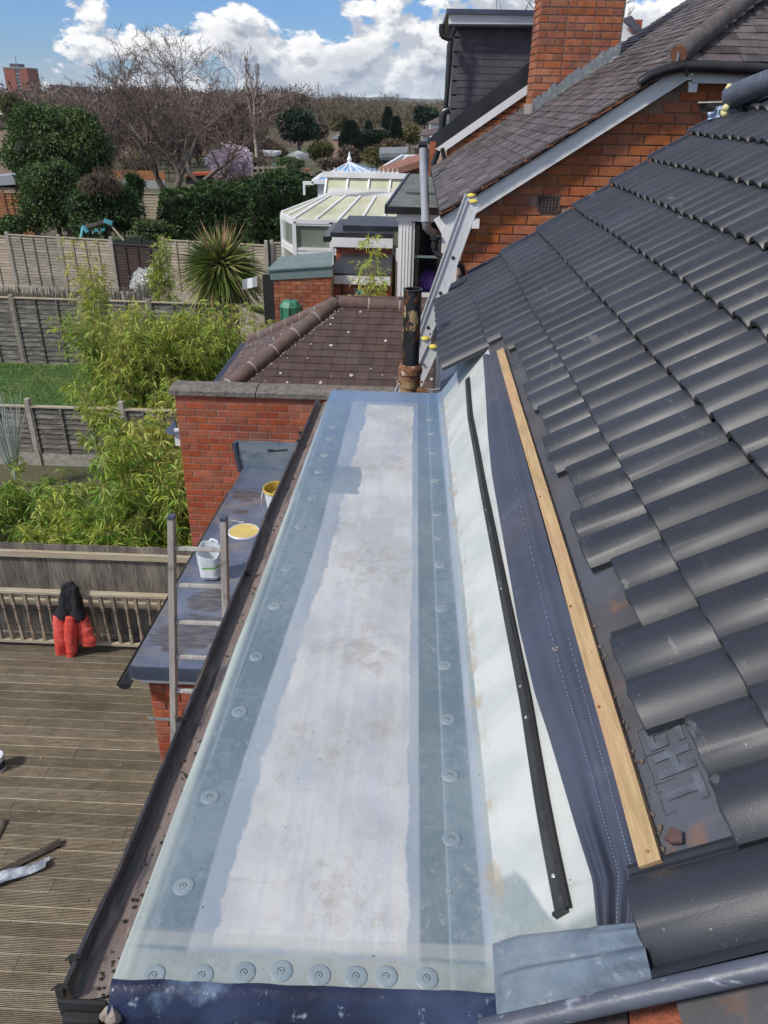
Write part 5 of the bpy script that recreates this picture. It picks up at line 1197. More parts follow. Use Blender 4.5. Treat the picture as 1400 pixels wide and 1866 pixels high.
# black soil and rain pipes down the dormer corner
def dpipe(pts, r, par, nm='drainpipe', mt='black', Y=13.7):
    return MB().tube([at(x, y, (Y if len(p_) == 2 else p_[2])) for p_ in pts for (x, y) in [p_[:2]]], r, 10).build(nm, M[mt], par, smooth=rad(50))
dpipe([(806, 44), (805, 58), (808, 66), (818, 70), (826, 68)], .045, dh, 'vent_pipe')
dpipe([(829, 50), (822, 72), (819, 120), (812, 200)], .038, dh)
dpipe([(820, 200), (810, 203), (806, 214), (806, 232), (800, 246), (786, 252), (782, 262)], .060, dh, 'soil_pipe')
dpipe([(806, 270), (810, 290), (806, 300), (798, 318)], .035, dh, 'bent_pipe', Y=13.3)
dpipe([(799, 274), (790, 300), (789, 322)], .045, dh, 'stack', Y=13.4)
MB().box(at(784, 258, 13.5), at(792, 320, 13.45)).build('brick_pier', M['brick_gable'], dh)

# ================================================================== grey felt bay with white window frame, ball, pipes
fb_ = thing('rear_bay', 'white framed bay window with flat grey mineral felt roof and grey flue', 'bay window', (-.1, 12.5, 0))
FY = 11.5; zL = at(705, 380, FY).z; zB = zL+.02
xa, xb = at(703, 380, FY).x, at(812, 388, FY).x; xc = at(745, 320, 14.3).x
MB().prism([(xa, FY, zL), (xb, FY, zL), (xb+.15, 14.3, zL+.22), (xc, 14.3, zL+.22)], (0, 0, .03)).build('felt_roof', M['feltroof'], fb_)
MB().prism([(xa-.015, FY-.012, zL-.07), (xb+.02, FY-.012, zL-.07), (xb+.02, FY-.012, zL+.028), (xa-.015, FY-.012, zL+.028)], (0, .012, 0)).build('drip_edge', M['black'], fb_)
MB().prism([(xa-.012, FY, zL-.05), (xc-.012, 14.3, zL+.17), (xc-.012, 14.3, zL+.27), (xa-.012, FY, zL+.05)], (.03, 0, 0)).build('side_edge', M['black'], fb_)
MB().tube([at(740, 350, 12.4), at(822, 354, 12.5)], .02, 6).build('felt_lap', M['feltroof'], fb_)
wx0, wx1 = at(727, 392, FY+.1).x, at(818, 400, FY+.1).x
MB().box((wx0-.03, FY+.06, zL-.17), (wx1, FY+.12, zL-.07)).build('head_board', M['upvc'], fb_)
MB().box((wx0-.06, FY+.08, zL-.30), (wx0-.0, FY+.5, zL-.17)).build('corner_board', M['upvc'], fb_) if False else None
MB().box((wx0, FY+.08, 2.2), (wx0+.19, FY+.16, zL-.173)).build('corner_post', M['upvc'], fb_)
for k in range(3): MB().box((wx0+.045+.045*k, FY+.072, 2.3), (wx0+.055+.045*k, FY+.079, zL-.2)).build('post_groove', M['upvc2'], fb_)
MB().box((wx0+.01, FY+.165, 2.2), (wx0+.03, 14.2, zL-.05)).build('side_panel', M['upvc'], fb_)
MB().box((wx0+.193, FY+.10, 2.4), (wx0+.235, FY+.14, zL-.19)).build('window_frame', M['upvc'], fb_)
MB().box((wx0+.238, FY+.12, 2.6), (wx1, FY+.128, zL-.18)).build('pane', glassmat('bay_pane', (.75, .8, .8), alpha=.07), fb_)
MB().box((wx0+.25, FY+.30, 2.6), (wx0+.31, FY+.33, zL-.25)).build('curtain', mat('cream_curtain', [(.45, .45, .38), (.35, .35, .30)], 6, rough=.9), fb_)
MB().box((wx0+.24, FY+.131, at(760, 470, FY).z-.02), (wx1, FY+.16, at(760, 470, FY).z+.01)).build('transom', M['upvc2'], fb_)
MB().box((wx0+.03, FY+1.4, 2.2), (wx1+.4, FY+1.45, zL-.1)).build('back_wall', M['blackmatt'], fb_)
MB().box((wx0+.235, FY+.08, at(760, 537, FY).z-.05), (wx1+.1, FY+.20, at(760, 537, FY).z)).build('sill', M['upvc'], fb_)
cbl = at(782, 515, FY+.45); bl = MB().lathe([(0, -.19), (.07, -.177), (.13, -.139), (.172, -.08), (.19, 0), (.172, .08), (.13, .139), (.07, .177), (0, .19)], c=(cbl.x, cbl.y, cbl.z), n=28).build('exercise_ball', M['purple'], smooth=True); tag(bl, 'shiny purple exercise ball behind the bay window glass', 'ball')
# flue: pale grey pipe with elbow
fp = thing('flue_pipe', 'pale grey plastic pipe with dark elbow rising past the felt roof', 'pipe', at(772, 410, 11.1))
MB().tube([at(776, 402, 11.15), at(772, 300, 11.35)], .058, 16).build('pipe', M['greyplastic'], fp, smooth=rad(50)); MB().tube([at(776, 405, 11.14), at(776, 394, 11.16)], .066, 16).build('socket', M['greyplastic'], fp, smooth=rad(50))
MB().tube([at(776, 404, 11.14), at(777, 413, 11.14), at(783, 420, 11.2), at(791, 424, 11.3)], .056, 14).build('elbow', M['elbow'], fp, smooth=rad(50))
MB().tube([at(772, 300, 11.36), at(771, 270, 11.40)], .052, 16).build('pipe', M['greyplastic'], fp, smooth=rad(50)); MB().tube([at(763, 264, 11.4), at(779, 264, 11.4)], .05, 8).build('cowl', M['black'], fp)
MB().box(at(764, 266, 11.42)-Vector((0, 0, .05)), at(776, 262, 11.7)).build('cap', M['black'], fp)
# black rainwater pipe at the gable corner
rp = thing('rainwater_pipe', 'black rainwater hopper and swan neck pipe at the orange gable corner', 'drainpipe', at(845, 500, 7.6)-Vector((0, 0, 1)))
MB().lathe([(.030, -.10), (.034, -.02), (.055, .0), (.055, .03), (.045, .03), (.02, .0)], c=at(795, 436, 7.75), n=14).build('hopper', M['black'], rp)
MB().tube([at(793, 440, 7.75), at(793, 455, 7.75), at(798, 464, 7.73), at(812, 470, 7.7), at(832, 479, 7.7), at(842, 486, 7.72), at(844, 498, 7.75), at(841, 520, 7.78), at(841, 560, 7.8)], .030, 12).build('swan_neck', M['black'], rp, smooth=rad(50))
for (x, y) in ((793, 447), (841, 505), (829, 478)): 
    p = at(x, y, 7.72); MB().tube([p+Vector((0, 0, .018)), p-Vector((0, 0, .018))], .037, 12).build('pipe_collar', M['black'], rp)
MB().box(at(806, 430, 7.95), at(818, 560, 8.0)).build('fascia', M['upvc2'], rp)
MB().prism([at(812, 470, 8.3), at(835, 470, 8.3), at(828, 545, 8.3), at(805, 545, 8.3)], (0, .05, 0)).build('backing_board', M['upvc'], rp)
# left neighbouring wall side: thin drainage conduit
MB().tube([at(822, 490, 7.82), at(817, 538, 7.84)], .010, 6).build('white_conduit', M['upvc'], rp)

# ================================================================== brick rear extensions
xt = thing('brick_extension', 'brick rear extension with stepped black rubber roofs and white fascias', 'extension', (-1.1, 18, 0))
def flatbox(par, xl, xr, yt, Y, depth, mt_roof, fascia, wall_bottom, edge=.12, fx0=0, back=None):
    A, B = at(xl, yt, Y), at(xr, yt, Y); 
    return A, B
A, B = at(604, 432, 18.0), at(716, 441, 18.0); zt = A.z
C_, D_ = at(632, 396, 20.2), at(730, 398, 20.2)
MB().box((A.x-.02, 18.0, zt+.0), (B.x+.0, 20.3, zt+.10)).build('rubber_roof', M['rubber'], xt)
MB().box((A.x+.22, 18.45, zt+.102), (B.x+.1, 20.2, zt+.20)).build('roof_step', M['rubber'], xt)
MB().box((A.x+.02, 17.94, zt-.20), (B.x, 17.98, zt-.0)).build('fascia_board', M['upvc'], xt)
MB().box((A.x-.18, 17.95, zt-.10), (A.x-.02, 20.2, zt+.02)).build('gutter', M['black'], xt)
MB().box((A.x+.12, 18.04, 0), (B.x-.02, 20.2, zt)).build('wall', M['mortar_red'], xt)
bricks(xt, A.x+.10, B.x-.02, zt-1.0, zt-.20, 18.03, M['brick'], L=.238, h=.086, maxn=140)
A2, B2 = at(594, 500, 16.6), at(712, 505, 16.6); z2 = A2.z
MB().prism([(A2.x+.02, 16.5, z2), (B2.x, 16.5, z2), (B2.x, 17.95, z2+.16), (A2.x+.25, 17.95, z2+.16)], (0, 0, .05)).build('rubber_roof', M['rubber'], xt)
MB().box((A2.x+.02, 16.44, z2-.16), (B2.x, 16.48, z2+.01)).build('fascia_board', M['upvc'], xt)
MB().box((A2.x+.08, 16.56, 0), (B2.x, 17.9, z2-.02)).build('wall', M['mortar_red'], xt)
wv = at(665, 545, 16.55)
bricks(xt, A2.x+.06, B2.x, 1.9, z2-.16, 16.55, M['brick'], inside=lambda x, z: not (abs(x-wv.x) < .24 and z < at(665, 524, 16.55).z), maxn=150)
wfo = MB().box((wv.x-.22, 16.52, 1.9), (wv.x+.22, 16.56, at(665, 525, 16.55).z)).build('window_frame', M['rail'], xt)
for s_ in (-1, 1): MB().box((wv.x+s_*.10-.085, 16.50, 1.95), (wv.x+s_*.10+.085, 16.515, at(665, 528, 16.55).z)).build('pane', M['glass_dark'] if s_ > 0 else M['teal'], wfo)
MB().tube([at(606, 497, 16.4), at(599, 502, 16.4), at(590, 505, 16.4), at(589, 515, 16.4), at(600, 523, 16.4), at(604, 533, 16.4), at(604, 560, 16.4)], .035, 8).build('drainpipe', M['black'], xt, smooth=rad(50))
MB().tube([at(624, 517, 16.45), at(624, 535, 16.45)], .02, 6).build('overflow_pipe', M['black'], xt)
MB().box(at(722, 452, 17.9), at(726, 560, 17.85)).build('white_post', M['upvc'], xt); MB().box(at(716, 448, 17.9)+Vector((0, .05, 0)), at(729, 560, 18)).build('side_window', M['glass_dark'], xt)
aA = thing('brick_outhouse', 'low brick outhouse with sloping grey green roof capping', 'outhouse', (-2.3, 17, 0))
A3, B3 = at(492, 494, 16.0), at(606, 488, 16.0); 
MB().prism([A3+Vector((0, 0, -.18)), B3+Vector((0, 0, -.18)), B3+Vector((0, 0, .02)), A3+Vector((0, 0, .0))], (0, .03, 0)).build('capping_front', M['greenroof'], aA)
MB().prism([A3+Vector((-.06, -.03, .0)), B3+Vector((0, -.03, .02)), at(606, 461, 17.3), at(512, 470, 17.3)], (0, 0, .03)).build('capping_top', M['greenroof'], aA)
MB().box((A3.x+.07, 16.04, 0), (B3.x-.02, 17.2, A3.z-.06)).build('wall', M['mortar_red'], aA)
bricks(aA, A3.x+.06, B3.x-.02, 1.5, A3.z-.10, 16.03, M['brick_chimney'], maxn=240)
# white conservatory with cream roof
cv = thing('white_conservatory', 'white conservatory with cream polycarbonate roof panels behind brick extension', 'conservatory', (-2, 22, 0))
e = [at(514, 394, 22.4), at(536, 399, 21.2), at(740, 409, 21.2)]; t_ = [at(598, 358, 23.6), at(602, 357, 23.4), at(740, 352, 23.4)]
ze = e[1].z; e = [Vector((p.x, p.y, ze)) for p in e]; zt_ = t_[1].z; t_ = [Vector((p.x, p.y, zt_)) for p in t_]
def pane(p0, p1, q1, q0, nm, mt, par, th=.02): MB().prism([p0, p1, q1, q0], (0, 0, -th)).build(nm, mt, par, fix=True)
pane(e[0], e[1], t_[1], t_[0], 'roof_panel', M['poly'], cv)
nP = 5
for k in range(nP): 
    pane(e[1].lerp(e[2], k/nP), e[1].lerp(e[2], (k+1)/nP), t_[1].lerp(t_[2], (k+1)/nP), t_[1].lerp(t_[2], k/nP), 'roof_panel', M['poly'], cv)
    MB().bar(e[1].lerp(e[2], k/nP)+Vector((0, 0, .02)), t_[1].lerp(t_[2], k/nP)+Vector((0, 0, .02)), .055, .04).build('glazing_bar', M['upvc'], cv)
MB().bar(e[0]+Vector((0, 0, .02)), t_[0]+Vector((0, 0, .02)), .07, .05).build('glazing_bar', M['upvc'], cv)
m_ = e[0].lerp(e[1], .5); MB().bar(m_+Vector((0, 0, .02)), t_[0]+Vector((0, 0, .02)), .05, .04).build('glazing_bar', M['upvc'], cv)
MB().bar(e[0]-Vector((0, 0, .05)), e[1]-Vector((0, 0, .05)), .10, .11).build('eaves_beam', M['upvc'], cv); MB().bar(e[1]-Vector((0, 0, .05)), e[2]-Vector((0, 0, .05)), .10, .11).build('eaves_beam', M['upvc'], cv)
MB().bar(t_[0]+Vector((0, .02, .06)), t_[2]+Vector((0, .02, .06)), .10, .16).build('ridge_beam', M['upvc'], cv)
# cresting
cr_ = MB(); x = t_[1].x+.05
while x < -.45:
    z = zt_+.14; cr_.bar((x, 23.4, z), (x, 23.4, z+.10), .02, .02); cr_.tube([(x, 23.4, z+.06), (x+.03, 23.4, z+.11), (x+.06, 23.4, z+.06)], .008, 5); x += .11
cr_.bar((t_[1].x, 23.4, zt_+.19), (-.4, 23.4, zt_+.19), .015, .03); cr_.build('cresting', M['upvc2'], cv)['kind'] = 'stuff'
# walls: frames and panes
for (p, q_, n_) in ((e[0], e[1], 1), (e[1], e[2], 3)):
    for k in range(n_):
        a, b2 = p.lerp(q_, k/n_), p.lerp(q_, (k+1)/n_); off_ = Vector((0, .03, 0))
        for (z0_, z1_) in ((ze-.75, ze-.12), (ze-2.4, ze-.85)):
            MB().prism([Vector((a.x, a.y, z0_))+off_, Vector((b2.x, b2.y, z0_))+off_, Vector((b2.x, b2.y, z1_))+off_, Vector((a.x, a.y, z1_))+off_], (0, .02, 0)).build('window_pane', M['glass_green'], cv)
            for zz in (z0_, z1_): MB().bar(Vector((a.x, a.y, zz)), Vector((b2.x, b2.y, zz)), .07, .07).build('window_frame', M['upvc'], cv)
        for r in ((a, b2) if (k == 0 and n_ == 1) else (b2,)): MB().box((r.x-.05, r.y-.05, 0), (r.x+.05, r.y+.04, ze-.06)).build('corner_post', M['upvc'], cv)
MB().box((e[1].x, 23.6, .3), (0, 23.65, ze)).build('back_wall', M['upvc2'], cv)
MB().box((e[0].x-.06, e[0].y, .3), (e[0].x, e[0].y+1.5, ze-.7)).build('side_panel', M['upvc'], cv)
# taller box section and blue glazed pyramid lantern
up_ = [at(590, 352, 23.9), at(745, 355, 23.9)]; zu = at(600, 322, 24.0).z
MB().prism([(up_[0].x+.0, 23.9, zt_), (-.2, 23.9, zt_), (-.2, 24.15, zu), (up_[0].x+.08, 24.15, zu)], (0, .03, 0)).build('lantern_panel', M['poly'], cv)
for k in range(6): 
    x = up_[0].x+.03+k*.62; 
    if x < -.3: MB().bar((x, 23.87, zt_), (x+.05, 24.12, zu), .05, .04).build('glazing_bar', M['upvc'], cv)
MB().bar((up_[0].x-.05, 24.1, zu+.05), (-.2, 24.1, zu+.05), .10, .14).build('ridge_beam', M['upvc'], cv)
cz = MB(); x = up_[0].x+.3
while x < -.5: cz.bar((x, 24.1, zu+.12), (x, 24.1, zu+.25), .02, .04); cz.bar((x-.05, 24.1, zu+.14), (x+.05, 24.1, zu+.14), .02, .05); x += .13
cz.build('cresting', M['upvc'], cv)['kind'] = 'stuff'
gc = thing('glass_lantern', 'white framed pyramid glass roof with blue panes above the cream conservatory', 'glass roof', (-2.2, 27, 3))
ax = at(637, 296, 27.2); b0, b1 = at(572, 331, 26.0), at(716, 329, 26.0); zb = b0.z
cor = [Vector((b0.x, 26.0, zb)), Vector((b1.x, 26.0, zb)), Vector((b1.x, 28.6, zb)), Vector((b0.x, 28.6, zb))]; fp_ = [cor[0].lerp(cor[1], k/4) for k in range(5)]
for k in range(4): pane(fp_[k], fp_[k+1], ax+Vector((.001, 0, 0)), ax, 'glass_pane', M['glass_blue'], gc, .01)
pane(cor[1], cor[2], ax+Vector((0, .01, 0)), ax, 'glass_pane', M['glass_blue'], gc, .01); pane(cor[3], cor[0], ax, ax+Vector((0, .01, 0)), 'glass_pane', M['glass_blue'], gc, .01)
for p in fp_: MB().bar(p, ax, .045, .05).build('glazing_bar', M['upvc'], gc)
MB().bar(cor[2], ax, .08, .06).build('glazing_bar', M['upvc'], gc)
for p, q_ in ((0, 1), (1, 2), (3, 0)): MB().bar(cor[p], cor[q_], .14, .12).build('eaves_beam', M['upvc'], gc)
MB().tube([ax, ax+Vector((0, 0, .1)), ax+Vector((0, 0, .18)), ax+Vector((0, 0, .32))], [.05, .08, .04, .015], 8).build('finial', M['upvc'], gc)
MB().box(cor[0]+Vector((-.35, 0, -.10)), cor[0]+Vector((0, .1, 0))).build('gutter', M['upvc'], gc); MB().box(cor[0]+Vector((-.35, 0, -.4)), cor[0]+Vector((-.28, .07, -.1))).build('downpipe', M['upvc'], gc)
MB().box((cor[0].x+.1, 26.15, .3), (cor[1].x-.1, 28.4, zb-.06)).build('walls', M['upvc2'], gc)
# roofs behind, towards the right
rb_ = thing('terracotta_roof_building', 'low building with sloping terracotta tile roof behind the grey flue', 'building', at(740, 330, 30))
MB().prism([at(688, 318, 28), at(770, 291, 28), at(772, 303, 28), at(700, 325, 28)], (0, 1.2, .15)).build('tiled_roof', M['roof_terra'], rb_); MB().prism([at(700, 322, 28.3), at(772, 302, 28.3), at(772, 345, 28.3), at(700, 345, 28.3)], (0, 1, 0)).build('wall', M['brick_chimney'], rb_)
gh = thing('glass_lean_to', 'white framed glass roof just above the terracotta roof', 'glass roof', at(735, 298, 33))
MB().prism([at(697, 306, 32), at(770, 291, 32), at(768, 284, 32.8), at(734, 284, 32.8)], (0, 0, .05)).build('glass_panel', M['glass_green'], gh); MB().bar(at(697, 306, 31.9), at(734, 284, 32.7), .1, .1).build('frame', M['upvc'], gh); MB().bar(at(697, 306, 31.9), at(770, 291, 31.9), .1, .08).build('frame', M['upvc'], gh); MB().bar(at(734, 284, 32.7), at(768, 284, 32.7), .1, .08).build('frame', M['upvc'], gh)
for k in (.33, .66): MB().bar(at(697, 306, 31.9).lerp(at(770, 291, 31.9), k), at(734, 284, 32.7).lerp(at(768, 284, 32.7), k), .06, .06).build('frame', M['upvc'], gh)
sh = thing('grey_roof_shed', 'shed with flat grey felt roof and pale wall left of the terracotta roof', 'shed', at(725, 300, 42)); sh.location.z = gz(0, 42); ORG[sh.name] = sh.location.copy()
MB().prism([at(691, 288, 42), at(742, 286, 42), at(744, 275, 45), at(692, 276, 45)], (0, 0, .2)).build('felt_roof', M['shedgrey'], sh); p, q_ = at(694, 288, 42.2), at(741, 286, 42.2); MB().box((p.x, 42.3, .5), (q_.x, 44.8, p.z)).build('wall', M['upvc2'], sh); MB().box((p.x, 42.2, .5), (p.x+.9, 42.29, p.z-.1)).build('door', M['timber_brown'], sh)
far_h = [(745, 262, 795, 280, 60, 'M', 'wall_house', 'far pinkish house end among rooftops right of the tall dark cypress'), (762, 236, 800, 258, 75, 'G', 'wall_house', 'far pale house with grey roof beneath the dark trees near dormer'), (778, 214, 806, 236, 90, 'G', 'roof_house', 'farthest brown roofed house tucked beside the dormer corner')]
for (x0, y0, x1, y1, Y, k, wm, lab) in far_h:
    a, b2 = at(x0, y0, Y), at(x1, y1, Y); h = thing('terraced_house', lab, 'house', ((a.x+b2.x)/2, Y, gz(0, Y)))
    MB().box((a.x+.4, Y, gz(0, Y)), (b2.x, Y+6, b2.z+.9*(a.z-b2.z)*.5)).build('wall', M['upvc2' if k == 'G' else 'wall_house'], h)
    zz = b2.z+.45*(a.z-b2.z); MB().prism([(a.x, Y-.3, zz), (b2.x+.3, Y-.3, zz), (b2.x+.3, Y+3, a.z+.0), (a.x+1.4, Y+3, a.z)], (0, 0, .1)).build('roof', M['roof_house'], h)
    for t in (.3, .7): MB().box((a.x+(b2.x-a.x)*t-.4, Y-.03, zz-1.5), (a.x+(b2.x-a.x)*t+.4, Y-.005, zz-.5)).build('window', M['glass_dark'], h)
rh = thing('gabled_house', 'distant white gabled house with red chimney seen right of the brick chimney', 'house', at(1140, 60, 28)-Vector((0, 0, 3)))
MB().prism([at(1132, 75, 28), at(1150, 78, 28), at(1152, 62, 28), at(1138, 44, 28), at(1132, 50, 28)], (0, .5, 0)).build('gable', M['upvc'], rh); MB().prism([at(1136, 40, 27.9), at(1156, 62, 27.9), at(1170, 60, 28.5), at(1150, 35, 28.5)], (0, 0, .1)).build('roof', M['slate'], rh); MB().box(at(1152, 40, 28.6)-Vector((0, 0, .3)), at(1166, 38, 29)).build('chimney', M['brick'], rh)
# ================================================================== DECK
dk = thing('timber_deck', 'x', 'deck', (-4, 5, 0)); del dk['label'], dk['category']; dk['kind'] = 'structure'
def deck_board(L, seed):
    w, th = .1425, .026; ng = 9; prof = [(0, -th), (0, -.003), (.004, 0)]
    for k in range(ng):
        y = .01455*(k+1)-.00275; prof += [(y-.0046, 0), (y-.0034, -.006), (y+.0034, -.006), (y+.0046, 0)]
    prof += [(w-.004, 0), (w, -.003), (w, -th)]
    v = [(x, y, z) for x in (0, L) for y, z in prof]; n = len(prof); f = [(i, i+1, n+i+1, n+i) for i in range(n-1)] + [tuple(range(n-1, -1, -1)), tuple(range(n, 2*n))]
    me = bpy.data.meshes.new('deck_board'); me.from_pydata(v, [], [tuple(reversed(q)) for q in f]); me.materials.append(M['deck']); me.materials.append(M['groove']); me.polygons.foreach_set('material_index', [1 if i in (0, n-2) or (i < n-1 and i >= 2 and (i-3) % 4 in (0, 1, 2) and prof[i][1]+prof[i+1][1] < -.005 and i < n-4) else 0 for i in range(len(f))]); return me
DB = {}
y = 1.2; r_ = 0
while y < 7.98:
    x = -9.6 + random.uniform(-2, 0)
    while x < -1.75:
        L = random.choice((2.4, 3.6, 3.0, 1.8))
        if L not in DB: DB[L] = deck_board(L-.006, 1)
        if x+L > -8.5: inst('deck_board', DB[L], dk, Matrix.Translation((x, y+random.uniform(-.001, .001), random.uniform(-.002, .0015))) @ Matrix.Rotation(random.uniform(-.0008, .0008), 4, 'Z'))
        x += L
    y += .1455; r_ += 1
MB().box((-11, 1.0, -.16), (-.5, 8.02, -.03)).build('joists', M['blackmatt'], dk)
def onground(x, y, z=0.): return atz(x, y, z)
# debris
q = MB(); a, b2 = onground(-20, 1600, .015), onground(110, 1535, .03); q.bar(a, b2, .07, .012); q.bar(a.lerp(b2, .55), b2+Vector((.0, .02, .01)), .045, .01); tag(q.build('rotten_board', M['splinter']), 'long dark splintered strip of wood lying on the deck at lower left', 'wood strip')
a, b2 = onground(-20, 1612, .02), onground(88, 1572, .03); rows_ = [[a.lerp(b2, i/12)+Vector((0, (j/4-.5)*.16*(1-.3*i/12), .02+.02*math.sin(j*1.7+i*.5)+.008*noise.noise((i, j, 0)))) for j in range(5)] for i in range(13)]
tag(MB().slab(rows_, (0, 0, -.004)).build('metal_flashing', M['tin'], smooth=rad(30)), 'crumpled grey metal flashing piece lying below the dark wood strip', 'metal scrap')
q = MB(); q.bar(onground(-5, 1530, .01), onground(10, 1494, .02), .03, .01); tag(q.build('wood_shard', M['splinter']), 'short dark shard of wood at the left picture edge', 'wood strip')
p = onground(-4, 1400, 0); pt = thing('paint_tin', 'blue and white tin standing on the deck at the left edge', 'tin', p); MB().lathe([(.085, 0), (.085, .17), (.09, .175), (.09, .185), (.08, .185), (.0, .178)], c=p, n=24).build('tin_body', M['bucket'], pt, smooth=rad(40)); MB().lathe([(.0865, .03), (.0865, .12)], c=p, n=24).build('tin_label', M['navy'], pt, smooth=rad(40))
for k in range(26):
    p = Vector((random.uniform(-5.5, -2.2), random.uniform(3.5, 7.7), .004)); MB.last = None
lf = MB()
for k in range(140):
    p = Vector((random.uniform(-7, -1.9), random.uniform(2.5, 7.8), .003)); a = random.random()*6; s = random.uniform(.006, .022); lf.prism([p+Vector((math.cos(a)*s, math.sin(a)*s, 0)), p+Vector((-math.sin(a)*s*.5, math.cos(a)*s*.5, 0)), p-Vector((math.cos(a)*s, math.sin(a)*s, 0)), p+Vector((math.sin(a)*s*.5, -math.cos(a)*s*.5, 0))], (0, 0, .003))
tag(lf.build('fallen_leaves', M['palm_dead']), 'tiny dry leaves and bits scattered over the deck', 'leaf litter', kind='stuff')

# ================================================================== BALUSTRADE, jacket, board fence
BY = 7.86
bal = thing('balustrade', 'weathered wooden balustrade with turned spindles along the far side of deck', 'railing', (-4, BY, 0))
zt = at(100, 1077, BY).z; zb = at(100, 1172, BY).z; zb = max(zb, .03)
xr = -1.75
MB().box((-8.5, BY-.035, zt-.045), (xr, BY+.045, zt)).build('hand_rail', M['rail'], bal, bev=.006)
MB().box((-8.5, BY-.02, zb), (xr, BY+.03, zb+.05)).build('bottom_rail', M['rail'], bal, bev=.005)
H = zt-.045-zb-.05
def baluster(H):
    o = MB(); s = .020
    o.box((-s, -s, 0), (s, s, H*.20)); o.box((-s, -s, H*.74), (s, s, H))
    o.lathe([(.018, H*.20), (.012, H*.215), (.020, H*.235), (.020, H*.25), (.011, H*.265), (.019, H*.285), (.019, H*.30), (.011, H*.32), (.018, H*.36), (.021, H*.44), (.019, H*.52), (.013, H*.62), (.011, H*.66), (.019, H*.68), (.019, H*.695), (.012, H*.71), (.018, H*.735)], n=10); return o
bo = baluster(H).build('t', M['baluster'], base=(0, 0, 0), smooth=rad(40)); bme = bo.data; bpy.data.objects.remove(bo)
xs0 = at(22, 1080, BY).x; sp_ = (at(206, 1085, BY).x-at(22, 1080, BY).x)/9
for k in range(-14, 22):
    x = xs0+sp_*k
    if -8.4 < x < xr-.05: inst('baluster', bme, bal, Matrix.Translation((x, BY, zb+.048)) @ Matrix.Rotation(random.uniform(-.04, .04), 4, 'Y') @ Matrix.Rotation(random.uniform(-.1, .1), 4, 'Z'))
for x in (-6.9, -8.45): MB().box((x, BY-.05, 0), (x+.09, BY+.05, zt+.05)).build('newel_post', M['rail'], bal)
# second rail behind, belongs to the board fence
NY = 8.12
bf = thing('board_fence', 'grey vertical board fence with pale top rail right behind the balustrade', 'fence', (-4, NY, 0))
ztop = at(100, 990, NY+.05).z
x = -8.8; k = 0
while x < -2.55:
    w = random.uniform(.115, .14); MB().prism([(x, NY+.022, -.1), (x+w, NY+.030, -.1), (x+w, NY+.030, ztop+random.uniform(-.012, .008)), (x, NY+.022, ztop+random.uniform(-.012, .008))], (0, .014, 0)).build('board', M['fence_board'], bf); x += w-.008; k += 1
z1 = at(100, 1010, NY).z; MB().box((-8.8, NY-.028, z1-.045), (-2.5, NY+.018, z1+.045)).build('top_rail', M['rail'], bf, bev=.004)
z1 = at(100, 1097, NY).z; MB().box((-8.8, NY-.028, z1-.045), (-2.5, NY+.018, z1+.045)).build('middle_rail', M['rail'], bf, bev=.004)
MB().box((-8.8, NY-.02, -.1), (-2.5, NY+.018, .05)).build('gravel_board', M['timber_dark'], bf)

# jacket hanging over the rail
jk = thing('jacket', 'black and red quilted jacket hanging from the balustrade hand rail', 'jacket', (at(130, 1085, BY).x, BY-.12, zb))
def tubeM(mb, pts, rx, ry, n=18, ringamp=0., rings=0, seed=0, flat=0):
    P_ = [Vector(p) for p in pts]; rows_ = []; m_ = 54 if ringamp else 24
    for i in range(m_+1):
        t = i/m_; s = t*(len(P_)-1); a = min(int(s), len(P_)-2); f = s-a
        f2 = f*f*(3-2*f); p = P_[a].lerp(P_[a+1], f); d = (P_[min(a+1, len(P_)-1)]-P_[a]).normalized()
        rxx = rx[a]*(1-f2)+rx[a+1]*f2; ryy = ry[a]*(1-f2)+ry[a+1]*f2
        pf = 1+ringamp*(abs(math.sin(math.pi*rings*t))**.6-.6)
        sx = Vector((0, 1, 0)).cross(d); sx.normalize(); sy = d.cross(sx).normalized()
        row = []
        for j in range(n+1):
            an = 2*math.pi*j/n; w = 1+.22*noise.noise((math.cos(an)*1.4+seed, math.sin(an)*1.4, t*5+seed)); row.append(p+sx*rxx*pf*w*math.cos(an)+sy*ryy*pf*w*math.sin(an))
        rows_.append(row)
    mb.grid(rows_); k = len(mb.v); mb.add([P_[0]], []); base = k-(m_+1)*(n+1)
    for j in range(n): mb.f.append((k, base+j+1, base+j)); mb.mi.append(0)
    mb.add([P_[-1]], []); e0 = base+m_*(n+1)
    for j in range(n): mb.f.append((k+1, e0+j, e0+j+1)); mb.mi.append(0)
def jp(x, y, dy): return at(x, y, BY-dy)
up1_ = MB(); tubeM(up1_, [jp(127, 1060, .02), jp(128, 1073, .06), jp(129, 1098, .08), jp(130, 1127, .08)], [.05, .11, .16, .21], [.05, .07, .06, .06], seed=1); up1_.build('shoulders', M['black_cloth'], jk, smooth=True)
hd = MB(); tubeM(hd, [jp(119, 1066, .08), jp(118, 1090, .10), jp(118, 1126, .10)], [.045, .07, .10], [.04, .05, .06], seed=4); hd.build('hood', M['black_cloth'], jk, smooth=True)
h3 = MB(); tubeM(h3, [jp(135, 1070, .09), jp(138, 1095, .11), jp(143, 1126, .10)], [.04, .055, .10], [.04, .05, .06], seed=7); h3.build('fold', M['black_cloth'], jk, smooth=True)
a = MB(); tubeM(a, [jp(110, 1122, .07), jp(110, 1150, .09), jp(112, 1180, .10), jp(110, 1196, .10)], [.085, .092, .080, .060], [.05, .06, .055, .045], ringamp=.07, rings=9, seed=2); a.build('front_panel', M['red_cloth'], jk, smooth=True)
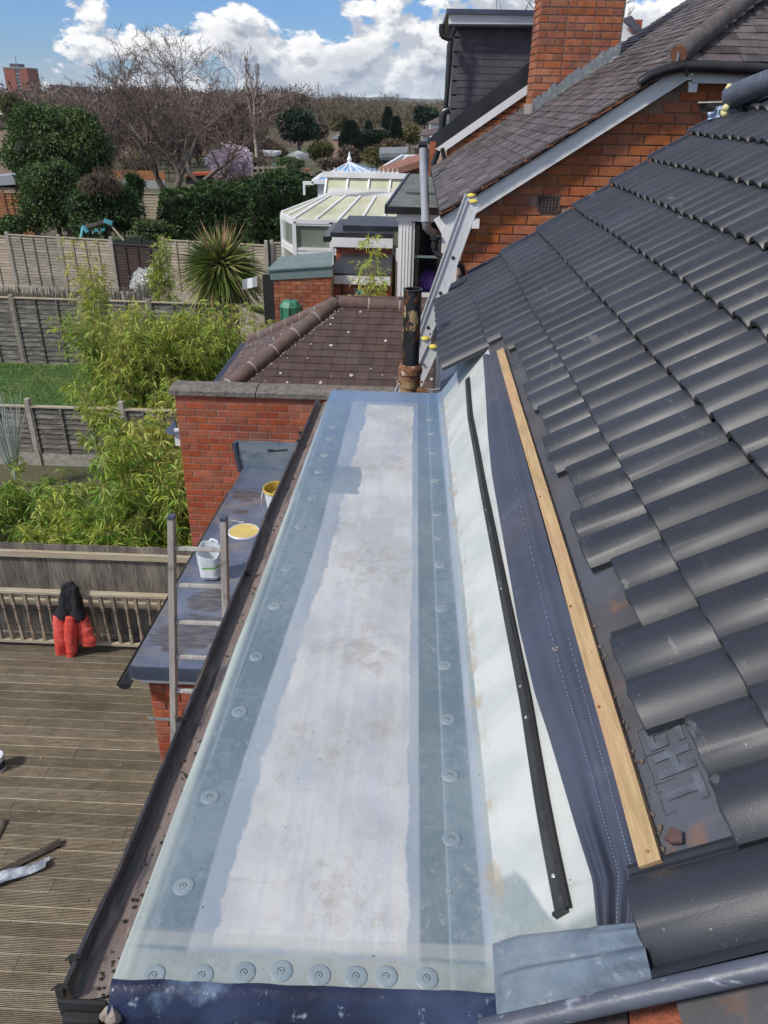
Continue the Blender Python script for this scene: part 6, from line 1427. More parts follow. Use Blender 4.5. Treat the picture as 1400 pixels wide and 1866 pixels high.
a = MB(); tubeM(a, [jp(129, 1122, .13), jp(129, 1150, .15), jp(131, 1180, .14), jp(129, 1197, .13)], [.065, .080, .074, .060], [.05, .065, .06, .05], ringamp=.07, rings=9, seed=3); a.build('sleeve', M['red_cloth'], jk, smooth=True)
a = MB(); tubeM(a, [jp(146, 1120, .07), jp(152, 1145, .09), jp(159, 1165, .11), jp(162, 1176, .11)], [.10, .118, .110, .10], [.045, .05, .045, .035], ringamp=.06, rings=7, seed=5); a.build('front_panel', M['red_cloth'], jk, smooth=True)

# ================================================================== LAPPED PANEL FENCES
def panel_fence(name, label, tops, Y0_, Y1_, hgt, panels, n_sl=15, post='concpost', base=None, rails=3, cap=True, posth=.06, x_list=None, zb_list=None, group=None, gravel=True):
    """x_list: post centres; each bay gets its own overlapped slats, upright battens and capping"""
    f = thing(name, label, 'fence', (sum(x_list)/len(x_list), (Y0_+Y1_)/2, min(zb_list)), group)
    n = len(x_list)
    def YY(x): return Y0_+(Y1_-Y0_)*(x-x_list[0])/(x_list[-1]-x_list[0])
    for i, x in enumerate(x_list):
        z = zb_list[min(i, n-1)]; Y = YY(x)
        if panels[min(i, n-2)] is not None or i == 0:
            MB().prism([(x-.05, Y-.05, z-.2), (x+.05, Y-.05, z-.2), (x+.05, Y-.05, z+hgt+posth), (x-.05, Y-.05, z+hgt+posth)], (0, .10, 0)).build('post', M[post], f, bev=.008)
    for i in range(n-1):
        mt = panels[i]
        if mt is None: continue
        xa, xb = x_list[i]+.052, x_list[i+1]-.052; Y = (YY(xa)+YY(xb))/2; z0_ = zb_list[i]+ (.16 if gravel else .02); z1_ = zb_list[i]+hgt-.03-(.14 if mt == 'timber_brown' else 0); sh_ = (z1_-z0_)/n_sl
        for k in range(n_sl):
            z = z0_+k*sh_; wv_ = [random.uniform(-.006, .006) for _ in range(5)]; vs = []; 
            for q in range(5):
                X = xa+(xb-xa)*q/4; vs += [(X, YY(X)-.018, z-.012+wv_[q]), (X, YY(X)-.010, z-.012+wv_[q]), (X, YY(X)+.012, z+sh_+.004), (X, YY(X)+.004, z+sh_+.004)]
            o = MB(); o.add(vs, [(4*q+a, 4*q+(a+1) % 4, 4*q+4+(a+1) % 4, 4*q+4+a) for q in range(4) for a in range(4)] + [(3, 2, 1, 0), (16, 17, 18, 19)]); o.build('slat', M[mt], f, fix=True)
        for k in range(rails):
            X = xa+(xb-xa)*(k+1)/(rails+1) if rails > 1 else (xa+xb)/2
            MB().box((X-.018, YY(X)-.042, z0_), (X+.018, YY(X)-.014, z1_)).build('upright_batten', M[mt], f)
        for X in (xa+.016, xb-.016): MB().box((X-.015, YY(X)-.04, z0_), (X+.015, YY(X)-.014, z1_)).build('upright_batten', M[mt], f)
        if cap: MB().prism([(xa, YY(xa)-.045, z1_), (xb, YY(xb)-.045, z1_), (xb, YY(xb)-.045, z1_+.028), (xa, YY(xa)-.045, z1_+.028)], (0, .085, 0)).build('capping', M['rail' if mt != 'timber_brown' else mt], f)
        if gravel: MB().prism([(xa, YY(xa)-.02, z0_-.30), (xb, YY(xb)-.02, z0_-.30), (xb, YY(xb)-.02, z0_-.015), (xa, YY(xa)-.02, z0_-.015)], (0, .04, 0)).build('gravel_board', M['concpost'], f)
    return f
def xz(x, y, Y): p = at(x, y, Y); return p.x, p.z
# far fence: posts at picture x 10, 104, 199, 294, (palm), 485
ft = [(-88, 421), (10, 423), (104, 428), (200, 432), (294, 433), (388, 437), (485, 438)]
Yf = [26.9, 26.4, 26.0, 25.6, 25.2, 24.9, 24.6]; xs_, zs_ = [], []
for (x, y), Y in zip(ft, Yf): p = at(x, y, Y); xs_.append(p.x); zs_.append(p.z-1.86)
panel_fence('panel_fence', 'farthest panel fence of mixed tan, grey and dark brown panels between concrete posts', None, Yf[0], Yf[-1], 1.80, ['timber_tan', 'timber_old', 'timber_tan', 'timber_brown', 'timber_tan', 'timber_tan'], n_sl=17, x_list=xs_, zb_list=zs_, rails=3)
p1, p2_ = at(488, 438, 24.6), at(530, 440, 24.6)
panel_fence('panel_fence', 'single grey fence panel between the spiky palm and the white conservatory', None, 24.7, 24.7, 1.80, ['timber_old'], n_sl=17, x_list=[p1.x+.1, p1.x+1.5], zb_list=[zs_[-1]]*2, rails=1)
# reeds or brushwood strip above the middle fence
rd = MB()
for k in range(700):
    x = random.uniform(-13.5, -7.2); y = 21.2+random.uniform(-.1, .1); rd.bar((x, y, .7), (x+random.uniform(-.1, .1), y, 1.72+random.uniform(-.15, .08)+.02*(x+10)), .012, .008)
tag(rd.build('brushwood_screen', M['timber_old'], fix=False), 'grey brushwood screen along the top of the middle fence', 'screen', kind='stuff')
# middle fence at the back of the lawn
m0 = at(18, 537, 19.8); mz = m0.z-1.86; bayw = 1.83
xs_ = [m0.x-2*bayw, m0.x-bayw, m0.x]+[m0.x+bayw*k for k in range(1, 5)]; xs_[-1] = min(xs_[-1], at(450, 540, 19.8).x)
panel_fence('panel_fence', 'black and grey weathered panel fence behind the green lawn', None, 19.9, 19.7, 1.80, ['timber_dark']*6, n_sl=14, x_list=xs_, zb_list=[mz]*7, rails=2, post='timber_old', gravel=False)
a, b2 = at(430, 540, 19), at(498, 535, 17.8)
sf = thing('slatted_fence', 'old brown slatted fence panel below the spiky palm beside black post', 'fence', Vector((a.x, 18.5, 0)))
for k in range(15):
    z = .1+k*.118; MB().prism([(a.x, 19.2, z), (b2.x-.1, 17.9, z), (b2.x-.1, 17.93, z+.125), (a.x, 19.23, z+.125)], (0, .012, 0)).build('slat', M['timber_old'], sf)
MB().box(at(478, 500, 17.7)-Vector((0, 0, 2.2)), at(499, 500, 17.8)).build('black_post', M['blackmatt'], sf)
# fence nearest of the three, low
m0 = at(48, 722, 13.72); mz = .0; Yn = 13.72
x0_ = m0.x; hz_ = at(100, 742, Yn).z
panel_fence('panel_fence', 'low grey panel fence with white capping and pale concrete base in front of lawn', None, Yn, Yn, hz_+.02, ['timber_dark']*4, n_sl=9, x_list=[x0_-3.66, x0_-1.83, x0_, x0_+1.83, x0_+3.0], zb_list=[0]*5, rails=2, posth=.14)
# far orange fence left, and mossy panel
p, q_ = at(-40, 346, 34), at(47, 344, 34)
panel_fence('orange_fence', 'orange brown panel fence at far left below the shed roof', None, 34, 34, 1.75, ['timber_orange', 'timber_orange'], n_sl=14, x_list=[p.x, (p.x+q_.x)/2, q_.x], zb_list=[p.z-1.8]*3, rails=2, post='timber_orange', gravel=False)
p, q_ = at(268, 352, 34.5), at(300, 352, 34.5)
panel_fence('mossy_fence', 'yellow green mossy fence panel glimpsed under the bare twisted tree', None, 34.5, 34.5, 1.5, ['rail'], n_sl=12, x_list=[p.x-.3, q_.x+.5], zb_list=[p.z-1.5]*2, rails=1, post='rail', gravel=False)

# ================================================================== PLANTS
def leaf_mesh(P_, D, L, Wd, curl=.25):
    """pointed leaves: base P, direction D, as two bent triangles each way"""
    n = len(P_); D = D/np.linalg.norm(D, axis=1)[:, None]; r = RNG.normal(size=(n, 3)); Sd = np.cross(D, r); Sd /= np.linalg.norm(Sd, axis=1)[:, None]; Nn = np.cross(D, Sd)
    L = np.broadcast_to(L, (n,))[:, None]; Wd = np.broadcast_to(Wd, (n,))[:, None]
    mid = P_+D*L*.42; tip = P_+D*L+np.array([0, 0, -1.])*L*curl
    V = np.stack([P_, mid+Sd*Wd*.5+Nn*Wd*.15, tip, mid-Sd*Wd*.5+Nn*Wd*.15], 1).reshape(-1, 3)
    i = np.arange(n)*4; F_ = np.stack([i, i+1, i+2, i+3], 1)
    return V, F_
def segs_mesh(S_, n=4):
    """S_: list of (p0, p1, r0, r1) -> open tapering prisms"""
    A = np.array([s[0] for s in S_]); B = np.array([s[1] for s in S_]); r0 = np.array([s[2] for s in S_]); r1 = np.array([s[3] for s in S_])
    d = B-A; d /= (np.linalg.norm(d, axis=1)[:, None]+1e-9); ref = np.where(np.abs(d[:, 2:3]) > .9, np.array([[1., 0, 0]]), np.array([[0, 0, 1.]])); u = np.cross(d, ref); u /= np.linalg.norm(u, axis=1)[:, None]; v = np.cross(d, u)
    V = []; 
    for (c, r) in ((A, r0), (B, r1)):
        for k in range(n): a = 2*math.pi*k/n; V.append(c+(u*math.cos(a)+v*math.sin(a))*r[:, None])
    V = np.stack(V, 1).reshape(-1, 3); b_ = np.arange(len(S_))*2*n
    F_ = np.concatenate([np.stack([b_+k, b_+(k+1) % n, b_+n+(k+1) % n, b_+n+k], 1) for k in range(n)])
    return V, F_
def bamboo(name, label, bases, H, lean, nculm, nnode, leafL, spread, mts=('bamboo', 'bamboo_green'), group=None, leafw=.16, per=5, low=.15, seed=0, topside=.55):
    rng = np.random.default_rng(seed+11); b0 = np.array(bases, float); root = thing(name, label, 'bamboo' if 'bamboo' in name else 'plant', Vector(b0.mean(0)), group)
    SG = []; PP = [[], []]; DD = [[], []]
    for c in range(nculm):
        b = b0[rng.integers(len(b0))]+np.array([rng.normal(0, spread), rng.normal(0, spread*.6), 0]); h = H*rng.uniform(.62, 1.05); az = rng.uniform(0, 6.28); ln = lean*rng.uniform(.3, 1.)*h
        out = np.array([math.cos(az), math.sin(az)*.7, 0]); pts = []
        for t in np.linspace(0, 1, 8): pts.append(b+out*ln*t**1.8+np.array([0, 0, h*t*(1-.16*lean*2*t*t)]))
        for i in range(7): SG.append((pts[i], pts[i+1], .010*(1-.12*i), .010*(1-.12*(i+1))))
        for k in range(nnode):
            t = low+(1-low)*rng.random()**.8; i = min(int(t*7), 6); p = pts[i]*(1-(t*7-i))+pts[i+1]*(t*7-i); a2 = rng.uniform(0, 6.28); tl = rng.uniform(.10, .42)*(1.15-.75*t)*H/2.6
            q = p+np.array([math.cos(a2)*tl, math.sin(a2)*tl, rng.uniform(-.1, .5)*tl]); SG.append((p, q, .003, .0012))
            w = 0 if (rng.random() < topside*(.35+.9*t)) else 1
            for m_ in range(per):
                f = rng.uniform(.45, 1.05); pp = p*(1-f)+q*f; d = (q-p)/tl*.8+rng.normal(0, .55, 3)+np.array([0, 0, -.45]); PP[w].append(pp); DD[w].append(d)
    V, F_ = segs_mesh(SG, 4); o = npmesh('culms', V, F_, M['culm'], root); o['kind'] = 'stuff'
    for w in (0, 1):
        if PP[w]:
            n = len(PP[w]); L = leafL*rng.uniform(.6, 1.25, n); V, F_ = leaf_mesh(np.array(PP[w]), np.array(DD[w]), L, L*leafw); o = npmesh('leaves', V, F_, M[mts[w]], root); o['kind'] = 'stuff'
    return root
def gp(x, y, z): p = atz(x, y, z); return (p.x, p.y, p.z)
gB0 = lambda x, Y: (x, Y, 0.)
bamboo('bamboo_clump', 'large yellow green bamboo clump towering over the fence beside the lawn', [gB0(x, Y) for x, Y in ((-6.0, 15.2), (-5.3, 15.5), (-4.6, 15.2), (-5.4, 14.6), (-4.2, 15.4))], 3.0, .34, 120, 56, .15, .44, seed=1, topside=.62)
bamboo('bamboo_clump', 'tallest thin yellow bamboo shoots rising left above the large clump', [gB0(-7.0, 17.0), gB0(-6.8, 16.8)], 3.9, .09, 11, 46, .15, .14, seed=2, topside=1.)
bamboo('bamboo_clump', 'yellowish bamboo growing just left of the hipped tile roof', [gB0(-3.9, 16.2), gB0(-3.5, 16.6), gB0(-4.3, 16.8)], 2.3, .24, 30, 40, .14, .3, seed=3, topside=.85)
bamboo('bamboo_clump', 'bushy green bamboo spilling over the board fence beside the red parapet wall', [gB0(x, Y) for x, Y in ((-3.25, 9.4), (-3.6, 10.0), (-3.9, 9.3), (-3.3, 10.2))], 2.45, .40, 66, 46, .16, .24, seed=4, topside=.6)
bamboo('bamboo_clump', 'pale leaning bamboo in a black pot between low fence and parapet wall', [gB0(-4.5, 11.6), gB0(-4.1, 11.3)], 2.75, .46, 36, 44, .15, .18, seed=5, topside=1.)
bamboo('bamboo_clump', 'lower bamboo tangle hanging across the buff paving path', [gB0(x, Y) for x, Y in ((-4.9, 9.3), (-4.3, 9.0), (-4.6, 9.9))], 1.5, .6, 60, 40, .16, .25, seed=6, topside=.6)
bamboo('bamboo_clump', 'green bamboo drooping over the board fence top beside near ladder', [gB0(-3.5, 8.75), gB0(-4.2, 8.7)], 1.7, .5, 34, 38, .16, .22, seed=16, topside=.6)
bamboo('bamboo_clump', 'loose green bamboo at the left picture edge in front of low fence', [gB0(x, Y) for x, Y in ((-7.0, 10.4), (-6.3, 10.8), (-7.6, 10.8))], 1.35, .75, 40, 34, .15, .30, seed=7, topside=.25)
bamboo('bamboo_clump', 'single bamboo stem in front of the stepped black roofs', [(at(680, 560, 13.5).x, 13.5, 1.6)], 3.25, .05, 5, 52, .13, .05, seed=8, topside=1.)
bamboo('bamboo_clump', 'small yellow bamboo against the brick outhouse beside the drainpipe', [(at(580, 560, 14).x, 14, 1.6)], 1.5, .12, 7, 34, .13, .08, seed=9, topside=1.)
bamboo('bamboo_clump', 'low yellow bamboo tips under the small extension window', [(at(640, 560, 14.5).x, 14.5, 1.6), (at(700, 560, 14.5).x, 14.5, 1.6)], 1.1, .3, 9, 30, .12, .12, seed=10, topside=1.)
bamboo('bamboo_clump', 'sparse pale bamboo sprig left of the hipped roof below the palm', [(at(478, 620, 15).x, 15.0, .6)], 2.0, .2, 6, 34, .13, .08, seed=12, topside=1.)
bamboo('bamboo_clump', 'yellow bamboo shoots beside the white blossom bush by dark fence panel', [(at(300, 560, 22.5).x, 22.5, .2)], 2.9, .10, 8, 50, .16, .14, seed=13, topside=1.)
q = Vector((-4.3, 11.45, -.02)); bp = MB().lathe([(.17, 0), (.22, .36), (.24, .36), (.24, .40), (.21, .40), (.20, .34), (0, .33)], c=q, n=20).build('plant_pot', M['black'], smooth=rad(40)); tag(bp, 'round black plastic pot holding the leaning pale bamboo', 'plant pot')
q = Vector((-3.9, 11.1, -.02)); bp = MB().lathe([(.15, 0), (.20, .32), (.22, .32), (.22, .36), (.19, .36), (.18, .30), (0, .29)], c=q, n=20).build('plant_pot', M['black'], smooth=rad(40)); tag(bp, 'smaller black pot just in front of the leaning bamboo pot', 'plant pot')
# broad leaf plants by the board fence
def rosette(name, label, c, n, L, wd, mt, up=.8, cat='plant', curl=.3):
    rng = np.random.default_rng(int(abs(c[0]*100))); a = rng.uniform(0, 6.28, n); D = np.stack([np.cos(a), np.sin(a), rng.uniform(.1, up, n)], 1); P_ = np.array(c)+rng.normal(0, .06, (n, 3))*[1, 1, .3]; V, F_ = leaf_mesh(P_, D, L*rng.uniform(.6, 1.1, n), wd, curl); return tag(npmesh(name, V, F_, mt), label, cat)
M['broad'] = mat('broad_green_leaf', [(.10, .24, .05), (.06, .15, .035), (.20, .34, .10)], 3, rough=.35, bump=0, island=.35, trans=.15)
rosette('broad_leaf_plant', 'glossy broad leaved plant behind the pale top rail of board fence', (-5.0, 8.75, .75), 70, .42, .14, M['broad'], 1.6)
rosette('broad_leaf_plant', 'second broad leaved plant nearer the bamboo behind board fence', (-4.35, 8.8, .75), 50, .38, .12, M['broad'], 1.6)
rosette('low_shrub', 'small yellowish shrub at left edge behind the board fence', (-6.4, 8.9, .75), 260, .13, .05, M['olive'], 1.5)
gr2 = MB()
for k in range(60):
    a = random.uniform(0, 6.28); b2 = Vector((at(35, 900, 12.6).x, 12.6, .1)); tp = b2+Vector((random.uniform(-.55, .45), random.uniform(-.3, .3), random.uniform(1.0, 1.75))); m_ = b2.lerp(tp, .6)+Vector((random.uniform(-.1, .1), 0, .1)); gr2.tube([b2, m_, tp], [.009, .006, .003], 4)
tag(gr2.build('pale_stems', mat('pale_grey_stem', [(.50, .54, .50), (.38, .42, .38)], 5, rough=.8)), 'bundle of pale grey bare stems in front of low fence', 'plant stems', kind='stuff')

def crown(name, mt, parent, blobs, n, leaf, flat=1., seed=0, shell=.55, droop=-.1, wd=.6):
    """leaves spread through overlapping lumps; each lump (cx,cy,cz,rx,ry,rz)"""
    rng = np.random.default_rng(seed); B_ = np.array(blobs, float); vol = (B_[:, 3]*B_[:, 4]*B_[:, 5])**.7; k = rng.choice(len(B_), n, p=vol/vol.sum()); d = rng.normal(size=(n, 3)); d /= np.linalg.norm(d, axis=1)[:, None]
    rr = (shell+(1-shell)*rng.random(n)**.6); nz = np.array([noise.noise(Vector(v)*2.4+Vector((seed, 0, 0))) for v in d*1.0+B_[k, :3]*.6]); rr *= 1+.48*nz; rr[rng.random(n) < .12] *= 1.2
    P_ = B_[k, :3]+d*rr[:, None]*B_[k, 3:]; D = d+rng.normal(0, .7, (n, 3))+np.array([0, 0, droop]); L = leaf*rng.uniform(.6, 1.3, n); V, F_ = leaf_mesh(P_, D, L, L*wd, .15); o = npmesh(name, V, F_, mt, parent)
    o['kind'] = 'stuff'; return o
def lumps(cx, cy, cz, rx, ry, rz, n, seed, s=.45):
    r = random.Random(seed); out = [(cx, cy, cz, rx*.8, ry*.8, rz*.8)]
    for _ in range(n):
        a, b_ = r.uniform(0, 6.28), r.uniform(-.9, 1.2); out.append((cx+rx*.75*math.cos(a)*math.cos(b_), cy+ry*.75*math.sin(a)*math.cos(b_), cz+rz*.75*math.sin(b_), rx*s*r.uniform(.7, 1.2), ry*s*r.uniform(.7, 1.2), rz*s*r.uniform(.7, 1.2)))
    return out
def leafy(name, label, cat, box, Y, mt, n, leaf, ry=None, nl=10, seed=0, group=None, trunk=True, parts=None, s=.45, wd=.6):
    x0, y0, x1, y1 = box; a, b_ = at(x0, (y0+y1)/2, Y), at(x1, (y0+y1)/2, Y); zt_ = at((x0+x1)/2, y0, Y).z; zb_ = at((x0+x1)/2, y1, Y).z; g = gz(0, Y); zb_ = max(zb_, g)
    rx = (b_.x-a.x)/2; rz = (zt_-zb_)/2; cx = (a.x+b_.x)/2; cz = (zt_+zb_)/2; ry = ry or rx
    t = thing(name, label, cat, (cx, Y, g), group); L_ = lumps(cx, Y, cz, rx*.86, ry*.86, rz*.86, nl, seed, s); crown('crown', mt, t, L_, n, leaf, seed=seed, wd=wd)
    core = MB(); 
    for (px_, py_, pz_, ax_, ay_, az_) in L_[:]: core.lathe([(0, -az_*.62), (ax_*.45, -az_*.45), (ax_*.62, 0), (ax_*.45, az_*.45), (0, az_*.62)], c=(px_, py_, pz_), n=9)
    core.build('inner_shade', mat('foliage_shade', [(.020, .022, .012), (.012, .014, .009)], 2, rough=1, bump=0) if 'foliage_shade' not in bpy.data.materials else bpy.data.materials['foliage_shade'], t, fix=False)['kind'] = 'stuff'  # near-black core: the shade inside the foliage, painted as a solid
    if trunk: MB().tube([(cx, Y, g-.1), (cx+.05, Y, (g+zb_)/2), (cx, Y, cz)], [rx*.10, rx*.08, rx*.04], 8).build('trunk', M['bark'], t)
    return t
def hedge(name, label, box, Y, dep, mt, n, leaf, seed=0, amp=.22):
    x0, y0, x1, y1 = box; a, b_ = at(x0, (y0+y1)/2, Y), at(x1, (y0+y1)/2, Y); zt_ = at((x0+x1)/2, y0, Y).z; zb_ = gz(0, Y); rng = np.random.default_rng(seed)
    t = thing(name, label, 'hedge', ((a.x+b_.x)/2, Y, zb_)); w = b_.x-a.x; h = zt_-zb_
    u = rng.random(n); k = rng.random(n); top_ = k < .45; P_ = np.empty((n, 3)); 
    P_[:, 0] = a.x+w*u; P_[:, 1] = np.where(top_, Y+dep*rng.random(n), Y-.05*rng.random(n)); P_[:, 2] = np.where(top_, zt_, zb_+h*rng.random(n))
    nz = np.array([noise.noise(Vector((p[0]*1.1, p[1], p[2]*1.3+seed)))+.5*noise.noise(Vector((p[0]*3.1, p[1], p[2]*3+seed))) for p in P_]); en = np.minimum(1, np.minimum(u, 1-u)*9)
    P_[:, 2] = np.where(top_, P_[:, 2]+nz*amp*1.6-.5*h*(1-en)**2, zb_+(P_[:, 2]-zb_)*(1-.5*(1-en)**2)); P_[:, 1] -= nz*amp*1.5
    D = np.stack([rng.normal(0, .7, n), np.where(top_, 0, -1)+rng.normal(0, .6, n), np.where(top_, 1, .25)+rng.normal(0, .5, n)], 1); L = leaf*rng.uniform(.6, 1.3, n); V, F_ = leaf_mesh(P_, D, L, L*.62, .15); o = npmesh('leaves', V, F_, mt, t); o['kind'] = 'stuff'
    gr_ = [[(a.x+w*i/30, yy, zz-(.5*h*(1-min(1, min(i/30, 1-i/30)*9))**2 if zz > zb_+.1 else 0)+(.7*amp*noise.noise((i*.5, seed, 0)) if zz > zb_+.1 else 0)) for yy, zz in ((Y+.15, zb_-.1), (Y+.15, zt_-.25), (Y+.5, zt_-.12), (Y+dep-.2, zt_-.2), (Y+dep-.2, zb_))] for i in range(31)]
    MB().grid(gr_).build('inner_shade', bpy.data.materials['foliage_shade'], t, fix=False)['kind'] = 'stuff'
    return t
leafy('evergreen_tree', 'big dark round evergreen tree at left behind the panel fences', 'tree', (2, 178, 208, 372), 35, M['evergreen'], 42000, .13, seed=1, nl=46, s=.36)
leafy('evergreen_shrub', 'grey green scruffy shrub below the big evergreen tree', 'shrub', (28, 285, 165, 436), 31.5, M['evergreen'], 17000, .11, seed=2, nl=26, s=.4)
leafy('ivy_shrub', 'dark ivy mass to the right beneath the big evergreen tree', 'shrub', (110, 330, 262, 440), 31, M['hedge'], 17000, .10, seed=3, nl=24, s=.4)
leafy('ivy_shrub', 'small dark ivy column left of the bare twisted tree', 'shrub', (226, 312, 264, 372), 33, M['hedge'], 2600, .11, seed=4, nl=6)
hedge('clipped_hedge', 'long dark green hedge behind the panel fence and spiky palm', (284, 358, 500, 438), 31.5, 1.6, M['hedge'], 17000, .12, seed=5)
hedge('clipped_hedge', 'rounded darker end of the hedge left of the white conservatory', (450, 338, 590, 448), 30, 3.5, M['hedge'], 16000, .12, seed=6, amp=.4)
hedge('clipped_hedge', 'lower back hedge running behind the pink magnolia trunk', (330, 341, 570, 362), 37, 2., M['hedge'], 11000, .13, seed=7)
leafy('dark_shrub', 'dark shrub filling the far left corner below the orange fence', 'shrub', (-30, 395, 60, 430), 30, M['hedge'], 3500, .12, seed=8, nl=8)
leafy('dark_shrub', 'grey green twiggy shrub just above the dark brown fence panel', 'shrub', (240, 398, 320, 440), 28.5, M['evergreen'], 3200, .10, seed=9, nl=8)
leafy('climber', 'tangled reddish bare climber over the ivy beside evergreen tree', 'shrub', (150, 305, 222, 372), 30.5, M['brownbush'], 3500, .16, seed=10, nl=8, wd=.12)
leafy('square_conifer', 'dark flat topped conifer block standing mid distance', 'tree', (509, 202, 578, 258), 95, M['conifer'], 9000, .32, seed=11, nl=16, s=.55)
leafy('dark_shrub', 'round dark shrub among allotments behind the magnolia', 'shrub', (497, 315, 580, 338), 52, M['hedge'], 3200, .16, seed=12, nl=8)
def cone_tree(name, label, box, Y, mt, n, leaf, seed=0, power=.8):
    x0, y0, x1, y1 = box; a, b_ = at(x0, y1, Y), at(x1, y1, Y); zt_ = at((x0+x1)/2, y0, Y).z; zb_ = max(gz(0, Y), min(a.z, zt_-1)); cx = (a.x+b_.x)/2; r = (b_.x-a.x)/2
    t = thing(name, label, 'tree', (cx, Y, gz(0, Y))); rng = np.random.default_rng(seed); u = rng.random(n)**.7; u = 1-u; rad_ = r*(1-u)**power*(.75+.3*rng.random(n)); an = rng.uniform(0, 6.28, n)
    rad_ *= 1+.15*np.sin(an*5+u*9); low_ = np.clip(u/.12, .45, 1); P_ = np.stack([cx+np.cos(an)*rad_*low_, Y+np.sin(an)*rad_*low_, zb_+(zt_-zb_)*u], 1); D = np.stack([np.cos(an), np.sin(an), .9+0*an], 1)+rng.normal(0, .4, (n, 3)); V, F_ = leaf_mesh(P_, D, leaf*rng.uniform(.6, 1.2, n), leaf*.4, 0); o = npmesh('crown', V, F_, mt, t); o['kind'] = 'stuff'
    MB().lathe([(r*.35, 0), (r*.62, (zt_-zb_)*.2), (r*.4, (zt_-zb_)*.6), (0, (zt_-zb_)*.93)], c=(cx, Y, zb_), n=10).build('inner_shade', bpy.data.materials['foliage_shade'], t)
    MB().tube([(cx, Y, gz(0, Y)-.1), (cx, Y, zb_+.8)], [r*.14, r*.1], 7).build('trunk', M['bark'], t)
    return t
cone_tree('cypress', 'broad nearly black cypress right of the mid distance gardens', (619, 222, 660, 274), 80, M['conifer_black'], 6000, .35, 1, .5)
cone_tree('cypress', 'slim tall dark cypress just left of the grey flue', (709, 214, 733, 276), 75, M['conifer_black'], 5000, .32, 2, .6)
cone_tree('cypress', 'small pointed conifer rising behind the flat topped conifer', (540, 176, 568, 205), 140, M['conifer'], 2600, .5, 3, .8)
cone_tree('cypress', 'dark distant conifer left of the slim cypress', (697, 196, 716, 236), 120, M['conifer_black'], 2200, .45, 4, .7)
cone_tree('cypress', 'tiny conifer beside the broad black cypress', (664, 222, 680, 246), 130, M['conifer'], 1500, .4, 5, .7)
leafy('dark_tree', 'dark green tree clump right before the dormer corner', 'tree', (752, 194, 796, 226), 130, M['conifer'], 5000, .5, seed=14, nl=10)
leafy('olive_shrub', 'yellow green shrub left of the distant rooftops near dormer', 'shrub', (728, 228, 766, 262), 95, M['olive'], 2500, .3, seed=15, nl=7)
hedge('square_hedge', 'long dark low hedge between the two black cypresses', (655, 243, 712, 258), 90, 2, M['conifer'], 3500, .3, seed=16)
mid = [((560, 255, 610, 290), 66, 'olive', 'olive green bush right of the white polytunnels'), ((610, 262, 660, 300), 60, 'brownbush', 'brown bush at the foot of the broad black cypress'), ((655, 262, 712, 300), 55, 'olive', 'tawny bush directly behind the glass lantern finial'),
       ((430, 288, 500, 320), 58, 'brownbush', 'brownish bush under the slender birch trunk'), ((225, 275, 290, 325), 46, 'olive', 'golden green bush seen through the twisted tree'), ((575, 290, 640, 312), 50, 'brownbush', 'low brown undergrowth left of the lantern roof'),
       ((470, 255, 520, 292), 75, 'brownbush', 'grey brown bush between birch and flat topped conifer'), ((0, 165, 60, 235), 60, 'olive', 'olive willow like tree at far left behind evergreen'), ((380, 260, 402, 300), 70, 'olive', 'small yellow green bush behind the magnolia flowers'), ((505, 288, 560, 306), 56, 'evergreen', 'green bushes in front of the white polytunnels'),
       ((690, 255, 740, 280), 62, 'brownbush', 'rusty bush at foot of the slim cypress'), ((560, 225, 600, 256), 105, 'brownbush', 'pale brown bush under the flat topped conifer right side'), ((600, 205, 640, 240), 125, 'olive', 'faint yellow willow behind the broad cypress'), ((418, 322, 470, 350), 40, 'brownbush', 'brown stemmed shrub right beside the pink magnolia')]
for i, (bx_, Y, mt, lab) in enumerate(mid): leafy('garden_bush', lab, 'bush', bx_, Y, M[mt], 2600, .012*Y**.75, seed=30+i, nl=7, trunk=False, wd=.3)
# green grass and brown patches of the allotments are ground; blossom
def blossom(name, label, cat, box, Y, mt, n, leaf, seed):
    t = leafy(name, label, cat, box, Y, mt, n, leaf, seed=seed, nl=14, s=.4, wd=.7); return t
bare_ = []
def bare_tree(name, label, base, H, stems, mt_bark, mt_twig, depth=6, spread=.55, seed=0, r0=.2, curl=.35, cat='tree', up=.25, twig_r=.008, lenf=.76, group=None, kids=(2, 3)):
    rng = random.Random(seed); root = thing(name, label, cat, base, group); TR = []; TW = []
    def grow(p, d, L, r, k):
        n = 3; q = p
        for i in range(n):
            d = (d+Vector((rng.gauss(0, curl), rng.gauss(0, curl), rng.gauss(0, curl)*.6+up*.25))*.42).normalized(); q2 = q+d*(L/n); r2 = r*(1-.09)
            (TR if k < 3 else TW).append((tuple(q), tuple(q2), r, r2)); q, r = q2, r2
            if k >= 2 and rng.random() < .45 and k < depth:
                grow(q, (d+Vector((rng.gauss(0, 1), rng.gauss(0, 1), rng.gauss(.2, .7)))*.9).normalized(), L*.5, max(r*.45, twig_r*.6), k+2)
        if k >= depth: return
        for _ in range(rng.choice(kids)): grow(q, (d+Vector((rng.gauss(0, spread), rng.gauss(0, spread), rng.gauss(up*.5, spread*.7)))).normalized(), L*lenf*rng.uniform(.75, 1.15), max(r*.66, twig_r), k+1)
    for (dx, dy, dz, f) in stems: grow(Vector(base), Vector((dx, dy, dz)).normalized(), H*.27*f, r0*f, 0)
    V, F_ = segs_mesh(TR, 7); o = npmesh('trunk', V, F_, mt_bark, root, smooth=True); V, F_ = segs_mesh(TW, 3); o = npmesh('twigs', V, F_, mt_twig, root); o['kind'] = 'stuff'; return root
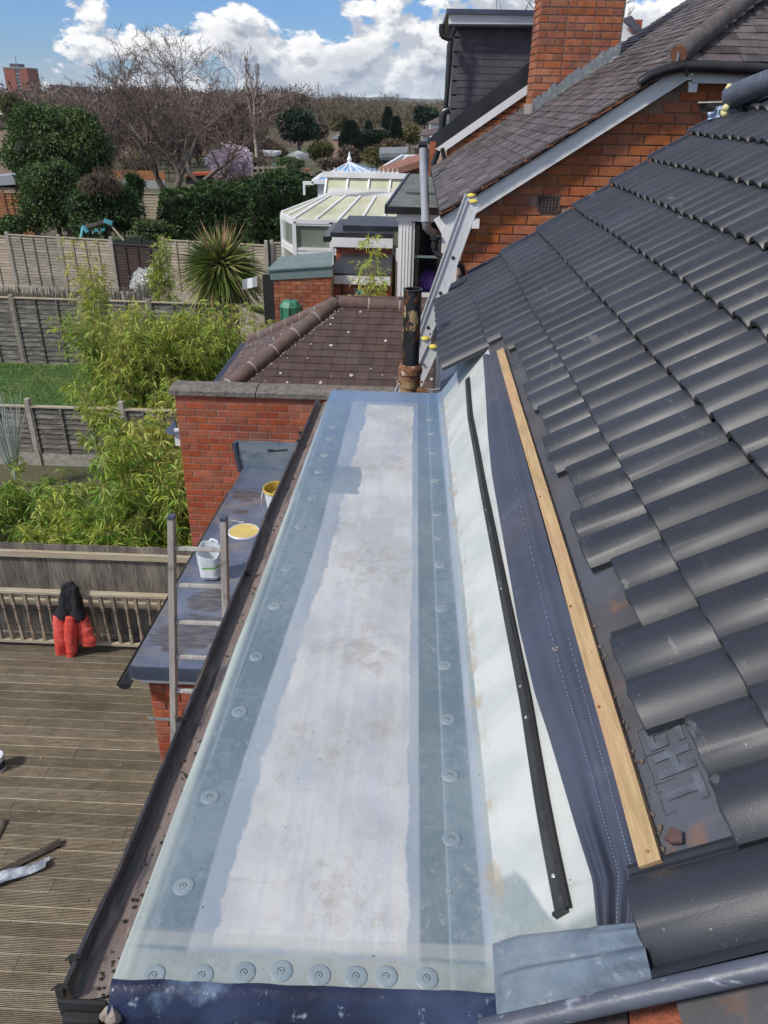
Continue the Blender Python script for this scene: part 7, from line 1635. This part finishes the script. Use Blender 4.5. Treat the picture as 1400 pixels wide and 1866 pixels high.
bt0 = at(312, 352, 41); bare_tree('twisted_tree', 'large bare tree with twisting pale trunks and purple brown twigs', (bt0.x, 41, .6), 10., [(-.25, 0, 1, 1), (.40, .1, 1, 1), (.08, -.1, 1, .9)], M['bark'], M['twig'], depth=7, seed=8, r0=.22, curl=.50, twig_r=.009, spread=.62, lenf=.77)
p = at(472, 300, 62); bare_tree('birch_tree', 'slender pale barked birch standing alone before the woods', (p.x, 62, gz(0, 62)), 13.5, [(0, 0, 1, 1)], M['birch'], M['twig'], depth=6, seed=12, r0=.15, curl=.10, spread=.26, up=.9, twig_r=.010, lenf=.58, kids=(2, 2, 3))
p = at(206, 330, 38); bare_tree('bare_tree', 'small pale trunked bare tree right beside the big evergreen', (p.x, 38, .6), 5.2, [(-.2, 0, 1, 1), (.2, 0, 1, .9)], M['birch'], M['twig'], depth=6, seed=21, r0=.07, curl=.3, twig_r=.008)
for i, (x, y, Y, Hh, lab) in enumerate(((655, 250, 130, 9.5, 'thin bare birch behind the broad black cypress'), (590, 262, 110, 8, 'bare grey tree right of the flat topped conifer'), (430, 250, 120, 9, 'bare reddish tree left of the slender birch'), (365, 268, 90, 8, 'bare tree between magnolia and twisted tree'), (250, 280, 70, 8, 'bare thicket tree left behind the twisted tree'), (702, 250, 140, 9, 'bare tree behind the slim dark cypress'))):
    p = at(x, y, Y); bare_tree('bare_tree', lab, (p.x, Y, gz(0, Y)), Hh, [(-.2, 0, 1, 1), (.25, 0, 1, .9)], M['bark'], M['twig_far'], depth=5, seed=50+i, r0=.16, curl=.25, twig_r=.018)
# magnolia with pink blossom
leafy('pink_magnolia', 'small magnolia tree covered in pale pink blossom', 'tree', (376, 258, 462, 336), 42, M['pink_blossom'], 8000, .14, seed=71, nl=16, s=.36, wd=.7)
leafy('white_blossom_bush', 'bush covered with white blossom before the dark brown fence panel', 'shrub', (234, 484, 300, 550), 22.9, M['white_blossom'], 2600, .085, seed=72, nl=12, s=.3, trunk=False, wd=.8)
for t in bpy.data.objects:                                                 # the blossom trees are airy: no dense inside
    if t.name.startswith('inner_shade') and t.parent and t.parent.name in ('pink_magnolia', 'white_blossom_bush'): bpy.data.objects.remove(t)
p = at(420, 345, 43); bare_tree('magnolia_branches', 'bare dark branches inside the pink magnolia', (p.x, 43, .6), 3.0, [(-.2, 0, 1, 1), (.25, 0, 1, .9)], M['bark'], M['twig'], depth=4, seed=77, r0=.06, curl=.25, twig_r=.008)
# cabbage palm
pc = at(403, 488, 20.3); pr = thing('cabbage_palm', 'spiky cabbage palm with long sword leaves and brown dead skirt', 'palm', (pc.x, 20.3, .05))
n = 900; rng = np.random.default_rng(3); d = rng.normal(size=(n, 3)); d[:, 2] = np.abs(d[:, 2])*1.15-.55; 
for (nm, mt_, dd2, L_, cu, c0) in (('sword_leaves', 'palm', d, .92, .20, 0), ):
    V, F_ = leaf_mesh(np.array([[pc.x, 20.3, pc.z]])+rng.normal(0, .06, (n, 3)), dd2, 1.22*rng.uniform(.8, 1.12, n), .055, cu); o = npmesh(nm, V, F_, M[mt_], pr); o['kind'] = 'stuff'
n = 520; d = rng.normal(size=(n, 3)); d[:, 2] = -np.abs(d[:, 2])*1.3-.45; V, F_ = leaf_mesh(np.array([[pc.x, 20.3, pc.z-.05]])+rng.normal(0, .07, (n, 3)), d, 1.25*rng.uniform(.6, 1.1, n), .050, .35); o = npmesh('hanging_leaves', V, F_, M['palm'], pr); o['kind'] = 'stuff'
n = 420; d = rng.normal(size=(n, 3)); d[:, 2] = -np.abs(d[:, 2])*2.0-.6; V, F_ = leaf_mesh(np.array([[pc.x, 20.3, pc.z-.15]])+rng.normal(0, .1, (n, 3)), d, 1.45*rng.uniform(.5, 1.1, n), .045, .3); o = npmesh('dead_leaves', V, F_, M['palm_dead'], pr); o['kind'] = 'stuff'
n = 40; d = rng.normal(size=(n, 3))*.35; d[:, 2] = 1; V, F_ = leaf_mesh(np.array([[pc.x+.02, 20.28, pc.z]])+rng.normal(0, .06, (n, 3)), d, 1.35*rng.uniform(.7, 1.1, n), .045, 0); o = npmesh('tan_leaves', V, F_, M['palm_dead'], pr); o['kind'] = 'stuff'
MB().tube([(pc.x, 20.4, -.1), (pc.x+.05, 20.35, 1.2), (pc.x, 20.3, pc.z)], [.13, .11, .10], 9).build('trunk', M['bark'], pr)

# ---- small garden things beyond
sw = thing('swing_frame', 'old timber swing frame with teal painted ends before the dark hedge', 'swing frame', (at(175, 420, 28).x, 28, .4))
MB().bar(at(152, 415, 28), at(196, 402, 28.2), .10, .10).build('top_beam', M['bark'], sw); MB().bar(at(196, 403, 28.2), at(226, 438, 28), .05, .05).build('leg', M['rail'], sw); MB().bar(at(152, 412, 28), at(147, 436, 27.7), .08, .08).build('leg', M['teal'], sw); MB().bar(at(152, 412, 27.9), at(160, 424, 27.8), .10, .08).build('leg_bracket', M['teal'], sw); MB().bar(at(190, 402, 28.1), at(205, 407, 28.1), .13, .12).build('leg_bracket', M['teal'], sw)
for k in range(6): MB().lathe([(0, -.05), (.045, -.02), (.03, .05), (0, .07)], c=at(170+4*k, 422+random.uniform(-4, 3), 27.9), n=8).build('hanging_bell', M['teal' if k % 3 else 'tin'], sw)
cp = at(528, 590, 14.6)
co = thing('green_cover', 'domed green plastic covered frame beside the brick outhouse', 'garden cover', (cp.x, 14.6, 1.4)); a, b2 = at(507, 560, 14.6), at(547, 560, 14.6); w = (b2.x-a.x)/2; zt_ = at(528, 549, 14.6).z; zsh = at(528, 562, 14.6).z
MB().lathe([(w, 1.2), (w, zsh-.0), (w*.72, zsh+(zt_-zsh)*.7), (0, zt_)], c=(a.x+w, 14.8, 0), n=8).build('cover', M['compost'], co)
for k in range(8): an = k*math.pi/4; MB().tube([(a.x+w+w*1.01*math.cos(an), 14.8+w*1.01*math.sin(an), 1.2), (a.x+w+w*1.01*math.cos(an), 14.8+w*1.01*math.sin(an), zsh), (a.x+w, 14.8, zt_+.005)], .010, 5).build('rib', M['blackmatt'], co)
lw = MB(); 
rows_ = [[at(442+9*i, 510+3*j-2*i, 18.5+.05*math.sin(i*2)) for j in range(7)] for i in range(4)]
tag(lw.slab(rows_, (0, .01, 0)).build('striped_cloth', M['label']), 'pale striped cloth hanging right of the spiky palm', 'cloth')
ob = thing('covered_trailer', 'dark garden frame with sagging orange cover behind the twisted tree', 'covered frame', (at(368, 335, 46).x, 46, .7))
MB().prism([at(338, 322, 46), at(392, 320, 46), at(394, 332, 46), at(340, 336, 46)], (0, 1.2, 0)).build('dark_side', M['rubber'], ob); MB().prism([at(337, 323, 45.9), at(345, 316, 45.9), at(385, 315, 45.9), at(394, 322, 45.9), at(392, 325, 45.9), at(380, 319, 45.9), at(345, 321, 45.9)], (0, 1.4, 0)).build('orange_cover', M['orange_cloth'], ob); MB().bar(at(393, 321, 45.8), at(392, 336, 45.8), .1, .1).build('orange_post', M['orange_cloth'], ob)
bd = thing('low_boundary_wall', 'low pale garden wall with orange timber rails behind the ivy column', 'wall', (at(250, 330, 44).x, 44, .6))
MB().box(at(225, 342, 44), at(300, 330, 44)+Vector((0, .2, 0))).build('wall', M['tower_pale'], bd); MB().box(at(193, 326, 44.5), at(300, 312, 44.5)+Vector((0, .1, 0))).build('timber_rail', M['timber_orange'], bd)
for (nm, lab, cat, quad, Y, mt, dpt) in (('white_caravan', 'long low white roof beside the slender birch trunk', 'roof', ((449, 277), (500, 279), (500, 285), (449, 284)), 70, 'upvc2', 4), ('polytunnel', 'larger white polytunnel in the distant allotments', 'polytunnel', ((514, 291), (520, 284), (530, 279), (541, 283), (548, 292)), 64, 'white_blossom', 4), ('polytunnel', 'smaller pale polytunnel right of the larger one', 'polytunnel', ((546, 290), (552, 281), (562, 284), (567, 290)), 66, 'tower_pale', 4), ('pale_roof_shed', 'distant shed with pale pitched roof left of broad cypress', 'shed', ((602, 253), (612, 247), (625, 247), (634, 256)), 92, 'tower_pale', 3),
        ('corrugated_shed_roof', 'grey corrugated shed roof at far left above orange fence', 'roof', ((-30, 323), (22, 319), (32, 336), (-30, 340)), 35.5, 'tower_pale', 2.), ('tiled_house_roof', 'brown tiled house roof at far left edge behind evergreen', 'house', ((-40, 204), (8, 205), (26, 232), (-40, 234)), 60, 'roof_house', 5), ('pitched_house', 'distant purple brown roofed house behind the birch twigs', 'house', ((430, 236), (445, 219), (458, 236), (456, 246), (432, 246)), 130, 'roof_house', 8), ('pitched_house', 'distant house with white gable lines left of twisted tree', 'house', ((196, 246), (214, 228), (250, 240), (250, 262), (196, 262)), 85, 'wall_house', 8), ('pitched_house', 'half hidden white windowed house behind the magnolia top', 'house', ((362, 246), (378, 240), (392, 248), (392, 262), (362, 262)), 95, 'wall_house', 8), ('flat_block', 'dark flat roofed block on the skyline left of the twisted tree', 'building', ((90, 154), (112, 155), (112, 168), (90, 168)), 420, 'slate', 10), ('flat_block', 'second dark flat roofed block right of the first on skyline', 'building', ((127, 157), (151, 158), (151, 170), (127, 170)), 420, 'slate', 10), ('garden_table', 'small pale green table in the allotment under magnolia', 'table', ((494, 300), (508, 300), (508, 306), (494, 306)), 56, 'compost', .5), ('red_flower_patch', 'small red patch of heap in the distant allotment', 'heap', ((551, 312), (555, 307), (564, 308), (567, 313)), 50, 'timber_orange', .6)):
    vs = [at(x, y, Y) for x, y in quad]; o = MB().prism(vs, (0, dpt, 0)); 
    root = thing(nm, lab, cat, (vs[0].x, Y, gz(0, Y))); o.build('roof' if 'roof' in nm else 'body', M[mt], root)
    if cat in ('house', 'building', 'shed', 'roof'):
        zlo = min(v.z for v in vs); xa_, xb_ = min(v.x for v in vs), max(v.x for v in vs)
        if zlo > gz(0, Y)+.2: MB().box((xa_+.2, Y+.1, gz(0, Y)-.2), (xb_-.2, Y+dpt-.2, zlo-.02)).build('wall', M['wall_house'], root)
    if cat == 'house':
        MB().bar(vs[0]+Vector((0, -.05, 0)), vs[1]+Vector((0, -.05, 0)), .25, .25).build('bargeboard', M['upvc2'], root); MB().bar(vs[1]+Vector((0, -.05, 0)), vs[2]+Vector((0, -.05, 0)), .25, .25).build('bargeboard', M['upvc2'], root)
# low allotment fences
for i, (x0, y0, x1, y1, Y) in enumerate(((470, 318, 600, 314, 47), (560, 318, 640, 306, 49), (440, 306, 520, 304, 55))):
    a, b2 = at(x0, y0, Y), at(x1, y1, Y); f = thing('allotment_fence', ('low brown fence in the allotments nearest the hedge', 'low brown fence running towards the glass lantern', 'low grey fence under the birch bushes')[i], 'fence', ((a.x+b2.x)/2, Y, .7)); 
    for k in range(9): p = a.lerp(b2, k/8); MB().box((p.x-.05, Y-.05, .5), (p.x+.05, Y+.05, p.z+.1)).build('post', M['timber_old'], f)
    for dz2 in (-.02, -.35): MB().bar(a+Vector((0, 0, dz2)), b2+Vector((0, 0, dz2)), .05, .12).build('rail', M['timber_old'], f)
# tower block
ty = 470; a, b2 = at(6, 124, ty), at(46, 126, ty); th_ = b2.z; tb = thing('tower_block', 'red brick tower block on the left skyline with pale window column', 'tower block', ((a.x+b2.x)/2, ty, 5))
w = b2.x-a.x
MB().box((a.x, ty, 4), (a.x+w*.50, ty+14, a.z)).build('brick_wall', M['tower'], tb); MB().box((a.x+w*.50, ty+.4, 4), (a.x+w*.68, ty+14, a.z)).build('pale_panel', M['tower_pale'], tb); MB().box((a.x+w*.68, ty, 4), (b2.x+.8, ty+14, a.z)).build('brick_wall', M['tower'], tb)
wme = MB().box((0, 0, 0), (w*.13, .3, .9)).build('t', M['glass_dark'], base=(0, 0, 0)); wm2 = wme.data; bpy.data.objects.remove(wme)
for k in range(9): inst('window', wm2, tb, Matrix.Translation((a.x+w*.525, ty+.2, a.z-1.8-k*1.75)));  inst('window', wm2, tb, Matrix.Translation((a.x-.9, ty+1.5, a.z-1.8-k*1.75)))
MB().box((a.x+w*.2, ty+3, a.z), (a.x+w*.62, ty+10, a.z+2.3)).build('roof_plant', M['slate'], tb); MB().tube([(a.x+w*.45, ty+5, a.z), (a.x+w*.45, ty+5, a.z+6)], .15, 5).build('mast', M['slate'], tb); MB().box((a.x-.4, ty-.2, a.z), (b2.x+1, ty+14, a.z+.5)).build('parapet', M['tower_pale'], tb)
# distant woods: masses of bare twiggy trees
def wood(name, label, xr_, Yr, hts, ntree, ntw, mt, seed, pxr):
    rng = np.random.default_rng(seed); A_, B_ = [], []
    for t in range(ntree):
        Y = rng.uniform(*Yr); px = rng.uniform(*pxr); X = at(px, 190, Y).x; g = gz(0, Y); h = rng.uniform(*hts)*(1+.22*noise.noise((px*.012, Y*.02, seed))); n_ = ntw
        # a few limbs fanning up, short twigs hung along them
        nl = 9; la = rng.uniform(0, 6.28, nl); ll = rng.uniform(.12, .42, nl); k = rng.integers(0, nl, n_); u = rng.random(n_)**.7
        base = np.array([X, Y, g+h*.22]); dx = np.cos(la[k])*ll[k]*h*u**1.3; dy = np.sin(la[k])*ll[k]*h*u**1.3; z = h*.72*u*(1-.25*ll[k])
        p0 = np.stack([X+dx, Y+dy, g+h*.22+z], 1)+rng.normal(0, h*.045, (n_, 3)); L = h*rng.uniform(.03, .10, n_)[:, None]; d = np.stack([np.cos(la[k])*.5, 0*u, .55+0*u], 1)+rng.normal(0, .55, (n_, 3)); A_.append(p0); B_.append(p0+d*L)
        A_.append(np.tile(base, (nl, 1))); B_.append(np.stack([X+np.cos(la)*ll*h*.8, Y+np.sin(la)*ll*h*.8, g+h*.22+h*.62*(1-.25*ll)], 1)); A_.append(np.array([[X, Y, g]])); B_.append(base[None]+rng.normal(0, .1, (1, 3)))
    A_ = np.concatenate(A_); B_ = np.concatenate(B_); n_ = len(A_); wd = (A_[:, 1]*.00015+.006)[:, None]*rng.uniform(.5, 1.5, (n_, 1)); sdv = np.stack([np.ones(n_), np.zeros(n_), rng.normal(0, .6, n_)], 1); mid_ = (A_+B_)/2+rng.normal(0, .08, (n_, 3)); V = np.stack([A_-sdv*wd, A_+sdv*wd, mid_+sdv*wd*.8, B_], 1).reshape(-1, 3); i = np.arange(n_)*4
    o = npmesh(name, V, np.stack([i, i+1, i+2, i+3], 1), mt); return tag(o, label, 'wood', kind='stuff')
M['wood_red'] = mat('reddish_twigs', [(.20, .135, .115), (.13, .09, .078), (.19, .155, .11)], .05, rough=.95, bump=0, island=.35)
M['wood_olive'] = mat('olive_twigs', [(.19, .16, .095), (.14, .115, .078), (.185, .145, .10)], .03, rough=.95, bump=0, island=.35)
wood('bare_wood', 'reddish brown leafless woods stretching behind the left gardens', 0, (110, 210), (6.2, 8.0), 260, 330, M['wood_red'], 1, (-150, 560))
wood('bare_wood', 'olive brown leafless woods behind the conifers and cypresses', 0, (135, 240), (5.0, 6.6), 230, 280, M['wood_olive'], 2, (480, 860))
wood('bare_wood', 'farthest band of leafless woods below the blue hills', 0, (240, 430), (6, 7.8), 380, 130, M['wood_red'], 3, (-250, 1000))
wood('bare_wood', 'purple brown thicket behind twisted tree and magnolia', 0, (62, 100), (4.6, 6.4), 70, 520, M['wood_red'], 4, (150, 480))
# undergrowth that closes the wood floor
ugr = []
for k in range(9):
    Y = 120+k*45; xa_ = at(-300, 190, Y).x; xb_ = at(1100, 190, Y).x; row_t = []; n_ = 90
    ugr.append((Y, xa_, xb_))
um = MB()
for (Y, xa_, xb_) in ugr:
    P_ = []
    for i in range(121):
        X = xa_+(xb_-xa_)*i/120; h = 2.4+1.2*noise.noise((X*.05, Y*.1, 1))+1.0*noise.noise((X*.3, Y, 2)); g = gz(0, Y); P_.append([(X, Y-3, g-.3), (X, Y-1.8+noise.noise((X, 1, Y)), g+h*.7), (X, Y, g+h), (X, Y+3, g-.3)])
    um.grid(P_)
tag(um.build('undergrowth', M['stump'], base=(0, 120, 0), smooth=True, fix=False), 'brown undergrowth mounds under the distant woods', 'undergrowth', kind='stuff')
# hills
def hill(name, Yh, ypx, amp, seed, xr_=(-400, 1500)):
    P_ = []
    for i in range(161):
        px = xr_[0]+(xr_[1]-xr_[0])*i/160; p = at(px, ypx, Yh); h = p.z+Yh/1392*(amp*noise.noise((px*.006, seed, 0))*2+amp*.3*noise.noise((px*.05, seed, 2))+1.2*noise.noise((px*.35, seed, 4))); P_.append([(p.x, Yh-Yh*.25, gz(0, Yh*.75)-2), (p.x, Yh-Yh*.06, gz(0, Yh)*.5+h*.6), (p.x, Yh, h), (p.x, Yh+Yh*.2, -5)])
    o = MB().grid(P_).build(name, M['hill'], smooth=True, fix=False, base=(0, Yh, 0)); tag(o, kind='structure')
hill('hills', 3600, 178, 4, 1.5); hill('hills', 2300, 192, 5, 4.2); hill('hills', 1300, 196, 4, 7.7)
# treeline on the first hills
rng = np.random.default_rng(5); n = 5000; Yh = 1240; px = rng.uniform(-300, 1200, n); P_ = np.array([at(x, 199+2.5*noise.noise((x*.02, 3, 1))+rng.uniform(-1, 8), Yh+rng.uniform(-60, 40)) for x in px]); V, F_ = leaf_mesh(P_, np.tile([[0, 0, 1.]], (n, 1))+rng.normal(0, .15, (n, 3)), rng.uniform(5, 11, n), 4., 0); tag(npmesh('hill_wood', V, F_, M['wood_red']), 'thin dark treeline along the nearer hill under the blue ridge', 'wood', kind='stuff')
# ridge and bare tree over the neighbour roof at upper right
p = at(1190, 60, 30); bare_tree('bare_tree', 'bare tree whose twigs show above the neighbour roof ridge', (p.x, 30, 1.0), 10.5, [(-.1, 0, 1, 1), (.2, 0, 1, 1)], M['bark'], M['twig'], depth=6, seed=91, r0=.2, curl=.2, twig_r=.010)
# air
hzb = MB().box((-6500, -700, -7), (6500, 4700, 90)); hm = bpy.data.materials.new('air'); hm.use_nodes = True; t = hm.node_tree; t.nodes.clear(); pv_ = N(t, 'ShaderNodeVolumePrincipled', Density=HAZE); pv_.inputs['Color'].default_value = (.88, .95, 1, 1); oo = N(t, 'ShaderNodeOutputMaterial'); t.links.new(pv_.outputs[0], oo.inputs['Volume'])
if HAZE: tag(hzb.build('haze', hm, base=(0, 0, 0)), kind='stuff')

# repeats of one kind carry a common group
GR = {'bamboo_clump': 'bamboo clumps between the fences', 'panel_fence': 'lapped panel fences across the gardens', 'cypress': 'dark cypresses and conifers in mid distance', 'garden_bush': 'bushes in the far gardens', 'clipped_hedge': 'dark hedges behind the panel fence', 'bare_tree': 'bare trees before the woods', 'bare_wood': 'bands of leafless woods', 'polytunnel': 'polytunnels in the allotments', 'pitched_house': 'distant pitched roof houses', 'terraced_house': 'distant houses near the dormer', 'flat_block': 'flat roofed blocks on the skyline', 'allotment_fence': 'low allotment fences', 'plant_pot': 'black plant pots', 'broad_leaf_plant': 'broad leaved plants behind the board fence', 'dark_shrub': 'dark shrubs in the gardens', 'ivy_shrub': 'ivy shrubs below the evergreen tree'}
for o in list(C.objects):
    b_ = o.name.split('.')[0]
    if o.parent is None and b_ in GR and 'label' in o: o['group'] = GR[b_]
